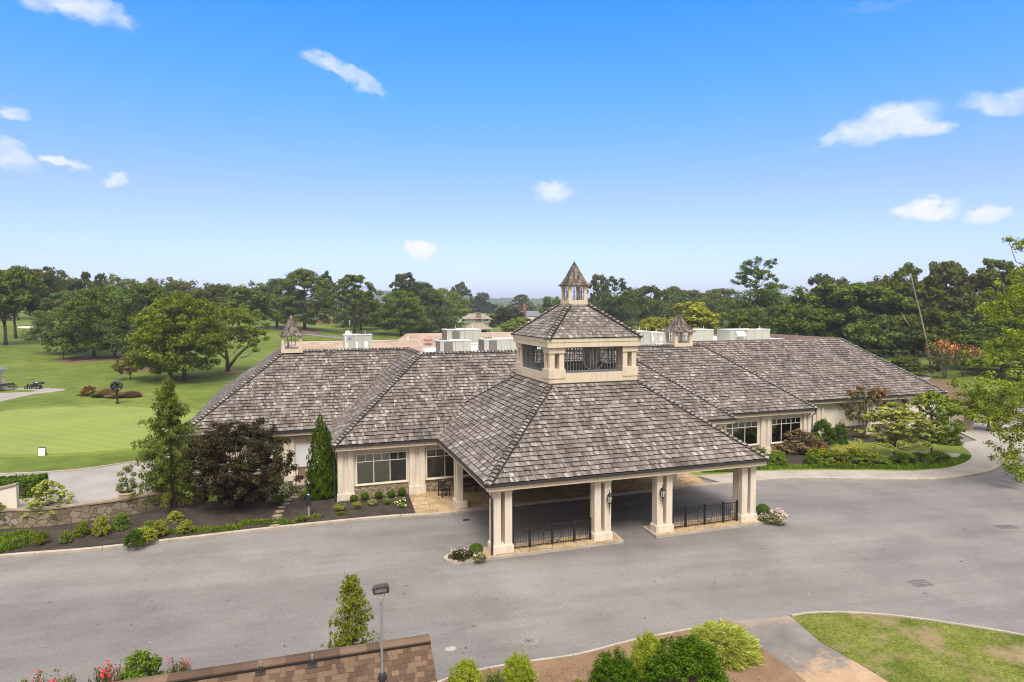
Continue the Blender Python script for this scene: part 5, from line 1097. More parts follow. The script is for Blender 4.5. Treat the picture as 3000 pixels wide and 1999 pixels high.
# ------------------------------------------------------------------ buildings behind
def hip(m, x0, x1, y0, y1, z, h, ins, mi=0):
    m.add([(x0, y0, z), (x1, y0, z), (x1, y1, z), (x0, y1, z), (x0+ins, (y0+y1)/2, z+h), (x1-ins, (y0+y1)/2, z+h)], [(0, 1, 5, 4), (1, 2, 5), (2, 3, 4, 5), (3, 0, 4), (3, 2, 1, 0)], mi)
def two_storey():
    d = 238.0; r = ray(1397, 985); p = CAM+r*d/(r@_F); z0 = float(T(p[0], p[1])); k = d/FPX; cy = math.atan2(p[0]-CAM[0], p[1]-CAM[1])
    t = thing('house', 'two-storey taupe-roofed house with a stone chimney, beyond the clubhouse flat roof', 'house', (p[0], p[1], z0), -cy); zz = lambda py: CAM[2]-(py-898)*k-z0; xx = lambda px: (px-1397)*k
    def B(m, x0, x1, y0, y1, za, zb): m.box((xx(x0), y0, zz(zb)), (xx(x1), y1, zz(za)))
    m = MB(); B(m, 1358, 1437, 0, 8, 934, 945.5); m.box((xx(1320), -1, 0), (xx(1440), 9, zz(962))); B(m, 1335, 1357, 1, 7, 936, 945); m.build('wall', M['white'], t, world=False)
    m = MB(); hip(m, xx(1352), xx(1441), -1, 9, zz(934), zz(919.5)-zz(934), xx(1374)-xx(1352)); B(m, 1352, 1441, -1, 9, 934.1, 935.3); m.build('roof', M['house_roof'], t, world=False)
    m = MB(); hip(m, xx(1357), xx(1440), -4.5, 3, zz(964), zz(945.5)-zz(964), 3.4); m.build('roof', M['house_roof'], t, world=False)
    m = MB(); B(m, 1396, 1409, -.5, .6, 917, 945); B(m, 1394.5, 1410.5, -.6, .7, 916, 918.4); m.build('chimney', M['ledge'], t, world=False)
    m = MB()
    for x in (1355, 1359, 1420, 1424, 1428): B(m, x-1.3, x+1.3, -.06, .02, 936.5, 941)
    m.build('window', M['dark'], t, world=False)
    m = MB(); m.box((xx(1362), -1.06, 0), (xx(1424), -.98, zz(968))); m.build('porch_opening', M['dark'], t, world=False); return t
two_storey()
def slate_house():
    d = 300.0; r = ray(1545, 930); p = CAM+r*d/(r@_F); z0 = 0.0; k = d/FPX; t = thing('house', 'slate-blue roof with a tall red brick chimney, mostly hidden by trees left of the cupola', 'house', (p[0], p[1], z0), -.2); zt = CAM[2]-(912-898)*k; ze = CAM[2]-(926-898)*k; m = MB(); hip(m, -6, 8, -5, 5, ze, zt-ze, 3); m.build('roof', M['slate'], t, world=False); m = MB(); m.box((-5.5, -4.5, 0), (7.5, 4.5, ze)); m.build('wall', M['white'], t, world=False)
    c = (1532-1545)*k; m = MB(); m.box((c-.75, -5.2, ze-1), (c+.75, -4.2, CAM[2]+(898-890)*k)); m.build('chimney', M['brick'], t, world=False)
slate_house()
def fence(pxs, label):
    pts = [G(*p) for p in pxs]; t = thing('wooden_fence', label, 'fence', pts[0]); m = MB(); P = MB()
    for a, b in zip(pts[:-1], pts[1:]):
        L_ = np.linalg.norm(b-a); n = max(1, int(L_/.16)); d = (b-a)/L_
        for i in range(n): q = a+d*L_*(i+.5)/n; ang = math.atan2(d[1], d[0]); m.cbox((q[0], q[1], q[2]+.95), (L_/n*.92, .03, 1.9+random.uniform(-.03, .03)), 0, ang)
        for i in range(int(L_/2.4)+1): q = a+d*min(L_, 2.4*i); P.cbox((q[0]-d[1]*.08, q[1]+d[0]*.08, q[2]+.98), (.11, .11, 2.0), 0, math.atan2(d[1], d[0]))
    m.build('boards', M['wood_orange'] if 'orange' in label else M['wood_grey'], t); P.build('posts', M['wood_grey'], t); return t
fence([(806, 949), (886, 948)], 'orange cedar fence panel run left of the tall pine group'); fence([(930, 950), (992, 949)], 'orange cedar fence run between the pine group and the dark hedge')
fence([(2788, 1262), (2850, 1262)], 'grey weathered board fence beside the right-hand drive')
# pavilion, bench and cooler at the left edge of the course
def pavilion():
    p = G(-40, 1150); t = thing('shelter', 'white-posted shelter with a dark hip roof, cut by the left edge', 'shelter', p); b = root_loc(t); k = depth(p)/FPX; h = (1150-1098)*k
    for dx in (0, -3.4):
        for dy in (0, 3.4): m = MB(); m.cbox((b.x+dx+.2, b.y+dy, b.z+h/2), (.5, .5, h)); m.cbox((b.x+dx+.2, b.y+dy, b.z+.15), (.62, .62, .3)); m.build('post', M['stucco_pale'], t)
    m = MB(); m.box((b.x-3.7, b.y-.4, b.z+h-.1), (b.x+.65, b.y+3.8, b.z+h+.35)); m.build('beam', M['white'], t); m = MB(); hip(m, b.x-4.2, b.x+1.0, b.y-.8, b.y+4.2, b.z+h+.36, 1.5, 2.4); m.build('roof', M['slate'], t)
pavilion()
def bench(p, ang, label, L_=1.75, mat='iron'):
    t = thing('bench', label, 'bench', p, ang); m = MB()
    for i in range(4): m.box((-L_/2, -.05+.11*i-.2, .43), (L_/2, .04+.11*i-.2, .46))
    m.build('seat', M[mat], t, world=False); m = MB()
    for i in range(4): m.box((-L_/2, .25, .52+.09*i), (L_/2, .28, .59+.09*i))
    m.build('backrest', M[mat], t, world=False)
    for x in (-L_/2+.12, L_/2-.12):
        m = MB(); m.bar((x, -.22, 0), (x, -.2, .43), .05); m.bar((x, .22, 0), (x, .27, .9), .05); m.bar((x, -.22, .42), (x, .24, .42), .05); m.bar((x, -.24, .64), (x, .26, .66), .05); m.bar((x, -.22, .42), (x, -.23, .64), .04); m.build('leg', M['iron'], t, world=False)
    return t
bench(G(23, 1143), .9, 'black park bench on the grass beside the cart path', 2.0)
p = G(13, 1137); t = thing('water_cooler', 'white water cooler on a stand behind the park bench', 'water cooler', p); m = MB(); m.cbox((p[0], p[1], p[2]+.35), (.7, .45, .7)); m.build('stand', M['white'], t); m = MB(); m.lathe((p[0]-.15, p[1], p[2]+.7), [(.22, 0), (.24, .1), (.22, .5), (.12, .6)], 14); m.build('barrel', M['white'], t); m = MB(); m.lathe((p[0]-.15, p[1], p[2]+1.3), [(.12, 0), (.12, .08), (.03, .12)], 10); m.build('lid', M['dark'], t)
# utility vehicle with its driver
def buggy():
    a = G(75, 1141); b = G(122, 1139.5); c = (a+b)/2; d = b-a; L_ = 2.75; ang = math.atan2(d[1], d[0]); t = thing('utility_cart', 'dark green three-wheeled turf cart with an open load bed, on the cart path', 'utility cart', c, ang)
    t.scale = (.74, .74, .74)
    # local x runs from front (-) to back (+)
    def wheel(x, y, r, w):
        m = MB(); m.tube([(x, y-w/2, r), (x, y-w*.35, r), (x, y+w*.35, r), (x, y+w/2, r)], [r*.86, r, r, r*.86], 18); o = m.build('wheel', M['rubber'], t, world=False); m = MB(); m.tube([(x, y-w*.56, r), (x, y+w*.56, r)], r*.45, 12); m.build('rim', M['tin'], o, world=False)
    wheel(-1.12, -.02, .30, .26); wheel(.86, -.5, .31, .28); wheel(.86, .5, .31, .28); wheel(-.30, -.48, .22, .2)
    m = MB(); m.bar((-1.12, 0, .32), (-.85, 0, .95), .07); m.bar((-1.0, 0, .62), (.9, 0, .52), .12, .14); m.box((-.75, -.42, .34), (.1, .42, .44)); m.box((-.1, -.48, .44), (.62, .48, .78)); m.bar((.4, -.5, .31), (.86, .5, .31), .08); m.build('chassis', M['iron'], t, world=False)
    m = MB(); m.box((.28, -.58, .84), (1.5, .58, .90)); m.box((.28, -.58, .90), (1.5, -.53, 1.16)); m.box((.28, .53, .90), (1.5, .58, 1.16)); m.box((1.45, -.53, .90), (1.5, .53, 1.16)); m.box((.28, -.53, .90), (.33, .53, 1.2)); m.build('load_bed', M['cart_paint'], t, world=False)
    m = MB(); m.box((-.28, -.28, .78), (.22, .28, .88)); m.box((.14, -.28, .88), (.24, .28, 1.12)); m.build('seat', M['rubber'], t, world=False)
    m = MB(); m.ring((-.80, 0, 1.0), .17, .03, 'x', 16); m.bar((-.85, 0, .93), (-.80, 0, 1.0), .04); m.build('steering_wheel', M['iron'], t, world=False)
    m = MB(); m.add([(-1.0, -.3, .6), (-1.0, .3, .6), (-.78, .3, .95), (-.78, -.3, .95), (-.95, -.3, .58), (-.95, .3, .58), (-.73, .3, .93), (-.73, -.3, .93)], [(0, 1, 2, 3), (7, 6, 5, 4), (0, 3, 7, 4), (1, 5, 6, 2), (3, 2, 6, 7), (0, 4, 5, 1)]); m.build('front_shield', M['cart_paint'], t, world=False)
    m = MB(); m.box((.4, -.4, .91), (.75, .1, 1.2)); m.build('tool_box', M['white'], t, world=False)
    # the driver, one skinned body
    person('person', 'person in a grey shirt and dark cap driving the turf cart', c, ang)
def skin_body(name, J, E, mat, parent, sub=2):
    me = bpy.data.meshes.new(name); me.from_pydata([j[:3] for j in J], E, []); o = link(name, me, parent); o.modifiers.new('skin', 'SKIN'); sv = me.skin_vertices[0].data if me.skin_vertices else None
    if sv is None:
        return o
    for i, j in enumerate(J): sv[i].radius = (j[3], j[4] if len(j) > 4 else j[3]); sv[i].use_root = (i == 0)
    s = o.modifiers.new('smooth', 'SUBSURF'); s.levels = s.render_levels = sub; me.materials.append(mat); o.modifiers['skin'].use_smooth_shade = True; return o
def loft(mb, rings, n=12, mi=0, cap=True):
    """one continuous surface through elliptical rings (centre, axis a, axis b)"""
    b = len(mb.v)
    for (c, a, bb) in rings:
        c, a, bb = map(np.asarray, (c, a, bb))
        for k in range(n): t = 2*math.pi*k/n; mb.v.append(tuple(c+a*math.cos(t)+bb*math.sin(t)))
    for i in range(len(rings)-1):
        for k in range(n): mb.f.append((b+i*n+k, b+i*n+(k+1) % n, b+(i+1)*n+(k+1) % n, b+(i+1)*n+k)); mb.m.append(mi)
    if cap: mb.f.append(tuple(b+k for k in reversed(range(n)))); mb.f.append(tuple(b+(len(rings)-1)*n+k for k in range(n))); mb.m += [mi, mi]
def person(name, label, c, ang):
    t = thing(name, label, 'person', c, ang); t.scale = (.74, .74, .74); bm = bpy.data.meshes.new('body'); o = link('body', bm, t)
    J = [(0, 0, .96, .16, .13), (-.03, 0, 1.14, .15, .12), (-.08, 0, 1.34, .17, .12), (-.10, 0, 1.46, .09, .08), (-.12, 0, 1.54, .055), (-.15, 0, 1.64, .095, .085), (-.15, 0, 1.72, .08, .075),
         (-.09, -.19, 1.41, .06), (-.30, -.25, 1.20, .045), (-.66, -.16, 1.08, .035), (-.76, -.15, 1.07, .035), (-.09, .19, 1.41, .06), (-.30, .25, 1.20, .045), (-.66, .16, 1.08, .035), (-.76, .15, 1.07, .035),
         (-.06, -.11, .92, .10), (-.46, -.15, .90, .075), (-.58, -.15, .50, .05), (-.72, -.15, .47, .045), (-.06, .11, .92, .10), (-.46, .15, .90, .075), (-.58, .15, .50, .05), (-.72, .15, .47, .045)]
    E = [(0, 1), (1, 2), (2, 3), (3, 4), (4, 5), (5, 6), (2, 7), (7, 8), (8, 9), (9, 10), (2, 11), (11, 12), (12, 13), (13, 14), (0, 15), (15, 16), (16, 17), (17, 18), (0, 19), (19, 20), (20, 21), (21, 22)]
    bm.from_pydata([j[:3] for j in J], E, []); bpy.context.view_layer.objects.active = o; md = o.modifiers.new('skin', 'SKIN'); bpy.context.view_layer.update()
    sv = bm.skin_vertices[0].data if len(bm.skin_vertices) else bm.attributes
    try:
        for i, j in enumerate(J): sv[i].radius = (j[3], j[4] if len(j) > 4 else j[3]); sv[i].use_root = (i == 0)
    except Exception: pass
    s = o.modifiers.new('smooth', 'SUBSURF'); s.levels = s.render_levels = 2
    n = NT('driver_clothes'); sp = n.n('ShaderNodeSeparateXYZ'); n.l(n.obj(), sp.inputs[0]); c0 = n.ramp(n.math('MULTIPLY', sp.outputs[2], .55), [(.0, (.13, .085, .06)), (.505, (.13, .085, .06)), (.52, (.25, .245, .225)), (.82, (.25, .245, .225)), (.835, (.40, .24, .17))], 'CONSTANT'); bm.materials.append(n.prin(c0, .9))
    m = MB(); m.lathe((-.15, 0, 1.70), [(.105, -.03), (.108, .02), (.09, .08), (.03, .115)], 14); m.box((-.30, -.07, 1.675), (-.20, .07, 1.69)); m.build('cap', M['cap_cloth'], t, world=False)
    m = MB(); m.box((-.262, -.018, 1.60), (-.24, .018, 1.635)); m.box((-.25, -.035, 1.565), (-.235, .035, 1.572)); m.box((-.248, -.045, 1.648), (-.236, -.02, 1.658)); m.box((-.248, .02, 1.648), (-.236, .045, 1.658)); m.build('face', M['skin'], t, world=False)
    return t
buggy()
# course fan on its post
def course_fan():
    p = G(344, 1182); k = depth(p)/FPX; t = thing('course_fan', 'large round fan in a teal drum on a post beside the putting green', 'fan', p, .0); hc = (1182-1131)*k; r = 14.2*k; m = MB(); m.tube([(0, 0, 0), (0, 0, hc-r)], .09, 10); m.cbox((0, 0, .05), (.35, .35, .1)); m.cbox((0, 0, hc-r-.1), (.3, .3, .25)); m.build('post', M['iron'], t, world=False)
    ax = Vector((-.08, -.99, -.06)).normalized(); c = Vector((0, 0, hc)); L_ = .75
    m = MB(); n = 28; pts = []
    a = ax.cross(Vector((0, 0, 1))).normalized(); b = a.cross(ax).normalized()
    def ringp(s_, rr): return [tuple(c+ax*s_+(a*math.cos(2*math.pi*i/n)+b*math.sin(2*math.pi*i/n))*rr) for i in range(n)]
    prof = [(L_/2, r*1.04), (-L_/2, r), (-L_/2, r*.95), (L_/2, r*.97)]; V = sum([ringp(*q) for q in prof], []); F = [(j*n+i, j*n+(i+1) % n, ((j+1) % 4)*n+(i+1) % n, ((j+1) % 4)*n+i) for j in range(4) for i in range(n)]; m.add(V, F); m.build('drum', M['teal'], t, world=False)
    m = MB()
    for i in range(6):
        th = i*math.pi/3+.3; d = a*math.cos(th)+b*math.sin(th); e = ax.cross(d); tw = (e*.8+ax*.5).normalized()*.19; o = c+ax*.1
        m.add([tuple(o+d*.12-tw*.4), tuple(o+d*.12+tw*.4), tuple(o+d*r*.93+tw), tuple(o+d*r*.93-tw)]+[tuple(q+ax*.03) for q in (o+d*.12-tw*.4, o+d*.12+tw*.4, o+d*r*.93+tw, o+d*r*.93-tw)], [(0, 1, 2, 3), (7, 6, 5, 4), (0, 4, 5, 1), (1, 5, 6, 2), (2, 6, 7, 3), (3, 7, 4, 0)])
    m.tube([tuple(c-ax*.2), tuple(c+ax*.25)], .15, 12); m.build('blades', M['iron'], t, world=False)
    m = MB()
    for k_ in (.35, .65, .95): q = ringp(L_/2+.01, r*k_); [m.bar(q[i], q[(i+1) % n], .02) for i in range(n)]
    for i in range(0, n, 7): q = ringp(L_/2+.02, r*.97); m.bar(tuple(c+ax*(L_/2+.02)), q[i], .02)
    m.build('guard', M['iron'], t, world=False)
course_fan()
def sandwich_board():
    p = G(124, 1335); k = depth(p)/FPX; h = 24.5*k; w = 19*k; t = thing('sandwich_board', 'white A-frame notice board with dark frame at the edge of the putting green', 'sign', p, .15); b = .36*h
    for s_ in (-1, 1):
        fr = MB(); P = lambda x, z, o=0: (x, s_*(b*(1-z/h))+o*s_, z); q = [(-w/2, 0), (w/2, 0), (w/2, h), (-w/2, h)]
        fr.add([P(x, z) for x, z in q]+[P(x, z, .03) for x, z in q], [(0, 1, 2, 3), (7, 6, 5, 4), (0, 4, 5, 1), (1, 5, 6, 2), (2, 6, 7, 3), (3, 7, 4, 0)]); o = fr.build('board', M['post_cover'], t, world=False)
        if s_ < 0:
            pa = MB(); q = [(-w*.43, h*.06), (w*.43, h*.06), (w*.43, h*.90), (-w*.43, h*.90)]; pa.add([P(x, z, .034) for x, z in q]+[P(x, z, .044) for x, z in q], [(0, 1, 2, 3), (7, 6, 5, 4), (0, 4, 5, 1), (1, 5, 6, 2), (2, 6, 7, 3), (3, 7, 4, 0)]); o2 = pa.build('notice', M['white'], t, world=False)
            le = MB()
            for zc, ww in ((.74, .5), (.61, .62), (.50, .55), (.28, .16)):
                x = -w*ww/2
                while x < w*ww/2: l_ = random.uniform(.05, .12)*w; q = [(x, h*(zc-.022)), (min(x+l_, w*ww/2), h*(zc-.022)), (min(x+l_, w*ww/2), h*(zc+.022)), (x, h*(zc+.022))]; le.add([P(a_, z_, .047) for a_, z_ in q]+[P(a_, z_, .045) for a_, z_ in q], [(0, 1, 2, 3), (7, 6, 5, 4)]); x += l_+.03*w
            le.build('lettering', M['letter'], o2, world=False)
sandwich_board()

# ------------------------------------------------------------------ left garden
def stone_wall():
    t = thing('stone_wall', 'curved rubble-stone retaining wall with a flat stone coping, below the upper drive', 'wall', (-20, 12, 0)); pts = spline([(-60, 13.5), (-40, 12.7), (-30, 12.35), (-24, 12.05), (-22.2, 11.6), (-20.9, 11.65), (-18.5, 12.06), (-17.1, 12.6), (-16.1, 12.9), (-15.2, 13.2), (-14.0, 13.6)], 5); back = offset(pts, .42); m = MB(); cp = MB(); n = len(pts); zt = 1.24
    vs = [(*p, -.1) for p in pts]+[(*p, zt) for p in pts]+[(*p, zt) for p in back]+[(*p, -.1) for p in back]; fs = []
    for i in range(n-1): fs += [(i, i+1, n+i+1, n+i), (n+i, n+i+1, 2*n+i+1, 2*n+i), (2*n+i, 2*n+i+1, 3*n+i+1, 3*n+i)]
    fs += [(n-1, 4*n-1, 3*n-1, 2*n-1)]; m.add(vs, fs); m.build('stonework', M['rubble'], t); f0 = offset(pts, -.05); b0 = offset(pts, .47); i = 0
    while i < n-1: j = min(n-1, i+2); cp.prism([f0[i], f0[j], b0[j], b0[i]] if j-i == 1 else [f0[i], f0[i+1], f0[j], b0[j], b0[i+1], b0[i]], zt+.002, zt+.075+random.uniform(0, .02)); i = j
    cp.build('coping', M['flag'], t)
stone_wall()
a = onZ(50, 1494, 1.22); b = onZ(-60, 1500, 1.22); t = thing('cheek_wall', 'low sloping plastered wall with a stone cap at the left edge', 'wall', (a[0], a[1], 1.2)); m = MB(); d = np.array((b[0]-a[0], b[1]-a[1]))
pf = [(a[0], a[1], 1.2), (b[0], b[1]+.3, 1.2), (b[0], b[1]+.3, 2.25), (a[0], a[1], 3.05-1.2+.75)]; pf[3] = (a[0], a[1], 2.55); pf[2] = (b[0], b[1]+.3, 2.1)
m.add(pf+[(x, y+.35, z) for x, y, z in pf], [(0, 1, 2, 3), (7, 6, 5, 4), (0, 3, 7, 4), (1, 5, 6, 2), (3, 2, 6, 7)]); m.build('plaster', M['stucco_pale'], t); m = MB(); m.add([(x, y-.05, z+.01) for x, y, z in pf[2:]]+[(x, y+.4, z+.01) for x, y, z in pf[2:]]+[(x, y-.05, z+.1) for x, y, z in pf[2:]]+[(x, y+.4, z+.1) for x, y, z in pf[2:]], [(0, 1, 3, 2), (4, 6, 7, 5), (0, 4, 5, 1), (2, 3, 7, 6), (0, 2, 6, 4), (1, 5, 7, 3)]); m.build('cap', M['flag'], t)
def clipped_hedge(label, x0, x1, y0, y1, z0, z1, leaf, seed):
    R = np.random.default_rng(seed); n = int(7500); f = R.integers(0, 5, n); u, v = R.random(n), R.random(n); P = np.zeros((n, 3)); N_ = np.zeros((n, 3))
    for k in range(n):
        if f[k] <= 1: P[k] = (x0+(x1-x0)*u[k], y0+(y1-y0)*v[k], z1); N_[k] = (0, 0, 1)
        elif f[k] == 2: P[k] = (x0+(x1-x0)*u[k], y0, z0+(z1-z0)*v[k]); N_[k] = (0, -1, .2)
        elif f[k] == 3: P[k] = (x1, y0+(y1-y0)*u[k], z0+(z1-z0)*v[k]); N_[k] = (1, 0, .2)
        else: P[k] = (x0+(x1-x0)*u[k], y1, z0+(z1-z0)*v[k]); N_[k] = (0, 1, .2)
    P += R.normal(size=P.shape)*.03; Q = leaf_quads(P, N_+R.normal(size=P.shape)*.45, np.full(n, .14), .6, R); t = thing('clipped_hedge', label, 'hedge', (x0, y0, z0)); o = link('foliage', quad_mesh('foliage', Q-np.array((x0, y0, z0)), LEAF[leaf]), t); m = MB(); m.box((x0+.1, y0+.1, z0), (x1-.1, y1-.1, z1-.08)); m.build('twigs', M['bark'], t)
h = onZ(0, 1470, 1.25); clipped_hedge('square-clipped green hedge behind the sloping plastered wall', h[0]-4, h[0]+1.75, h[1]+.4, h[1]+1.8, 1.2, 2.25, 'holly', 5)
p = onZ(83, 1456, 1.22); m = MB(); m.box((p[0], p[1], 1.2), (p[0]+.35, p[1]+.7, 2.1)); m.box((p[0]-.03, p[1]-.03, 2.1), (p[0]+.38, p[1]+.73, 2.16)); tag(m.build('litter_bin', M['post_cover']), 'dark litter bin at the end of the clipped hedge', 'bin')
# topiary in a pot
def topiary():
    p = onZ(372.5, 1463, 1.22); k = depth(p)/FPX; t = thing('planter', 'round buff planter on the upper drive', 'planter', p); r = 23*k; m = MB(); m.lathe((p[0], p[1], p[2]), [(r*.62, 0), (r*.8, .14), (r*.94, .34), (r, .36), (r, .44), (r*.86, .44), (r*.84, .36)], 26); m.build('bowl', M['glaze_pot'], t); m = MB(); m.lathe((p[0], p[1], p[2]+.36), [(r*.84, 0), (.02, .03)], 22); m.build('soil', M['soil'], t)
    q = np.array((p[0], p[1], p[2]+.38)); H = (1452-1375)*k; t = thing('topiary', 'cloud-pruned spiral topiary growing in the round buff planter', 'topiary', q); m = MB(); m.tube([(0, 0, 0), (.07, 0, H*.3), (-.05, 0, H*.55), (.04, 0, H*.95)], [.05, .04, .03, .015], 8); m.build('stem', M['bark_pale'], t, world=False); R = np.random.default_rng(4); C = []; rr = []
    for (x, z, s_) in [(.02, .95, .95), (.12, .84, .85), (-.25, .72, 1.0), (.30, .68, .85), (-.12, .52, 1.1), (.22, .46, 1.0), (-.26, .30, .9), (.28, .30, .9), (-.05, .33, .8), (-.30, .16, 1.0), (.10, .12, 1.0), (.32, .20, .7)]: C.append((x*k*62, R.normal()*.05, z*H)); rr.append(s_*10.5*k)
    Q = clump_leaves(C, rr, 190, .075, R, .68, .3, .8); link('foliage', quad_mesh('foliage', Q, LEAF['hemlock']), t)
topiary()
# stepping stones, hooded post, drains
for i, (x, y, w_) in enumerate([(668, 250, 34), (655, 297, 26), (617, 337, 26), (532, 370, 24), (508, 418, 22), (455, 462, 22), (415, 515, 30), (400, 572, 27), (392, 612, 26), (386, 650, 26), (368, 700, 26)]):
    c = onZ(720+x/4.357, 1380+y/4.357, .15); rw = w_/FPX*depth(c)*.55; R = np.random.default_rng(i); P = [(c[0]+rw*math.cos(a*.785+.2)*R.uniform(.85, 1.15), c[1]+rw*.75*math.sin(a*.785+.2)*R.uniform(.85, 1.15)) for a in range(8)]; m = MB(); m.prism(P, .05, .165+.004*(i % 3)); o = m.build('stepping_stone', M['flag']); tag(o, ['flat stepping stone nearest the white door', 'second stepping stone from the white door', 'third stepping stone from the white door', 'fourth stepping stone from the white door', 'fifth stepping stone, halfway along the row', 'stepping stone just left of the hooded post', 'broad stepping stone where the row turns to the kerb', 'fourth stepping stone from the kerb', 'third stepping stone from the kerb', 'second stepping stone from the kerb', 'stepping stone touching the kerb'][i], 'stepping stone', 'stepping stones to the white door')
p = onZ(904.8, 1511, .13); k = depth(p)/FPX; t = thing('garden_post', 'blue-black hooded box on a wooden post in the mulch bed', 'post box', p); m = MB(); m.cbox((p[0], p[1], p[2]+.4), (.11, .11, .85)); m.build('post', M['wood_grey'], t); m = MB(); z0 = p[2]+32*k; z1 = p[2]+60*k; w_ = 7*k; m.box((p[0]-w_, p[1]-w_, z0), (p[0]+w_, p[1]+w_, z1-.1)); m.tube([(p[0], p[1]-w_*1.05, z1-.1), (p[0], p[1]+w_*1.05, z1-.1)], w_, 14); m.build('box', M['post_cover'], t); m = MB(); m.lathe((p[0], p[1], z1+w_-.14), [(.05, 0), (.05, .06), (.02, .09)], 10); m.build('knob', M['white'], t)
def manhole(px, py, r, label, mat, ring=True):
    c = onZ(px, py, .006); t = thing('manhole_cover', label, 'manhole cover', c); m = MB(); m.lathe((c[0], c[1], .004), [(r, 0), (r, .012), (r*.86, .016), (r*.84, .010), (.02, .010)], 30); o = m.build('cover', M[mat], t); m = MB()
    for kk in (.25, .5, .72): m.ring((c[0], c[1], .016), r*kk, .03, 'y', 4) if False else None
    for kk in range(6): a = kk*math.pi/6; m.bar((c[0]-r*.7*math.cos(a), c[1]-r*.7*math.sin(a), .0165), (c[0]+r*.7*math.cos(a), c[1]+r*.7*math.sin(a), .0165), .022, .004)
    m.build('tread', M['grate_dark'], t)
M['grate_dark'] = plain('worn_iron', (.13, .12, .115), .7, .2)
M['cover'] = plain('worn_iron_cover', (.21, .19, .178), .7, .25, 5); M['patch'] = plain('pale_patch', (.33, .30, .27), .9, .15, 4); M['drain_iron'] = plain('drain_iron', (.045, .045, .055), .6, .2, 6)
manhole(1549, 1879, .36, 'round ribbed manhole cover in the road above the near bed', 'cover')
m = MB(); c = onZ(1320, 1901, .005); R = np.random.default_rng(2); m.prism([(c[0]+.22*math.cos(a*.628)*R.uniform(.8, 1.1), c[1]+.17*math.sin(a*.628)*R.uniform(.8, 1.1)) for a in range(10)], -.01, .009); tag(m.build('road_patch', M['patch']), 'small pale patch in the road left of the manhole cover', 'patch')
m = MB(); c = onZ(1366, 1523.5, .005); m.prism([(c[0]+.22*math.cos(a*.628), c[1]+.16*math.sin(a*.628)) for a in range(10)], -.01, .012); tag(m.build('valve_cover', M['dark']), 'small black valve cover in the road just before the canopy', 'valve cover')
M['grate'] = plain('worn_grate_iron', (.20, .19, .185), .6, .2, 6)
def grate(px, py, w_, l_, ang, label):
    c = onZ(px, py, .0); t = thing('storm_grate', label, 'drain', c, ang); m = MB(); m.box((-w_/2, -l_/2, .002), (w_/2, l_/2, .006)); m.build('pit', M['dark'], t, world=False); m = MB()
    for i in range(11): x = -w_/2+w_*i/10; m.box((x-.020, -l_/2, .0065), (x+.020, l_/2, .02))
    for y in (-l_/2, -.16*l_, .16*l_, l_/2): m.box((-w_/2, y-.02, .007), (w_/2, y+.02, .018))
    m.build('bars', M['grate'], t, world=False)
grate(2696, 1709, .82, .62, -.12, 'barred iron storm drain in the open road, nearest the lawn'); grate(2948, 1544, 1.0, .6, -.25, 'barred iron storm drain at the right edge of the road')
# seats under the canopy
bench((1.9, 11.0, .14), 0, 'black bench against the stone base under the canopy', 1.3)
def armchair(p, ang, label):
    t = thing('chair', label, 'chair', p, ang); m = MB(); m.box((-.28, -.26, .40), (.28, .26, .45)); m.build('seat', M['iron'], t, world=False); m = MB()
    for i in range(4): m.box((-.28, .24, .5+.12*i), (.28, .27, .56+.12*i))
    m.bar((-.27, .25, .45), (-.27, .28, .98), .04); m.bar((.27, .25, .45), (.27, .28, .98), .04); m.bar((-.25, .255, .5), (.25, .255, .95), .03); m.bar((.25, .255, .5), (-.25, .255, .95), .03); m.build('backrest', M['iron'], t, world=False)
    for x in (-.27, .27):
        m = MB(); m.bar((x, -.24, 0), (x, -.24, .65), .045); m.bar((x, .25, 0), (x, .25, .45), .045); m.bar((x, -.26, .65), (x, .26, .65), .05); m.build('leg', M['iron'], t, world=False)
armchair((.2, 10.6, .14), .25, 'black iron armchair behind the left rear canopy column'); armchair((13.6, 10.6, .14), -.2, 'black iron armchair behind the right rear canopy column')

# ------------------------------------------------------------------ foreground roof and floodlight
ZR0 = 4.05; ra = onZ(1259, 1872, ZR0); rb = onZ(486, 1991, ZR0); dr = (rb-ra)/np.linalg.norm(rb-ra); rb = ra+dr*14; pn = np.array((dr[1], -dr[0], 0)); pn = pn if pn[1] < 0 else -pn      # pn points to the camera
cab = thing('cabin', 'small building seen from above, with a brown asphalt-shingle gable roof', 'building', (ra[0], ra[1], 0)); sl = math.tan(rad(27))
f1 = ra+pn*5.2-np.array((0, 0, 5.2*sl)); f2 = rb+pn*5.2-np.array((0, 0, 5.2*sl)); k1 = ra-pn*1.05-np.array((0, 0, 1.05*math.tan(rad(24)))); k2 = rb-pn*1.05-np.array((0, 0, 1.05*math.tan(rad(24))))
cr = roof_plane('roof', [[tuple(f2), tuple(f1), tuple(ra), tuple(rb)], [tuple(k1), tuple(k2), tuple(rb), tuple(ra)]], cab, 'asphalt_shingle', exposure=.135, wmin=.08, wmax=.24, thick=.010, jit=.0, gap=.003, seed=9)
m = MB(); rs = np.random.default_rng(3); n = 46; up = np.array((0, 0, 1.))
for i in range(n):
    a = ra+dr*14*i/n; b = ra+dr*14*(i+1.02)/n; j = up*rs.uniform(0, .006); sN = -pn*.17-up*.045; sF = pn*.15-up*.055
    m.add([a+up*.075+j, b+up*.070+j, b+sF+up*.085, a+sF+up*.09+j, a+sN+up*.085, b+sN+up*.085, a+sF+up*.055, b+sF+up*.055], [(0, 1, 2, 3), (0, 4, 5, 1), (3, 2, 7, 6)])
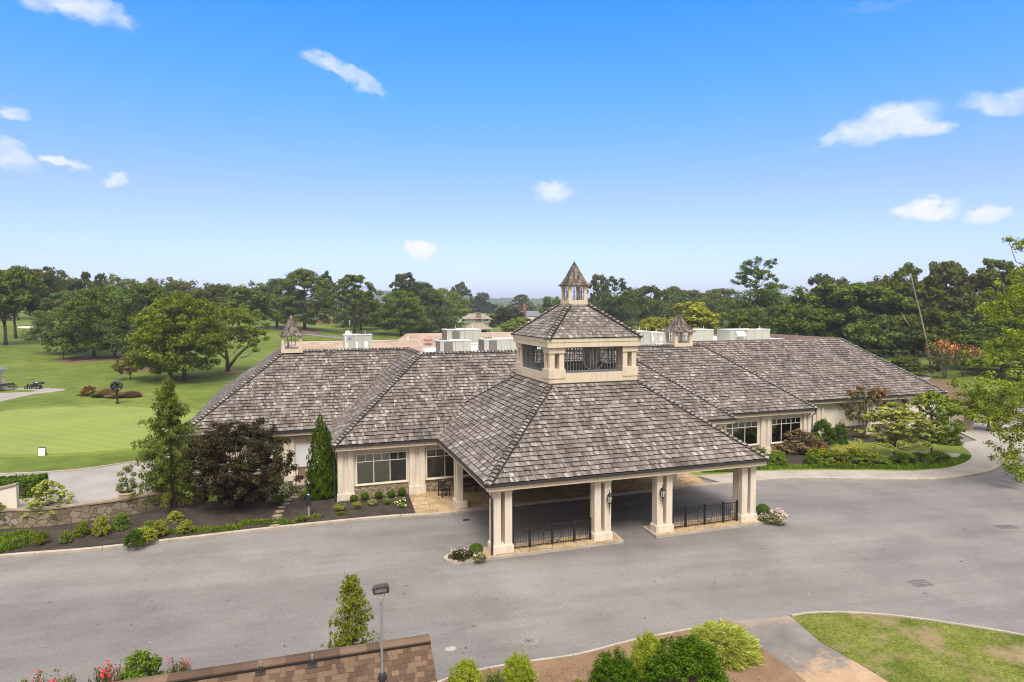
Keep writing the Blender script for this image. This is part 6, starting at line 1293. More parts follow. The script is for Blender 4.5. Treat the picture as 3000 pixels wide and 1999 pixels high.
m.build('ridge_vent', M['asphalt_shingle'], cr); m = MB(); m.add([ra+sF*.97+up*.078, rb+sF*.97+up*.078, rb+sF*.97+up*.0, ra+sF*.97+up*.0, ra-pn*.16+up*.0, rb-pn*.16+up*.0, ra-pn*.16+up*.03, rb-pn*.16+up*.03], [(0, 1, 2, 3), (4, 5, 7, 6)]); m.build('vent_gap', M['dark'], cr)
m = MB(); w0 = [ra+pn*4.9, ra-pn*.75, rb-pn*.75, rb+pn*4.9]; w0 = [(p[0]+dr[0]*(.25 if i < 2 else -.25), p[1]+dr[1]*(.25 if i < 2 else -.25)) for i, p in enumerate(w0)]; m.prism(w0, 0, 1.45); ga = np.array(w0[0]); 
m.add([(*w0[0], 1.45), (*w0[1], 1.45), (w0[1][0], w0[1][1], ZR0-.5), tuple(ra+dr*.25-up*.06), (w0[0][0], w0[0][1], ZR0-5*sl+.1)], [(0, 1, 2, 3, 4)]); m.build('wall', M['stucco'], cab)
def vent(px, py, label=None):
    # where the sight line meets the front slope
    r = ray(px, py); nn = np.cross(dr, ra-f1); t_ = ((ra-CAM)@nn)/(r@nn); p = CAM+r*t_; m = MB(); m.lathe(tuple(p), [(.085, -.06), (.075, .0), (.06, .07), (.045, .10), (.035, .10)], 14); q = pn*.13-up*.13*sl; e_ = dr*.11; m.add([p+q+e_+up*.02, p+q-e_+up*.02, p-q*.8-e_+up*.02, p-q*.8+e_+up*.02, p+q+e_, p+q-e_, p-q*.8-e_, p-q*.8+e_], [(0, 1, 2, 3), (0, 4, 5, 1), (3, 2, 6, 7), (1, 5, 6, 2), (0, 3, 7, 4)]); o = m.build('vent_boot', M['rubber'], cr); m = MB(); m.tube([tuple(p+up*.08), tuple(p+up*.20)], .028, 10); m.build('vent_pipe', M['tin'], o)
vent(764, 1964); vent(915, 1943)
def floodlight():
    r = ray(1120, 1988); nn = np.cross(dr, ra-f1); t_ = ((ra-CAM)@nn)/(r@nn); p = CAM+r*t_; k = depth(p)/FPX; t = thing('floodlight_pole', 'grey pole with a bronze LED floodlight head, rising through the brown roof', 'lamp post', p); H = (1990-1748)*k*1.0
    m = MB(); m.lathe((p[0], p[1], p[2]), [(.105, -.12), (.10, .04), (.085, .10), (.045, .125), (.04, .13)], 18); m.build('collar', M['rubber'], t); m = MB(); m.tube([(p[0], p[1], p[2]), (p[0], p[1], p[2]+H)], .030, 14); m.build('pole', M['pole'], t)
    z = p[2]+H; ax = Vector((-.30, -.93, -.28)).normalized(); e = Vector((.952, -.307, 0.0)).normalized(); e = (e-ax*e.dot(ax)).normalized(); e = (e+Vector((0, 0, .16))).normalized(); b = e.cross(ax).normalized(); b = b if b.z > 0 else -b; c = Vector((p[0], p[1], z+.21))
    def ob(m, c, hx, hy, hz, mi=0): m.add([tuple(c+e*x+b*y+ax*w_) for x, y, w_ in [(-hx, -hy, -hz), (hx, -hy, -hz), (hx, hy, -hz), (-hx, hy, -hz), (-hx, -hy, hz), (hx, -hy, hz), (hx, hy, hz), (-hx, hy, hz)]], [(0, 3, 2, 1), (4, 5, 6, 7), (0, 1, 5, 4), (1, 2, 6, 5), (2, 3, 7, 6), (3, 0, 4, 7)], mi)
    m = MB(); W_ = .175; ob(m, c, W_, .085, .035); 
    for s_ in (-1, 1): ob(m, c+b*s_*.078+ax*.05, W_, .012, .02); ob(m, c+e*s_*(W_-.012)+ax*.05, .012, .07, .02)
    for i in range(9): ob(m, c-ax*.06+e*(-.14+.035*i), .006, .075, .03)
    hd = m.build('lamp_head', M['bronze'], t); m = MB(); ob(m, c+ax*.037, W_-.03, .062, .003); ln = m.build('lens', M['led'], hd); m = MB()
    for i in range(8): ob(m, c+ax*.0405+e*(-.125+.036*i), .003, .06, .0006)
    m.build('lens_rib', M['coil'], ln)
    m = MB(); m.bar((p[0], p[1], z-.02), (p[0], p[1], z+.10), .05); m.tube([tuple(c-e*.09-b*.07), (p[0]-.05, p[1], z+.02), (p[0], p[1], z-.01)], .010, 6); m.tube([tuple(c+e*.09-b*.07), (p[0]+.06, p[1], z+.0), (p[0], p[1], z-.03)], .010, 6); m.lathe((p[0], p[1], z-.12), [(.045, 0), (.05, .05), (.045, .12)], 12); m.bar((p[0]-.07, p[1], z-.1), (p[0]+.07, p[1], z-.09), .02); m.build('bracket', M['tin'], t)
floodlight()
# ------------------------------------------------------------------ trees
TG, RG, CG = 'trees along the fairway', 'woodland trees on the right', 'trees behind the clubhouse'
def tree(kind, leaf, bx, by, ty, w, label, grp, name=None, **kw):
    nm = name or {'pine': 'pine_tree', 'twin': 'pine_tree', 'whitepine': 'pine_tree', 'oak': 'oak_tree', 'bushy': 'broadleaf_tree', 'open': 'woodland_tree', 'small': 'small_tree', 'vase': 'crape_myrtle'}.get(kind, 'tree')
    return plant_px(nm, kind, leaf, label, 'tree', bx, by, ty, w*1.08, grp, **kw)
for a in [
    ('oak', 'oak', 16, 1011, 774, 200, 'tall oak cut by the left edge, the nearest of the far-left trunks'),
    ('oak', 'oak_olive', 46, 992, 772, 170, 'tall oak just right of the edge oak, its trunk ending on shaded grass'),
    ('oak', 'oak_olive', 112, 958, 778, 170, 'olive oak rising behind the sand bunker'),
    ('bushy', 'oak', 176, 955, 786, 150, 'broad oak to the right of the sand bunker, on the skyline'),
    ('bushy', 'dark', 238, 960, 800, 140, 'dark oak between the bunker and the fairway pines, on the skyline'),
    ('open', 'dark', 256, 955, 795, 50, 'thin-topped tree poking above the oaks on the left skyline'),
    ('open', 'dark', 300, 955, 800, 55, 'second thin-topped tree on the left skyline'),
    ('bushy', 'dark', 372, 962, 805, 150, 'round dark tree on the skyline above the fairway pines'),
    ('bushy', 'oak', 440, 962, 812, 140, 'yellowish round tree peeping over the fairway pines'),
    ('bushy', 'oak_olive', 520, 960, 812, 160, 'round olive tree on the skyline behind the brightest pine'),
    ('bushy', 'oak_olive', 622, 965, 808, 140, 'tan-tipped round tree on the skyline between the brightest pine and the tall pine group'),
    ('bushy', 'pine', 700, 968, 820, 170, 'dense green tree behind the leaning twin-trunk pine'),
    ('pine', 'pine_blue', 212, 1034, 846, 200, 'blue-green pine, leftmost of the fairway pines'),
    ('small', 'oak', 186, 1055, 962, 80, 'small leafy tree under the leftmost fairway pine'),
    ('pine', 'pine', 276, 1052, 836, 190, 'second pine from the left in the fairway row, over bare pine straw'),
    ('pine', 'pine', 336, 1050, 826, 170, 'mid-green pine with a thin dark trunk in the fairway row'),
    ('pine', 'pine_blue', 438, 1073, 822, 220, 'tall dark pine standing just behind the brightest pine'),
    ('pine', 'pine_bright', 500, 1112, 866, 230, 'brightest yellow-green pine, the left of two close trunks'),
    ('pine', 'pine_bright', 541, 1118, 848, 240, 'brightest yellow-green pine, the right of two close trunks'),
    ('small', 'autumn', 383, 1111, 1036, 84, 'small reddish-brown tree on the fairway in front of the pines'),
    ('twin', 'pine_bright', 672, 1090, 884, 200, 'umbrella pine with a leaning second trunk, beside the left roof edge')]:
    tree(*a, TG)
for a in [
    ('pine', 'pine_blue', 812, 960, 812, 140, 'blue-green pine at the left of the tall pine group, by the orange fence'),
    ('pine', 'pine', 893, 967, 783, 190, 'tallest full pine in the group above the left roof lantern'),
    ('open', 'dark', 952, 947, 796, 80, 'dark spindly broadleaf at the right shoulder of the tall pine group'),
    ('small', 'dark', 975, 938, 858, 70, 'small dark leaning tree beyond the orange fence'),
    ('open', 'pine', 1039, 981, 804, 170, 'slim pine with a bare pale trunk beside the antenna mast'),
    ('pine', 'oak_olive', 1058, 967, 850, 120, 'olive pine close behind the slim bare-trunked pine'),
    ('pine', 'pine', 1175, 983, 848, 165, 'rounded pine in the row left of the far house'),
    ('open', 'dark', 1190, 978, 798, 120, 'dark tall tree with a tufted top in the row left of the far house'),
    ('pine', 'pine_blue', 1238, 983, 822, 150, 'dark pine in the middle of the row left of the far house'),
    ('pine', 'pine_bright', 1292, 981, 842, 185, 'bright pine nearest the far two-storey house'),
    ('open', 'dark', 1350, 965, 827, 90, 'dark bare-limbed tree rising behind the pine beside the far house'),
    ('bushy', 'dark', 1417, 945, 846, 88, 'round dark tree standing behind the far two-storey house'),
    ('bushy', 'magnolia', 1488, 985, 884, 130, 'dark glossy magnolia beside the far two-storey house'),
    ('open', 'oak_olive', 1528, 950, 862, 76, 'spreading olive tree above the slate-blue house'),
    ('bushy', 'dogwood', 1520, 1000, 918, 110, 'low light-green tree in front of the magnolia, beside the cupola roof'),
    ('bushy', 'dark', 1008, 958, 920, 66, 'dark clipped evergreen mass at the end of the orange fence'),
    ('bushy', 'oak', 1625, 975, 848, 90, 'green tree just left of the lantern on the cupola')]:
    tree(*a, CG)
for a in [
    ('open', 'oak_olive', 1752, 985, 803, 74, 'thin see-through tree just right of the lantern on the cupola'),
    ('whitepine', 'pine_blue', 1800, 1000, 824, 150, 'feathery blue-green pine right of the cupola roof'),
    ('bushy', 'oak', 1894, 990, 814, 180, 'large round dark tree above the cupola eaves'),
    ('bushy', 'oak', 1962, 975, 822, 130, 'dark tree on the skyline right of the large round one'),
    ('bushy', 'oak_olive', 2045, 972, 826, 150, 'olive tree on the skyline above the right-hand roof lantern'),
    ('bushy', 'oak_olive', 2112, 974, 826, 150, 'pale olive tree on the skyline, left of the tall white pine'),
    ('bushy', 'yellow', 2010, 1030, 866, 190, 'yellow-green tree directly behind the right-hand roof lantern'),
    ('bushy', 'yellow', 1925, 1030, 910, 130, 'lower yellow-green tree between the cupola and the right-hand roof lantern'),
    ('whitepine', 'pine', 2214, 1050, 786, 230, 'tall white pine with upswept top limbs behind the flat roof'),
    ('bushy', 'oak', 2320, 985, 852, 130, 'middle-green tree filling the skyline dip right of the white pine'),
    ('oak', 'dark', 2414, 995, 796, 130, 'dark tall tree with a broken skyline, behind the largest round tree'),
    ('oak', 'oak', 2482, 1050, 818, 270, 'largest round green tree above the right wing ridge'),
    ('bushy', 'oak', 2400, 1045, 900, 170, 'dark tree below the skyline at the right wing ridge'),
    ('oak', 'oak_olive', 2570, 1040, 800, 130, 'dark tree with tufts of leaves right of the largest round tree'),
    ('open', 'oak', 2672, 1050, 774, 180, 'tall woodland tree carrying the leaning bare trunk beside it'),
    ('open', 'oak_olive', 2752, 1050, 764, 160, 'very tall see-through tree, right of the leaning bare trunk'),
    ('oak', 'oak_olive', 2832, 1050, 762, 180, 'tallest olive woodland tree above the coral crape myrtles'),
    ('open', 'oak_olive', 2908, 1050, 758, 150, 'tall olive woodland tree beside the overhanging branch'),
    ('oak', 'oak_olive', 2990, 1050, 775, 160, 'dark woodland tree partly hidden by the overhanging branch'),
    ('bushy', 'oak', 2840, 1080, 902, 190, 'broad shaded tree below the tall canopy, above the crape myrtles'),
    ('bushy', 'dark', 2620, 1085, 930, 170, 'shaded low tree in the wood beyond the right wing hip'),
    ('bushy', 'oak_olive', 2660, 1100, 1040, 130, 'grey-green thicket at the wood edge by the back lane'),
    ('oak', 'oak', 2352, 1066, 884, 170, 'full green tree low in the wood just right of the white pine'),
    ('bushy', 'pine', 2566, 1082, 892, 170, 'mid-green tree in front of the wood, above the right wing hip'),
    ('oak', 'oak', 2748, 1088, 896, 160, 'green tree in front of the wood, behind the leaning trunk foot'),
    ('bushy', 'oak', 2935, 1092, 900, 170, 'green tree at the wood edge behind the overhanging branch'),
    ('bushy', 'oak', 2190, 1070, 906, 150, 'green tree directly behind the rightmost air conditioner'),
    ('bushy', 'dogwood', 2900, 1100, 1020, 130, 'light-green bush right of the coral crape myrtles'),
    ('bushy', 'dogwood', 2985, 1115, 1010, 150, 'light-green bush at the right edge behind the overhanging branch')]:
    tree(*a[:5], a[5]*1.15, a[6], RG)
# leaning dead trunks in the wood
def bare(pts, r0, label):
    P = [G(*pts[0])]; d = depth(P[0])
    for px, py in pts[1:]: r = ray(px, py); P.append(CAM+r*d)
    t = thing('dead_trunk', label, 'tree trunk', P[0]); m = MB(); m.tube([tuple(p) for p in P], [r0*(1-.6*i/(len(P)-1)) for i in range(len(P))], 9)
    q = np.array(P[-2]); m.tube([tuple(q), tuple(q+np.array((-1.5, .2, 1.8)))], [.10, .03], 6); m.build('trunk', M['bark_pale'], t, smooth=True)
bare([(2731, 1095), (2716, 1010), (2694, 910), (2678, 850), (2668, 800)], .20, 'long bare pale trunk leaning left in front of the wood'); bare([(2688, 1090), (2682, 1010), (2664, 955), (2640, 915)], .13, 'short crooked bare trunk left of the long leaning one')
# crape myrtles
for (bx, by, ty, w, lab, fl) in [(2767, 1108, 998, 104, 'coral-flowered crape myrtle, the left one of the far pair', 'coral'), (2822, 1104, 1012, 80, 'coral-flowered crape myrtle, the right one of the far pair', 'coral')]:
    tree('vase', 'crape', bx, by, ty, w, lab, None, flowers=(fl, 420, .20, .88))
tree('vase', 'crape', 2527, 1290, 1128, 132, 'pink-flowered crape myrtle with pale stems before the right wing wall', None, flowers=('pink', 150, .13, .98)); tree('vase', 'autumn', 2590, 1265, 1135, 100, 'bronze-leaved crape myrtle close behind the pink-flowered one', None, flowers=('pink', 40, .1, 1.0))
tree('small', 'dogwood_pale', 2622, 1351, 1172, 190, 'pale variegated dogwood with a crooked grey trunk in the island bed', None, name='dogwood'); tree('small', 'dogwood', 2728, 1333, 1136, 150, 'fresh green dogwood with a straight dark trunk, right in the island bed', None, name='dogwood')
tree('bushy', 'dogwood', 2895, 1262, 1120, 150, 'leafy green tree overhanging the board fence and the side drive', None, name='broadleaf_tree')
# overhanging tree at the right edge: stands just outside the frame
def overhang():
    b = np.array((45.5, 1.5, .0)); t = thing('overhanging_tree', 'light green tree reaching into the picture from the right edge', 'tree', b); R = np.random.default_rng(77); d0 = 43.0; C = []; r_ = []
    for (px, py, w, h, n) in [(2990, 715, 30, 22, 7), (2985, 850, 60, 62, 34), (2930, 900, 60, 40, 16), (2990, 930, 45, 50, 16), (2890, 905, 26, 14, 4), (2960, 1010, 70, 38, 20), (2880, 1040, 50, 24, 9), (2920, 1150, 120, 52, 46), (2845, 1140, 60, 30, 10), (2975, 1200, 75, 90, 46), (2905, 1225, 70, 46, 20), (2985, 1310, 45, 75, 24), (2965, 1370, 35, 35, 6), (2985, 1400, 22, 22, 4), (3080, 850, 90, 110, 26), (3100, 1050, 120, 130, 34), (3100, 1220, 120, 110, 28)]:
        for _ in range(n): r = ray(px+R.normal()*w*.55, py+R.normal()*h*.55); C.append(CAM+r*(d0+R.normal()*1.4)-b); r_.append(R.uniform(.30, .62))
    Q = clump_leaves(C, r_, 62, .19, R, .62, .6, .3, .5); link('crown', quad_mesh('crown', Q, LEAF['dogwood']), t); m = MB(); top = np.array((-.6, .5, 14.5)); m.tube([(0, 0, -.1), (-.1, .1, 4), (-.4, .3, 9), tuple(top)], [.30, .25, .17, .04], 10)
    for i in range(0, len(C), 5): limb_tubes(m, (-.2, .1, max(2.5, min(12.5, C[i][2]-2.0))), C[i], .055, .012, R, 4, .05, 6)
    m.build('trunk', M['bark'], t, smooth=True, world=False)
overhang()

# ------------------------------------------------------------------ garden plants
SG = 'golden shrubs below the stone wall'
plant_px('hemlock', 'hemlock', 'hemlock', 'feathery green hemlock at the end of the stone wall', 'tree', 503, 1491, 1116, 222, zb=.3)
def plum():
    b = np.array((-12.3, 11.4, .2)); d = depth(b); k = d/FPX; t = thing('plum_tree', 'large purple-leaved tree with a dense spreading crown before the left wing', 'tree', b); R = np.random.default_rng(8); C = []; r_ = []; c0 = np.array((-11.9, 11.6, 3.1))
    for _ in range(330):
        q = R.normal(size=3); q /= np.linalg.norm(q); s_ = R.uniform(.45, 1.0); p = c0+q*s_*np.array((2.95, 2.4, 2.75)); p[2] = max(p[2], .55+.25*abs(p[0]-c0[0])); C.append(p-b); r_.append(R.uniform(.24, .46))
    for (px, py) in [(860, 1370), (875, 1400), (850, 1330), (868, 1440), (560, 1300), (840, 1290), (720, 1250), (650, 1252), (760, 1262)]: C.append(CAM+ray(px, py)*(d+.2)-b); r_.append(.32)
    Q = clump_leaves(C, r_, 118, .155, R, .8, .45, .35, .6); h = len(Q); sel = R.random(h) < .5; me = quad_mesh('crown', Q, [LEAF['plum'], LEAF['plum_green']], sel.astype(int)); link('crown', me, t); m = MB()
    for a in (.3, 1.9, 3.4, 5.0): m.tube([(.08*math.cos(a), .08*math.sin(a), -.1), (.25*math.cos(a), .25*math.sin(a), 1.0), (.9*math.cos(a), .8*math.sin(a), 2.6), (1.5*math.cos(a), 1.3*math.sin(a), 4.3)], [.10, .085, .05, .015], 8)
    for i in range(0, 330, 6): limb_tubes(m, (C[i][0]*.35, C[i][1]*.35, max(.6, C[i][2]*.55)), C[i], .025, .006, R, 3, .06, 5)
    m.build('trunk', M['bark'], t, smooth=True, world=False)
plum()
plant_px('arborvitae', 'arbor', 'arbor', 'tall narrow arborvitae beside the corner pilaster, the higher of two', 'evergreen', 942, 1458, 1209, 76, zb=.12); plant_px('arborvitae', 'arbor', 'arbor', 'shorter narrow arborvitae leaning on the taller one', 'evergreen', 968, 1456, 1256, 44, zb=.12)
plant_px('small_tree', 'small', 'dogwood_pale', 'little multi-stemmed maple growing in front of the stone wall', 'tree', 140, 1532, 1400, 125, zb=.32); plant_px('small_tree', 'small', 'fern', 'sapling cut by the left edge, before the stone wall', 'tree', -8, 1548, 1468, 62, zb=.3)
for a in [('lime_green', 'mound', 124, 1593, 1548, 38, 'small lime-yellow shrub at the end of the green ground cover'), ('lime_green', 'mound', 193, 1588, 1548, 38, 'lone small lime shrub in the dark mulch'), ('lime_green', 'mound', 240, 1570, 1521, 50, 'lime-yellow shrub against the stone wall, left of the tallest golden one'), ('gold', 'mound', 298, 1567, 1503, 56, 'tallest golden shrub against the stone wall'),
          ('fern', 'mound', 356, 1552, 1494, 52, 'fresh green shrub at the foot of the stone wall'), ('gold', 'mound', 424, 1583, 1539, 80, 'wide golden shrub in front of the dark green one'), ('gold', 'mound', 470, 1566, 1515, 48, 'upright golden shrub right of the wide golden one'), ('holly', 'mound', 394, 1598, 1546, 62, 'dark green shrub nearest the kerb in the mulch bed'), ('hemlock', 'mound', 446, 1560, 1518, 66, 'grey-green shrub behind the wide golden one'),
          ('gold', 'mound', 514, 1530, 1492, 50, 'golden shrub under the hemlock, against the purple tree'), ('gold', 'mound', 546, 1556, 1519, 50, 'golden shrub at the foot of the purple tree, nearest the kerb')]:
    plant_px('shrub', a[1], a[0], a[6], 'shrub', a[2], a[3], a[4], a[5], SG, zb=.2)
def grass_patches(name, label, spots, leaf, per, h, seed):
    R = np.random.default_rng(seed); Q = []
    for (px, py, wpx, hpx) in spots:
        c = onZ(px, py, .14); k = depth(c)/FPX; rx = wpx*k*.5; ry = hpx*k*2.2; n = int(per*max(.4, rx*ry*3)); a = R.uniform(0, 2*math.pi, n); q = R.random(n)**.6; x = c[0]+rx*q*np.cos(a)*R.uniform(.7, 1.2, n); y = c[1]+ry*q*np.sin(a)*R.uniform(.7, 1.2, n); z = T(x, y)+.10; b = np.stack([x, y, z], 1); up = R.uniform(.35, 1.0, n)*h*(1.15-.6*q); tip = b+np.stack([R.normal(size=n)*h*.4, R.normal(size=n)*h*.4, up], 1); s = np.stack([R.normal(size=n)*.02, R.normal(size=n)*.02, np.zeros(n)], 1); Q.append(np.stack([b-s, b+s, tip+s*.5, tip-s*.5], 1))
    o = link(name, quad_mesh(name, np.concatenate(Q), LEAF[leaf])); return tag(o, label, 'ground cover', None, 'stuff')
grass_patches('ground_cover', 'bright green ground cover spilling over the lower left corner', [(-30, 1612, 80, 18), (15, 1605, 80, 20), (55, 1597, 70, 16), (90, 1585, 60, 12), (20, 1588, 80, 12), (-20, 1588, 80, 12), (60, 1578, 60, 8)], 'fern', 420, .34, 41)
grass_patches('kerb_grass', 'ragged dark green grass patches along the left kerb', [(505+i*24, 1566-i*2.9+(i*37 % 9)-5, 30+(i*53 % 26), 5+(i*29 % 6)) for i in range(14)]+[(845, 1532, 26, 9), (880, 1524, 30, 7), (925, 1515, 34, 6), (1000, 1506, 22, 3), (850, 1534, 20, 3)], 'liriope', 420, .22, 42)
plant_px('daisy_clump', 'wisp', 'fern', 'white-flowered daisy clump between the purple tree and the stepping stones', 'flowers', 820, 1474, 1418, 66, zb=.15, flowers=('white_f', 130, .10, .7)); plant_px('daisy_clump', 'wisp', 'fern', 'smaller daisy clump next to the wooden landing', 'flowers', 848, 1448, 1408, 44, zb=.15, flowers=('white_f', 60, .09, .8)); plant_px('lily_clump', 'wisp', 'dogwood', 'broad-leaved clump at the foot of the taller arborvitae', 'plant', 893, 1462, 1424, 40, zb=.15)
for i, (x, y, ty, lab) in enumerate([(1380, 390, 303, 'round boxwood nearest the corner pilaster'), (1522, 372, 270, 'second round boxwood from the corner pilaster'), (1697, 352, 260, 'middle of the five round boxwoods'), (1855, 337, 248, 'fourth round boxwood from the corner pilaster'), (1992, 314, 214, 'round boxwood nearest the tan walkway')]):
    plant_px('boxwood', 'ball', 'bush', lab, 'shrub', 720+x/4.357, 1380+y/4.357, 1380+ty/4.357, 24, 'round boxwoods under the window', zb=.13)
for (x, y, ty, w, lf, lab) in [(1190, 508, 400, 172, 'lime', 'sprawling yellow-green perennial nearest the hooded post'), (1420, 478, 366, 140, 'lime', 'yellow-green perennial second from the hooded post'), (1620, 440, 356, 150, 'dogwood_pale', 'pale perennial in the middle of the bed row'), (1800, 430, 316, 120, 'dogwood', 'upright green perennial in the bed row'), (1975, 398, 336, 130, 'fern', 'low green perennial beside the tan walkway')]:
    plant_px('perennial', 'wisp', lf, lab, 'plant', 720+x/4.357, 1380+y/4.357, 1380+ty/4.357, w/4.357, 'perennials in the window bed', zb=.13)
plant_px('cream_rose', 'wisp', 'fern', 'cream-flowered rose near the corner of the tan walkway', 'flowers', 720+1990/4.357, 1380+470/4.357, 1380+392/4.357, 24, zb=.13, flowers=('cream_f', 24, .11, .6))
plant_px('grass_tuft', 'wisp', 'fern', 'bright green tuft in front of the hooded post', 'plant', 884, 1526, 1508, 40, zb=.13)
# on the islands
plant_px('boxwood', 'ball', 'bush', 'clipped boxwood ball beside the left front canopy column', 'shrub', 1395.5, 1628, 1592, 43, zb=.15); plant_px('boxwood', 'ball', 'bush', 'clipped boxwood ball beside the right front canopy column', 'shrub', 2234.7, 1511, 1476, 40, zb=.15)
plant_px('flower_mound', 'mound', 'magnolia', 'dark-leaved mound with pink flowers at the left island tip', 'flowers', 1350, 1634, 1606, 66, zb=.15, flowers=('lilac', 60, .07, .6)); plant_px('flower_mound', 'mound', 'fern', 'lilac flowers in front of the left boxwood ball', 'flowers', 1404, 1640, 1619, 46, zb=.15, flowers=('lilac', 150, .075, .35))
plant_px('flower_mound', 'mound', 'fern', 'mass of lilac flowers at the right island tip', 'flowers', 2277, 1527, 1495, 62, zb=.15, flowers=('lilac', 420, .075, .3)); plant_px('flower_mound', 'mound', 'fern', 'low lilac flowers in front of the right boxwood ball', 'flowers', 2243, 1526, 1506, 44, zb=.15, flowers=('lilac', 170, .07, .35))
# right-hand beds
plant_px('holly', 'mound', 'holly', 'large round green holly at the wall between the two right sections', 'shrub', 2410, 1303, 1216, 80, zb=.13); plant_px('holly', 'mound', 'holly', 'smaller dark holly right of the large round one', 'shrub', 2461, 1300, 1230, 46, zb=.13); plant_px('holly', 'mound', 'bush', 'bright holly in front of the partly hidden window', 'shrub', 2168, 1306, 1245, 62, zb=.13)
plant_px('azalea', 'mound', 'azalea', 'brownish azalea in front of the right-hand window', 'shrub', 2330, 1322, 1244, 150, zb=.13); plant_px('azalea', 'mound', 'azalea', 'smaller brownish azalea at the side of the large one', 'shrub', 2395, 1330, 1278, 70, zb=.13)
LG = 'orange-flowered shrubs in the right bed'
for (px, by, ty, w, lf, fl, lab) in [(2272, 1364, 1314, 80, 'fern', 40, 'orange-flecked green shrub just past the canopy corner'), (2400, 1361, 1305, 92, 'lime_green', 60, 'yellow-green shrub with orange flecks, left end of the long row'), (2450, 1362, 1312, 80, 'lime_green', 70, 'second yellow-green shrub of the long row'), (2505, 1362, 1303, 96, 'lime_green', 110, 'most orange-flowered shrub, middle of the long row'), (2566, 1362, 1324, 90, 'fern', 50, 'green orange-flecked shrub left of the pale dogwood trunk'), (2650, 1361, 1322, 90, 'fern', 30, 'green shrub right of the pale dogwood trunk'), (2700, 1357, 1320, 80, 'fern', 10, 'green shrub left of the straight dogwood trunk'), (2750, 1348, 1318, 70, 'fern', 6, 'last green shrub of the long row, towards the drive')]:
    plant_px('shrub', 'mound', lf, lab, 'shrub', px, by, ty, w, LG, zb=.14, flowers=('orange', fl, .075, .8))
plant_px('shrub', 'wisp', 'lime_green', 'small yellow-green shrub at the foot of the window pilaster', 'shrub', 2228, 1335, 1306, 40, zb=.13); plant_px('white_shrub', 'mound', 'fern', 'white-flowered shrub behind the straight dogwood', 'shrub', 2775, 1300, 1262, 80, zb=.13, flowers=('white_f', 60, .11, .7)); plant_px('shrub', 'mound', 'dark', 'dark shrub along the right wing wall', 'shrub', 2640, 1290, 1262, 90, zb=.13); plant_px('shrub', 'mound', 'dark', 'dark shrub near the end of the right wing wall', 'shrub', 2700, 1284, 1256, 90, zb=.13)
def liriope():
    R = np.random.default_rng(31); seg = spline(zpx([(2060, 1384), (2162, 1381), (2215, 1376), (2401, 1372), (2524, 1373), (2679, 1374), (2778, 1365), (2822, 1352), (2838, 1340)], .14), 8); A = np.array(seg); n = 9000; i = R.integers(0, len(A)-1, n); p = A[i]+(A[i+1]-A[i])*R.random((n, 1)); o = np.array(offset(seg, .42)); p = p+(o[i]-A[i])*R.uniform(-.35, 1, (n, 1)); base = np.concatenate([p, np.full((n, 1), .13)], 1); tip = base+np.concatenate([R.normal(size=(n, 2))*.09, R.uniform(.14, .30, (n, 1))], 1); sd_ = np.concatenate([R.normal(size=(n, 2))*.012, np.zeros((n, 1))], 1); Q = np.stack([base-sd_, base+sd_, tip+sd_*.5, tip-sd_*.5], 1); o = link('border_grass', quad_mesh('border_grass', Q, LEAF['liriope'])); tag(o, 'band of dark green border grass along the sidewalk', 'border grass', None, 'stuff')
liriope()
# flower bed on the course
plant_px('burning_bush', 'mound', 'burning', 'reddish bush at the left of the course flower bed', 'shrub', 262, 1159, 1127, 50); plant_px('burning_bush', 'mound', 'dark', 'small dark bush at the right foot of the reddish one', 'shrub', 283, 1160, 1141, 26)
for (px, by, ty, w, lf, lab) in [(318, 1161, 1131, 60, 'fluff', 'tallest pinkish plumed grass behind the fan post'), (300, 1162, 1147, 50, 'hemlock', 'low green grass clump left of the fan post'), (350, 1163, 1146, 60, 'fluff', 'pinkish grass clump at the foot of the fan post'), (386, 1163, 1140, 50, 'fluff', 'pinkish plumed grass at the right end of the course bed')]:
    plant_px('plume_grass', 'blades', lf, lab, 'ornamental grass', px, by, ty, w, 'ornamental grasses in the course bed')
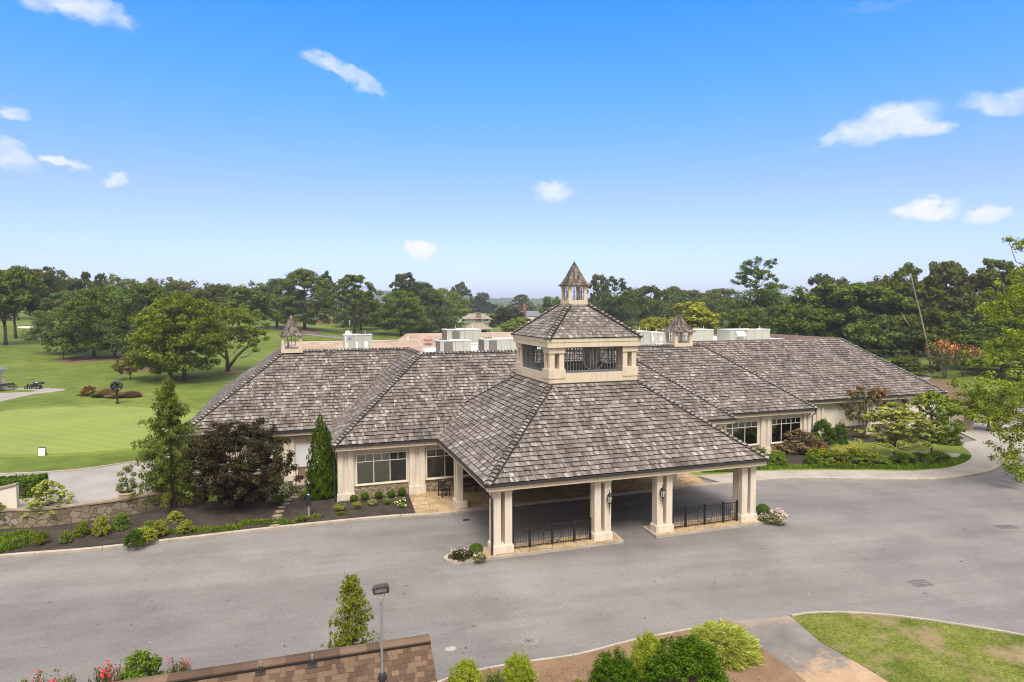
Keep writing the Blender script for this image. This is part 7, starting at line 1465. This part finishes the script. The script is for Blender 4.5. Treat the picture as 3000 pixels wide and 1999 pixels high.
# near bed
plant_px('young_evergreen', 'cone', 'dogwood', 'young feathery evergreen behind the brown roof', 'tree', 1035, 2082, 1680, 235); plant_px('shrub', 'mound', 'fern', 'green bush behind the brown roof, among the roses', 'shrub', 416, 2030, 1886, 132)
for (px, by, ty, w, n, lab) in [(100, 2075, 1968, 90, 26, 'red rose bush nearest the left edge, above the roof ridge'), (180, 2070, 1962, 90, 30, 'second red rose bush from the left edge'), (300, 2052, 1944, 78, 60, 'most heavily flowering red rose bush'), (352, 2046, 1938, 40, 14, 'small red rose bush beside the green bush'), (520, 2018, 1920, 60, 18, 'red rose bush right of the green bush'), (548, 2010, 1926, 30, 5, 'last sparse rose bush, rightmost of the row')]:
    plant_px('rose_bush', 'wisp', 'crape', lab, 'rose bush', px, by, ty, w, 'red roses behind the brown roof', flowers=('red', n, .085, .75))
for (k_, px, by, ty, w, lf, lab) in [('finebush', 2010, 2030, 1858, 262, 'bush', 'largest dark green shrub in the near bark bed'), ('finebush', 1800, 2040, 1900, 170, 'bush', 'dark green shrub at the left foot of the largest one'), ('finebush', 1895, 1990, 1842, 110, 'lime', 'bright green shrub behind the dark ones, touching the kerb'), ('finebush', 1362, 2026, 1926, 104, 'lime', 'variegated yellow-green shrub beside the brown roof edge'), ('finebush', 1520, 2020, 1900, 104, 'lime', 'taller variegated yellow-green shrub, second from the roof edge'), ('wisp', 1447, 2020, 1956, 66, 'fern', 'small green shrub between the two variegated ones'), ('wisp', 1556, 2020, 1952, 56, 'dogwood_pale', 'pale lobed-leaf plant right of the taller variegated shrub'), ('wisp', 1694, 2005, 1986, 24, 'lime', 'tiny seedling in the bark mulch')]:
    plant_px('shrub', k_, lf, lab, 'shrub', px, by, ty, w, 'shrubs in the near bark bed')
plant_px('grass_mound', 'tuftmound', 'grassy', 'low rounded mound of variegated grass at the road edge', 'ornamental grass', 2118, 1915, 1826, 225)

# fallen leaves and litter specks on the road
R = np.random.default_rng(55); n = 90; pts = np.stack([R.uniform(-18, 30, n), R.uniform(-8, 5, n), np.full(n, .012)], 1); Q = leaf_quads(pts, R.normal(size=(n, 3))*.15+np.array((0, 0, 1)), np.full(n, .10), .6, R); o = link('fallen_leaves', quad_mesh('fallen_leaves', Q, LEAF['autumn'])); tag(o, 'scattered fallen leaves on the forecourt asphalt', 'leaves', None, 'stuff')

# bark chips and dead leaves lying on the beds
def litter(name, label, polys, n, leaf, z, size, seed):
    R = np.random.default_rng(seed); P = []
    for (x0, x1, y0, y1) in polys:
        k = n//len(polys); x = R.uniform(x0, x1, k); y = R.uniform(y0, y1, k); P.append(np.stack([x, y, T(x, y)+z], 1))
    P = np.concatenate(P); Q = leaf_quads(P, R.normal(size=P.shape)*.45+np.array((0, 0, 1)), np.full(len(P), size), .45, R); o = link(name, quad_mesh(name, Q, LEAF[leaf])); tag(o, label, 'litter', None, 'stuff')
litter('bark_chips', 'loose bark chips and dead leaves on the brown bed in the foreground', [(-2, 5.6, -12.6, -9.6)], 900, 'azalea', .085, .075, 61)
litter('dead_leaves', 'dead leaves scattered on the dark mulch beds', [(-22, -14, 8.4, 11.2), (-14, -6.5, 8.4, 12.5), (-6, -2.4, 8.3, 11.5)], 420, 'autumn', .145, .10, 62)
# ------------------------------------------------------------------ the air
def haze():
    m = MB(); m.box((-1500, -400, -1.4), (2600, 1990, 62)); o = m.build('haze', [], None); t = bpy.data.materials.new('haze_air'); t.use_nodes = True; nt = t.node_tree; nt.nodes.clear(); out = nt.nodes.new('ShaderNodeOutputMaterial'); v = nt.nodes.new('ShaderNodeVolumePrincipled'); v.inputs['Color'].default_value = (.80, .88, 1.0, 1); v.inputs['Density'].default_value = HAZE; v.inputs['Anisotropy'].default_value = .2; nt.links.new(v.outputs[0], out.inputs['Volume']); o.data.materials.append(t); o["kind"] = "stuff"
HAZE = .00028
if HAZE > 0: haze()
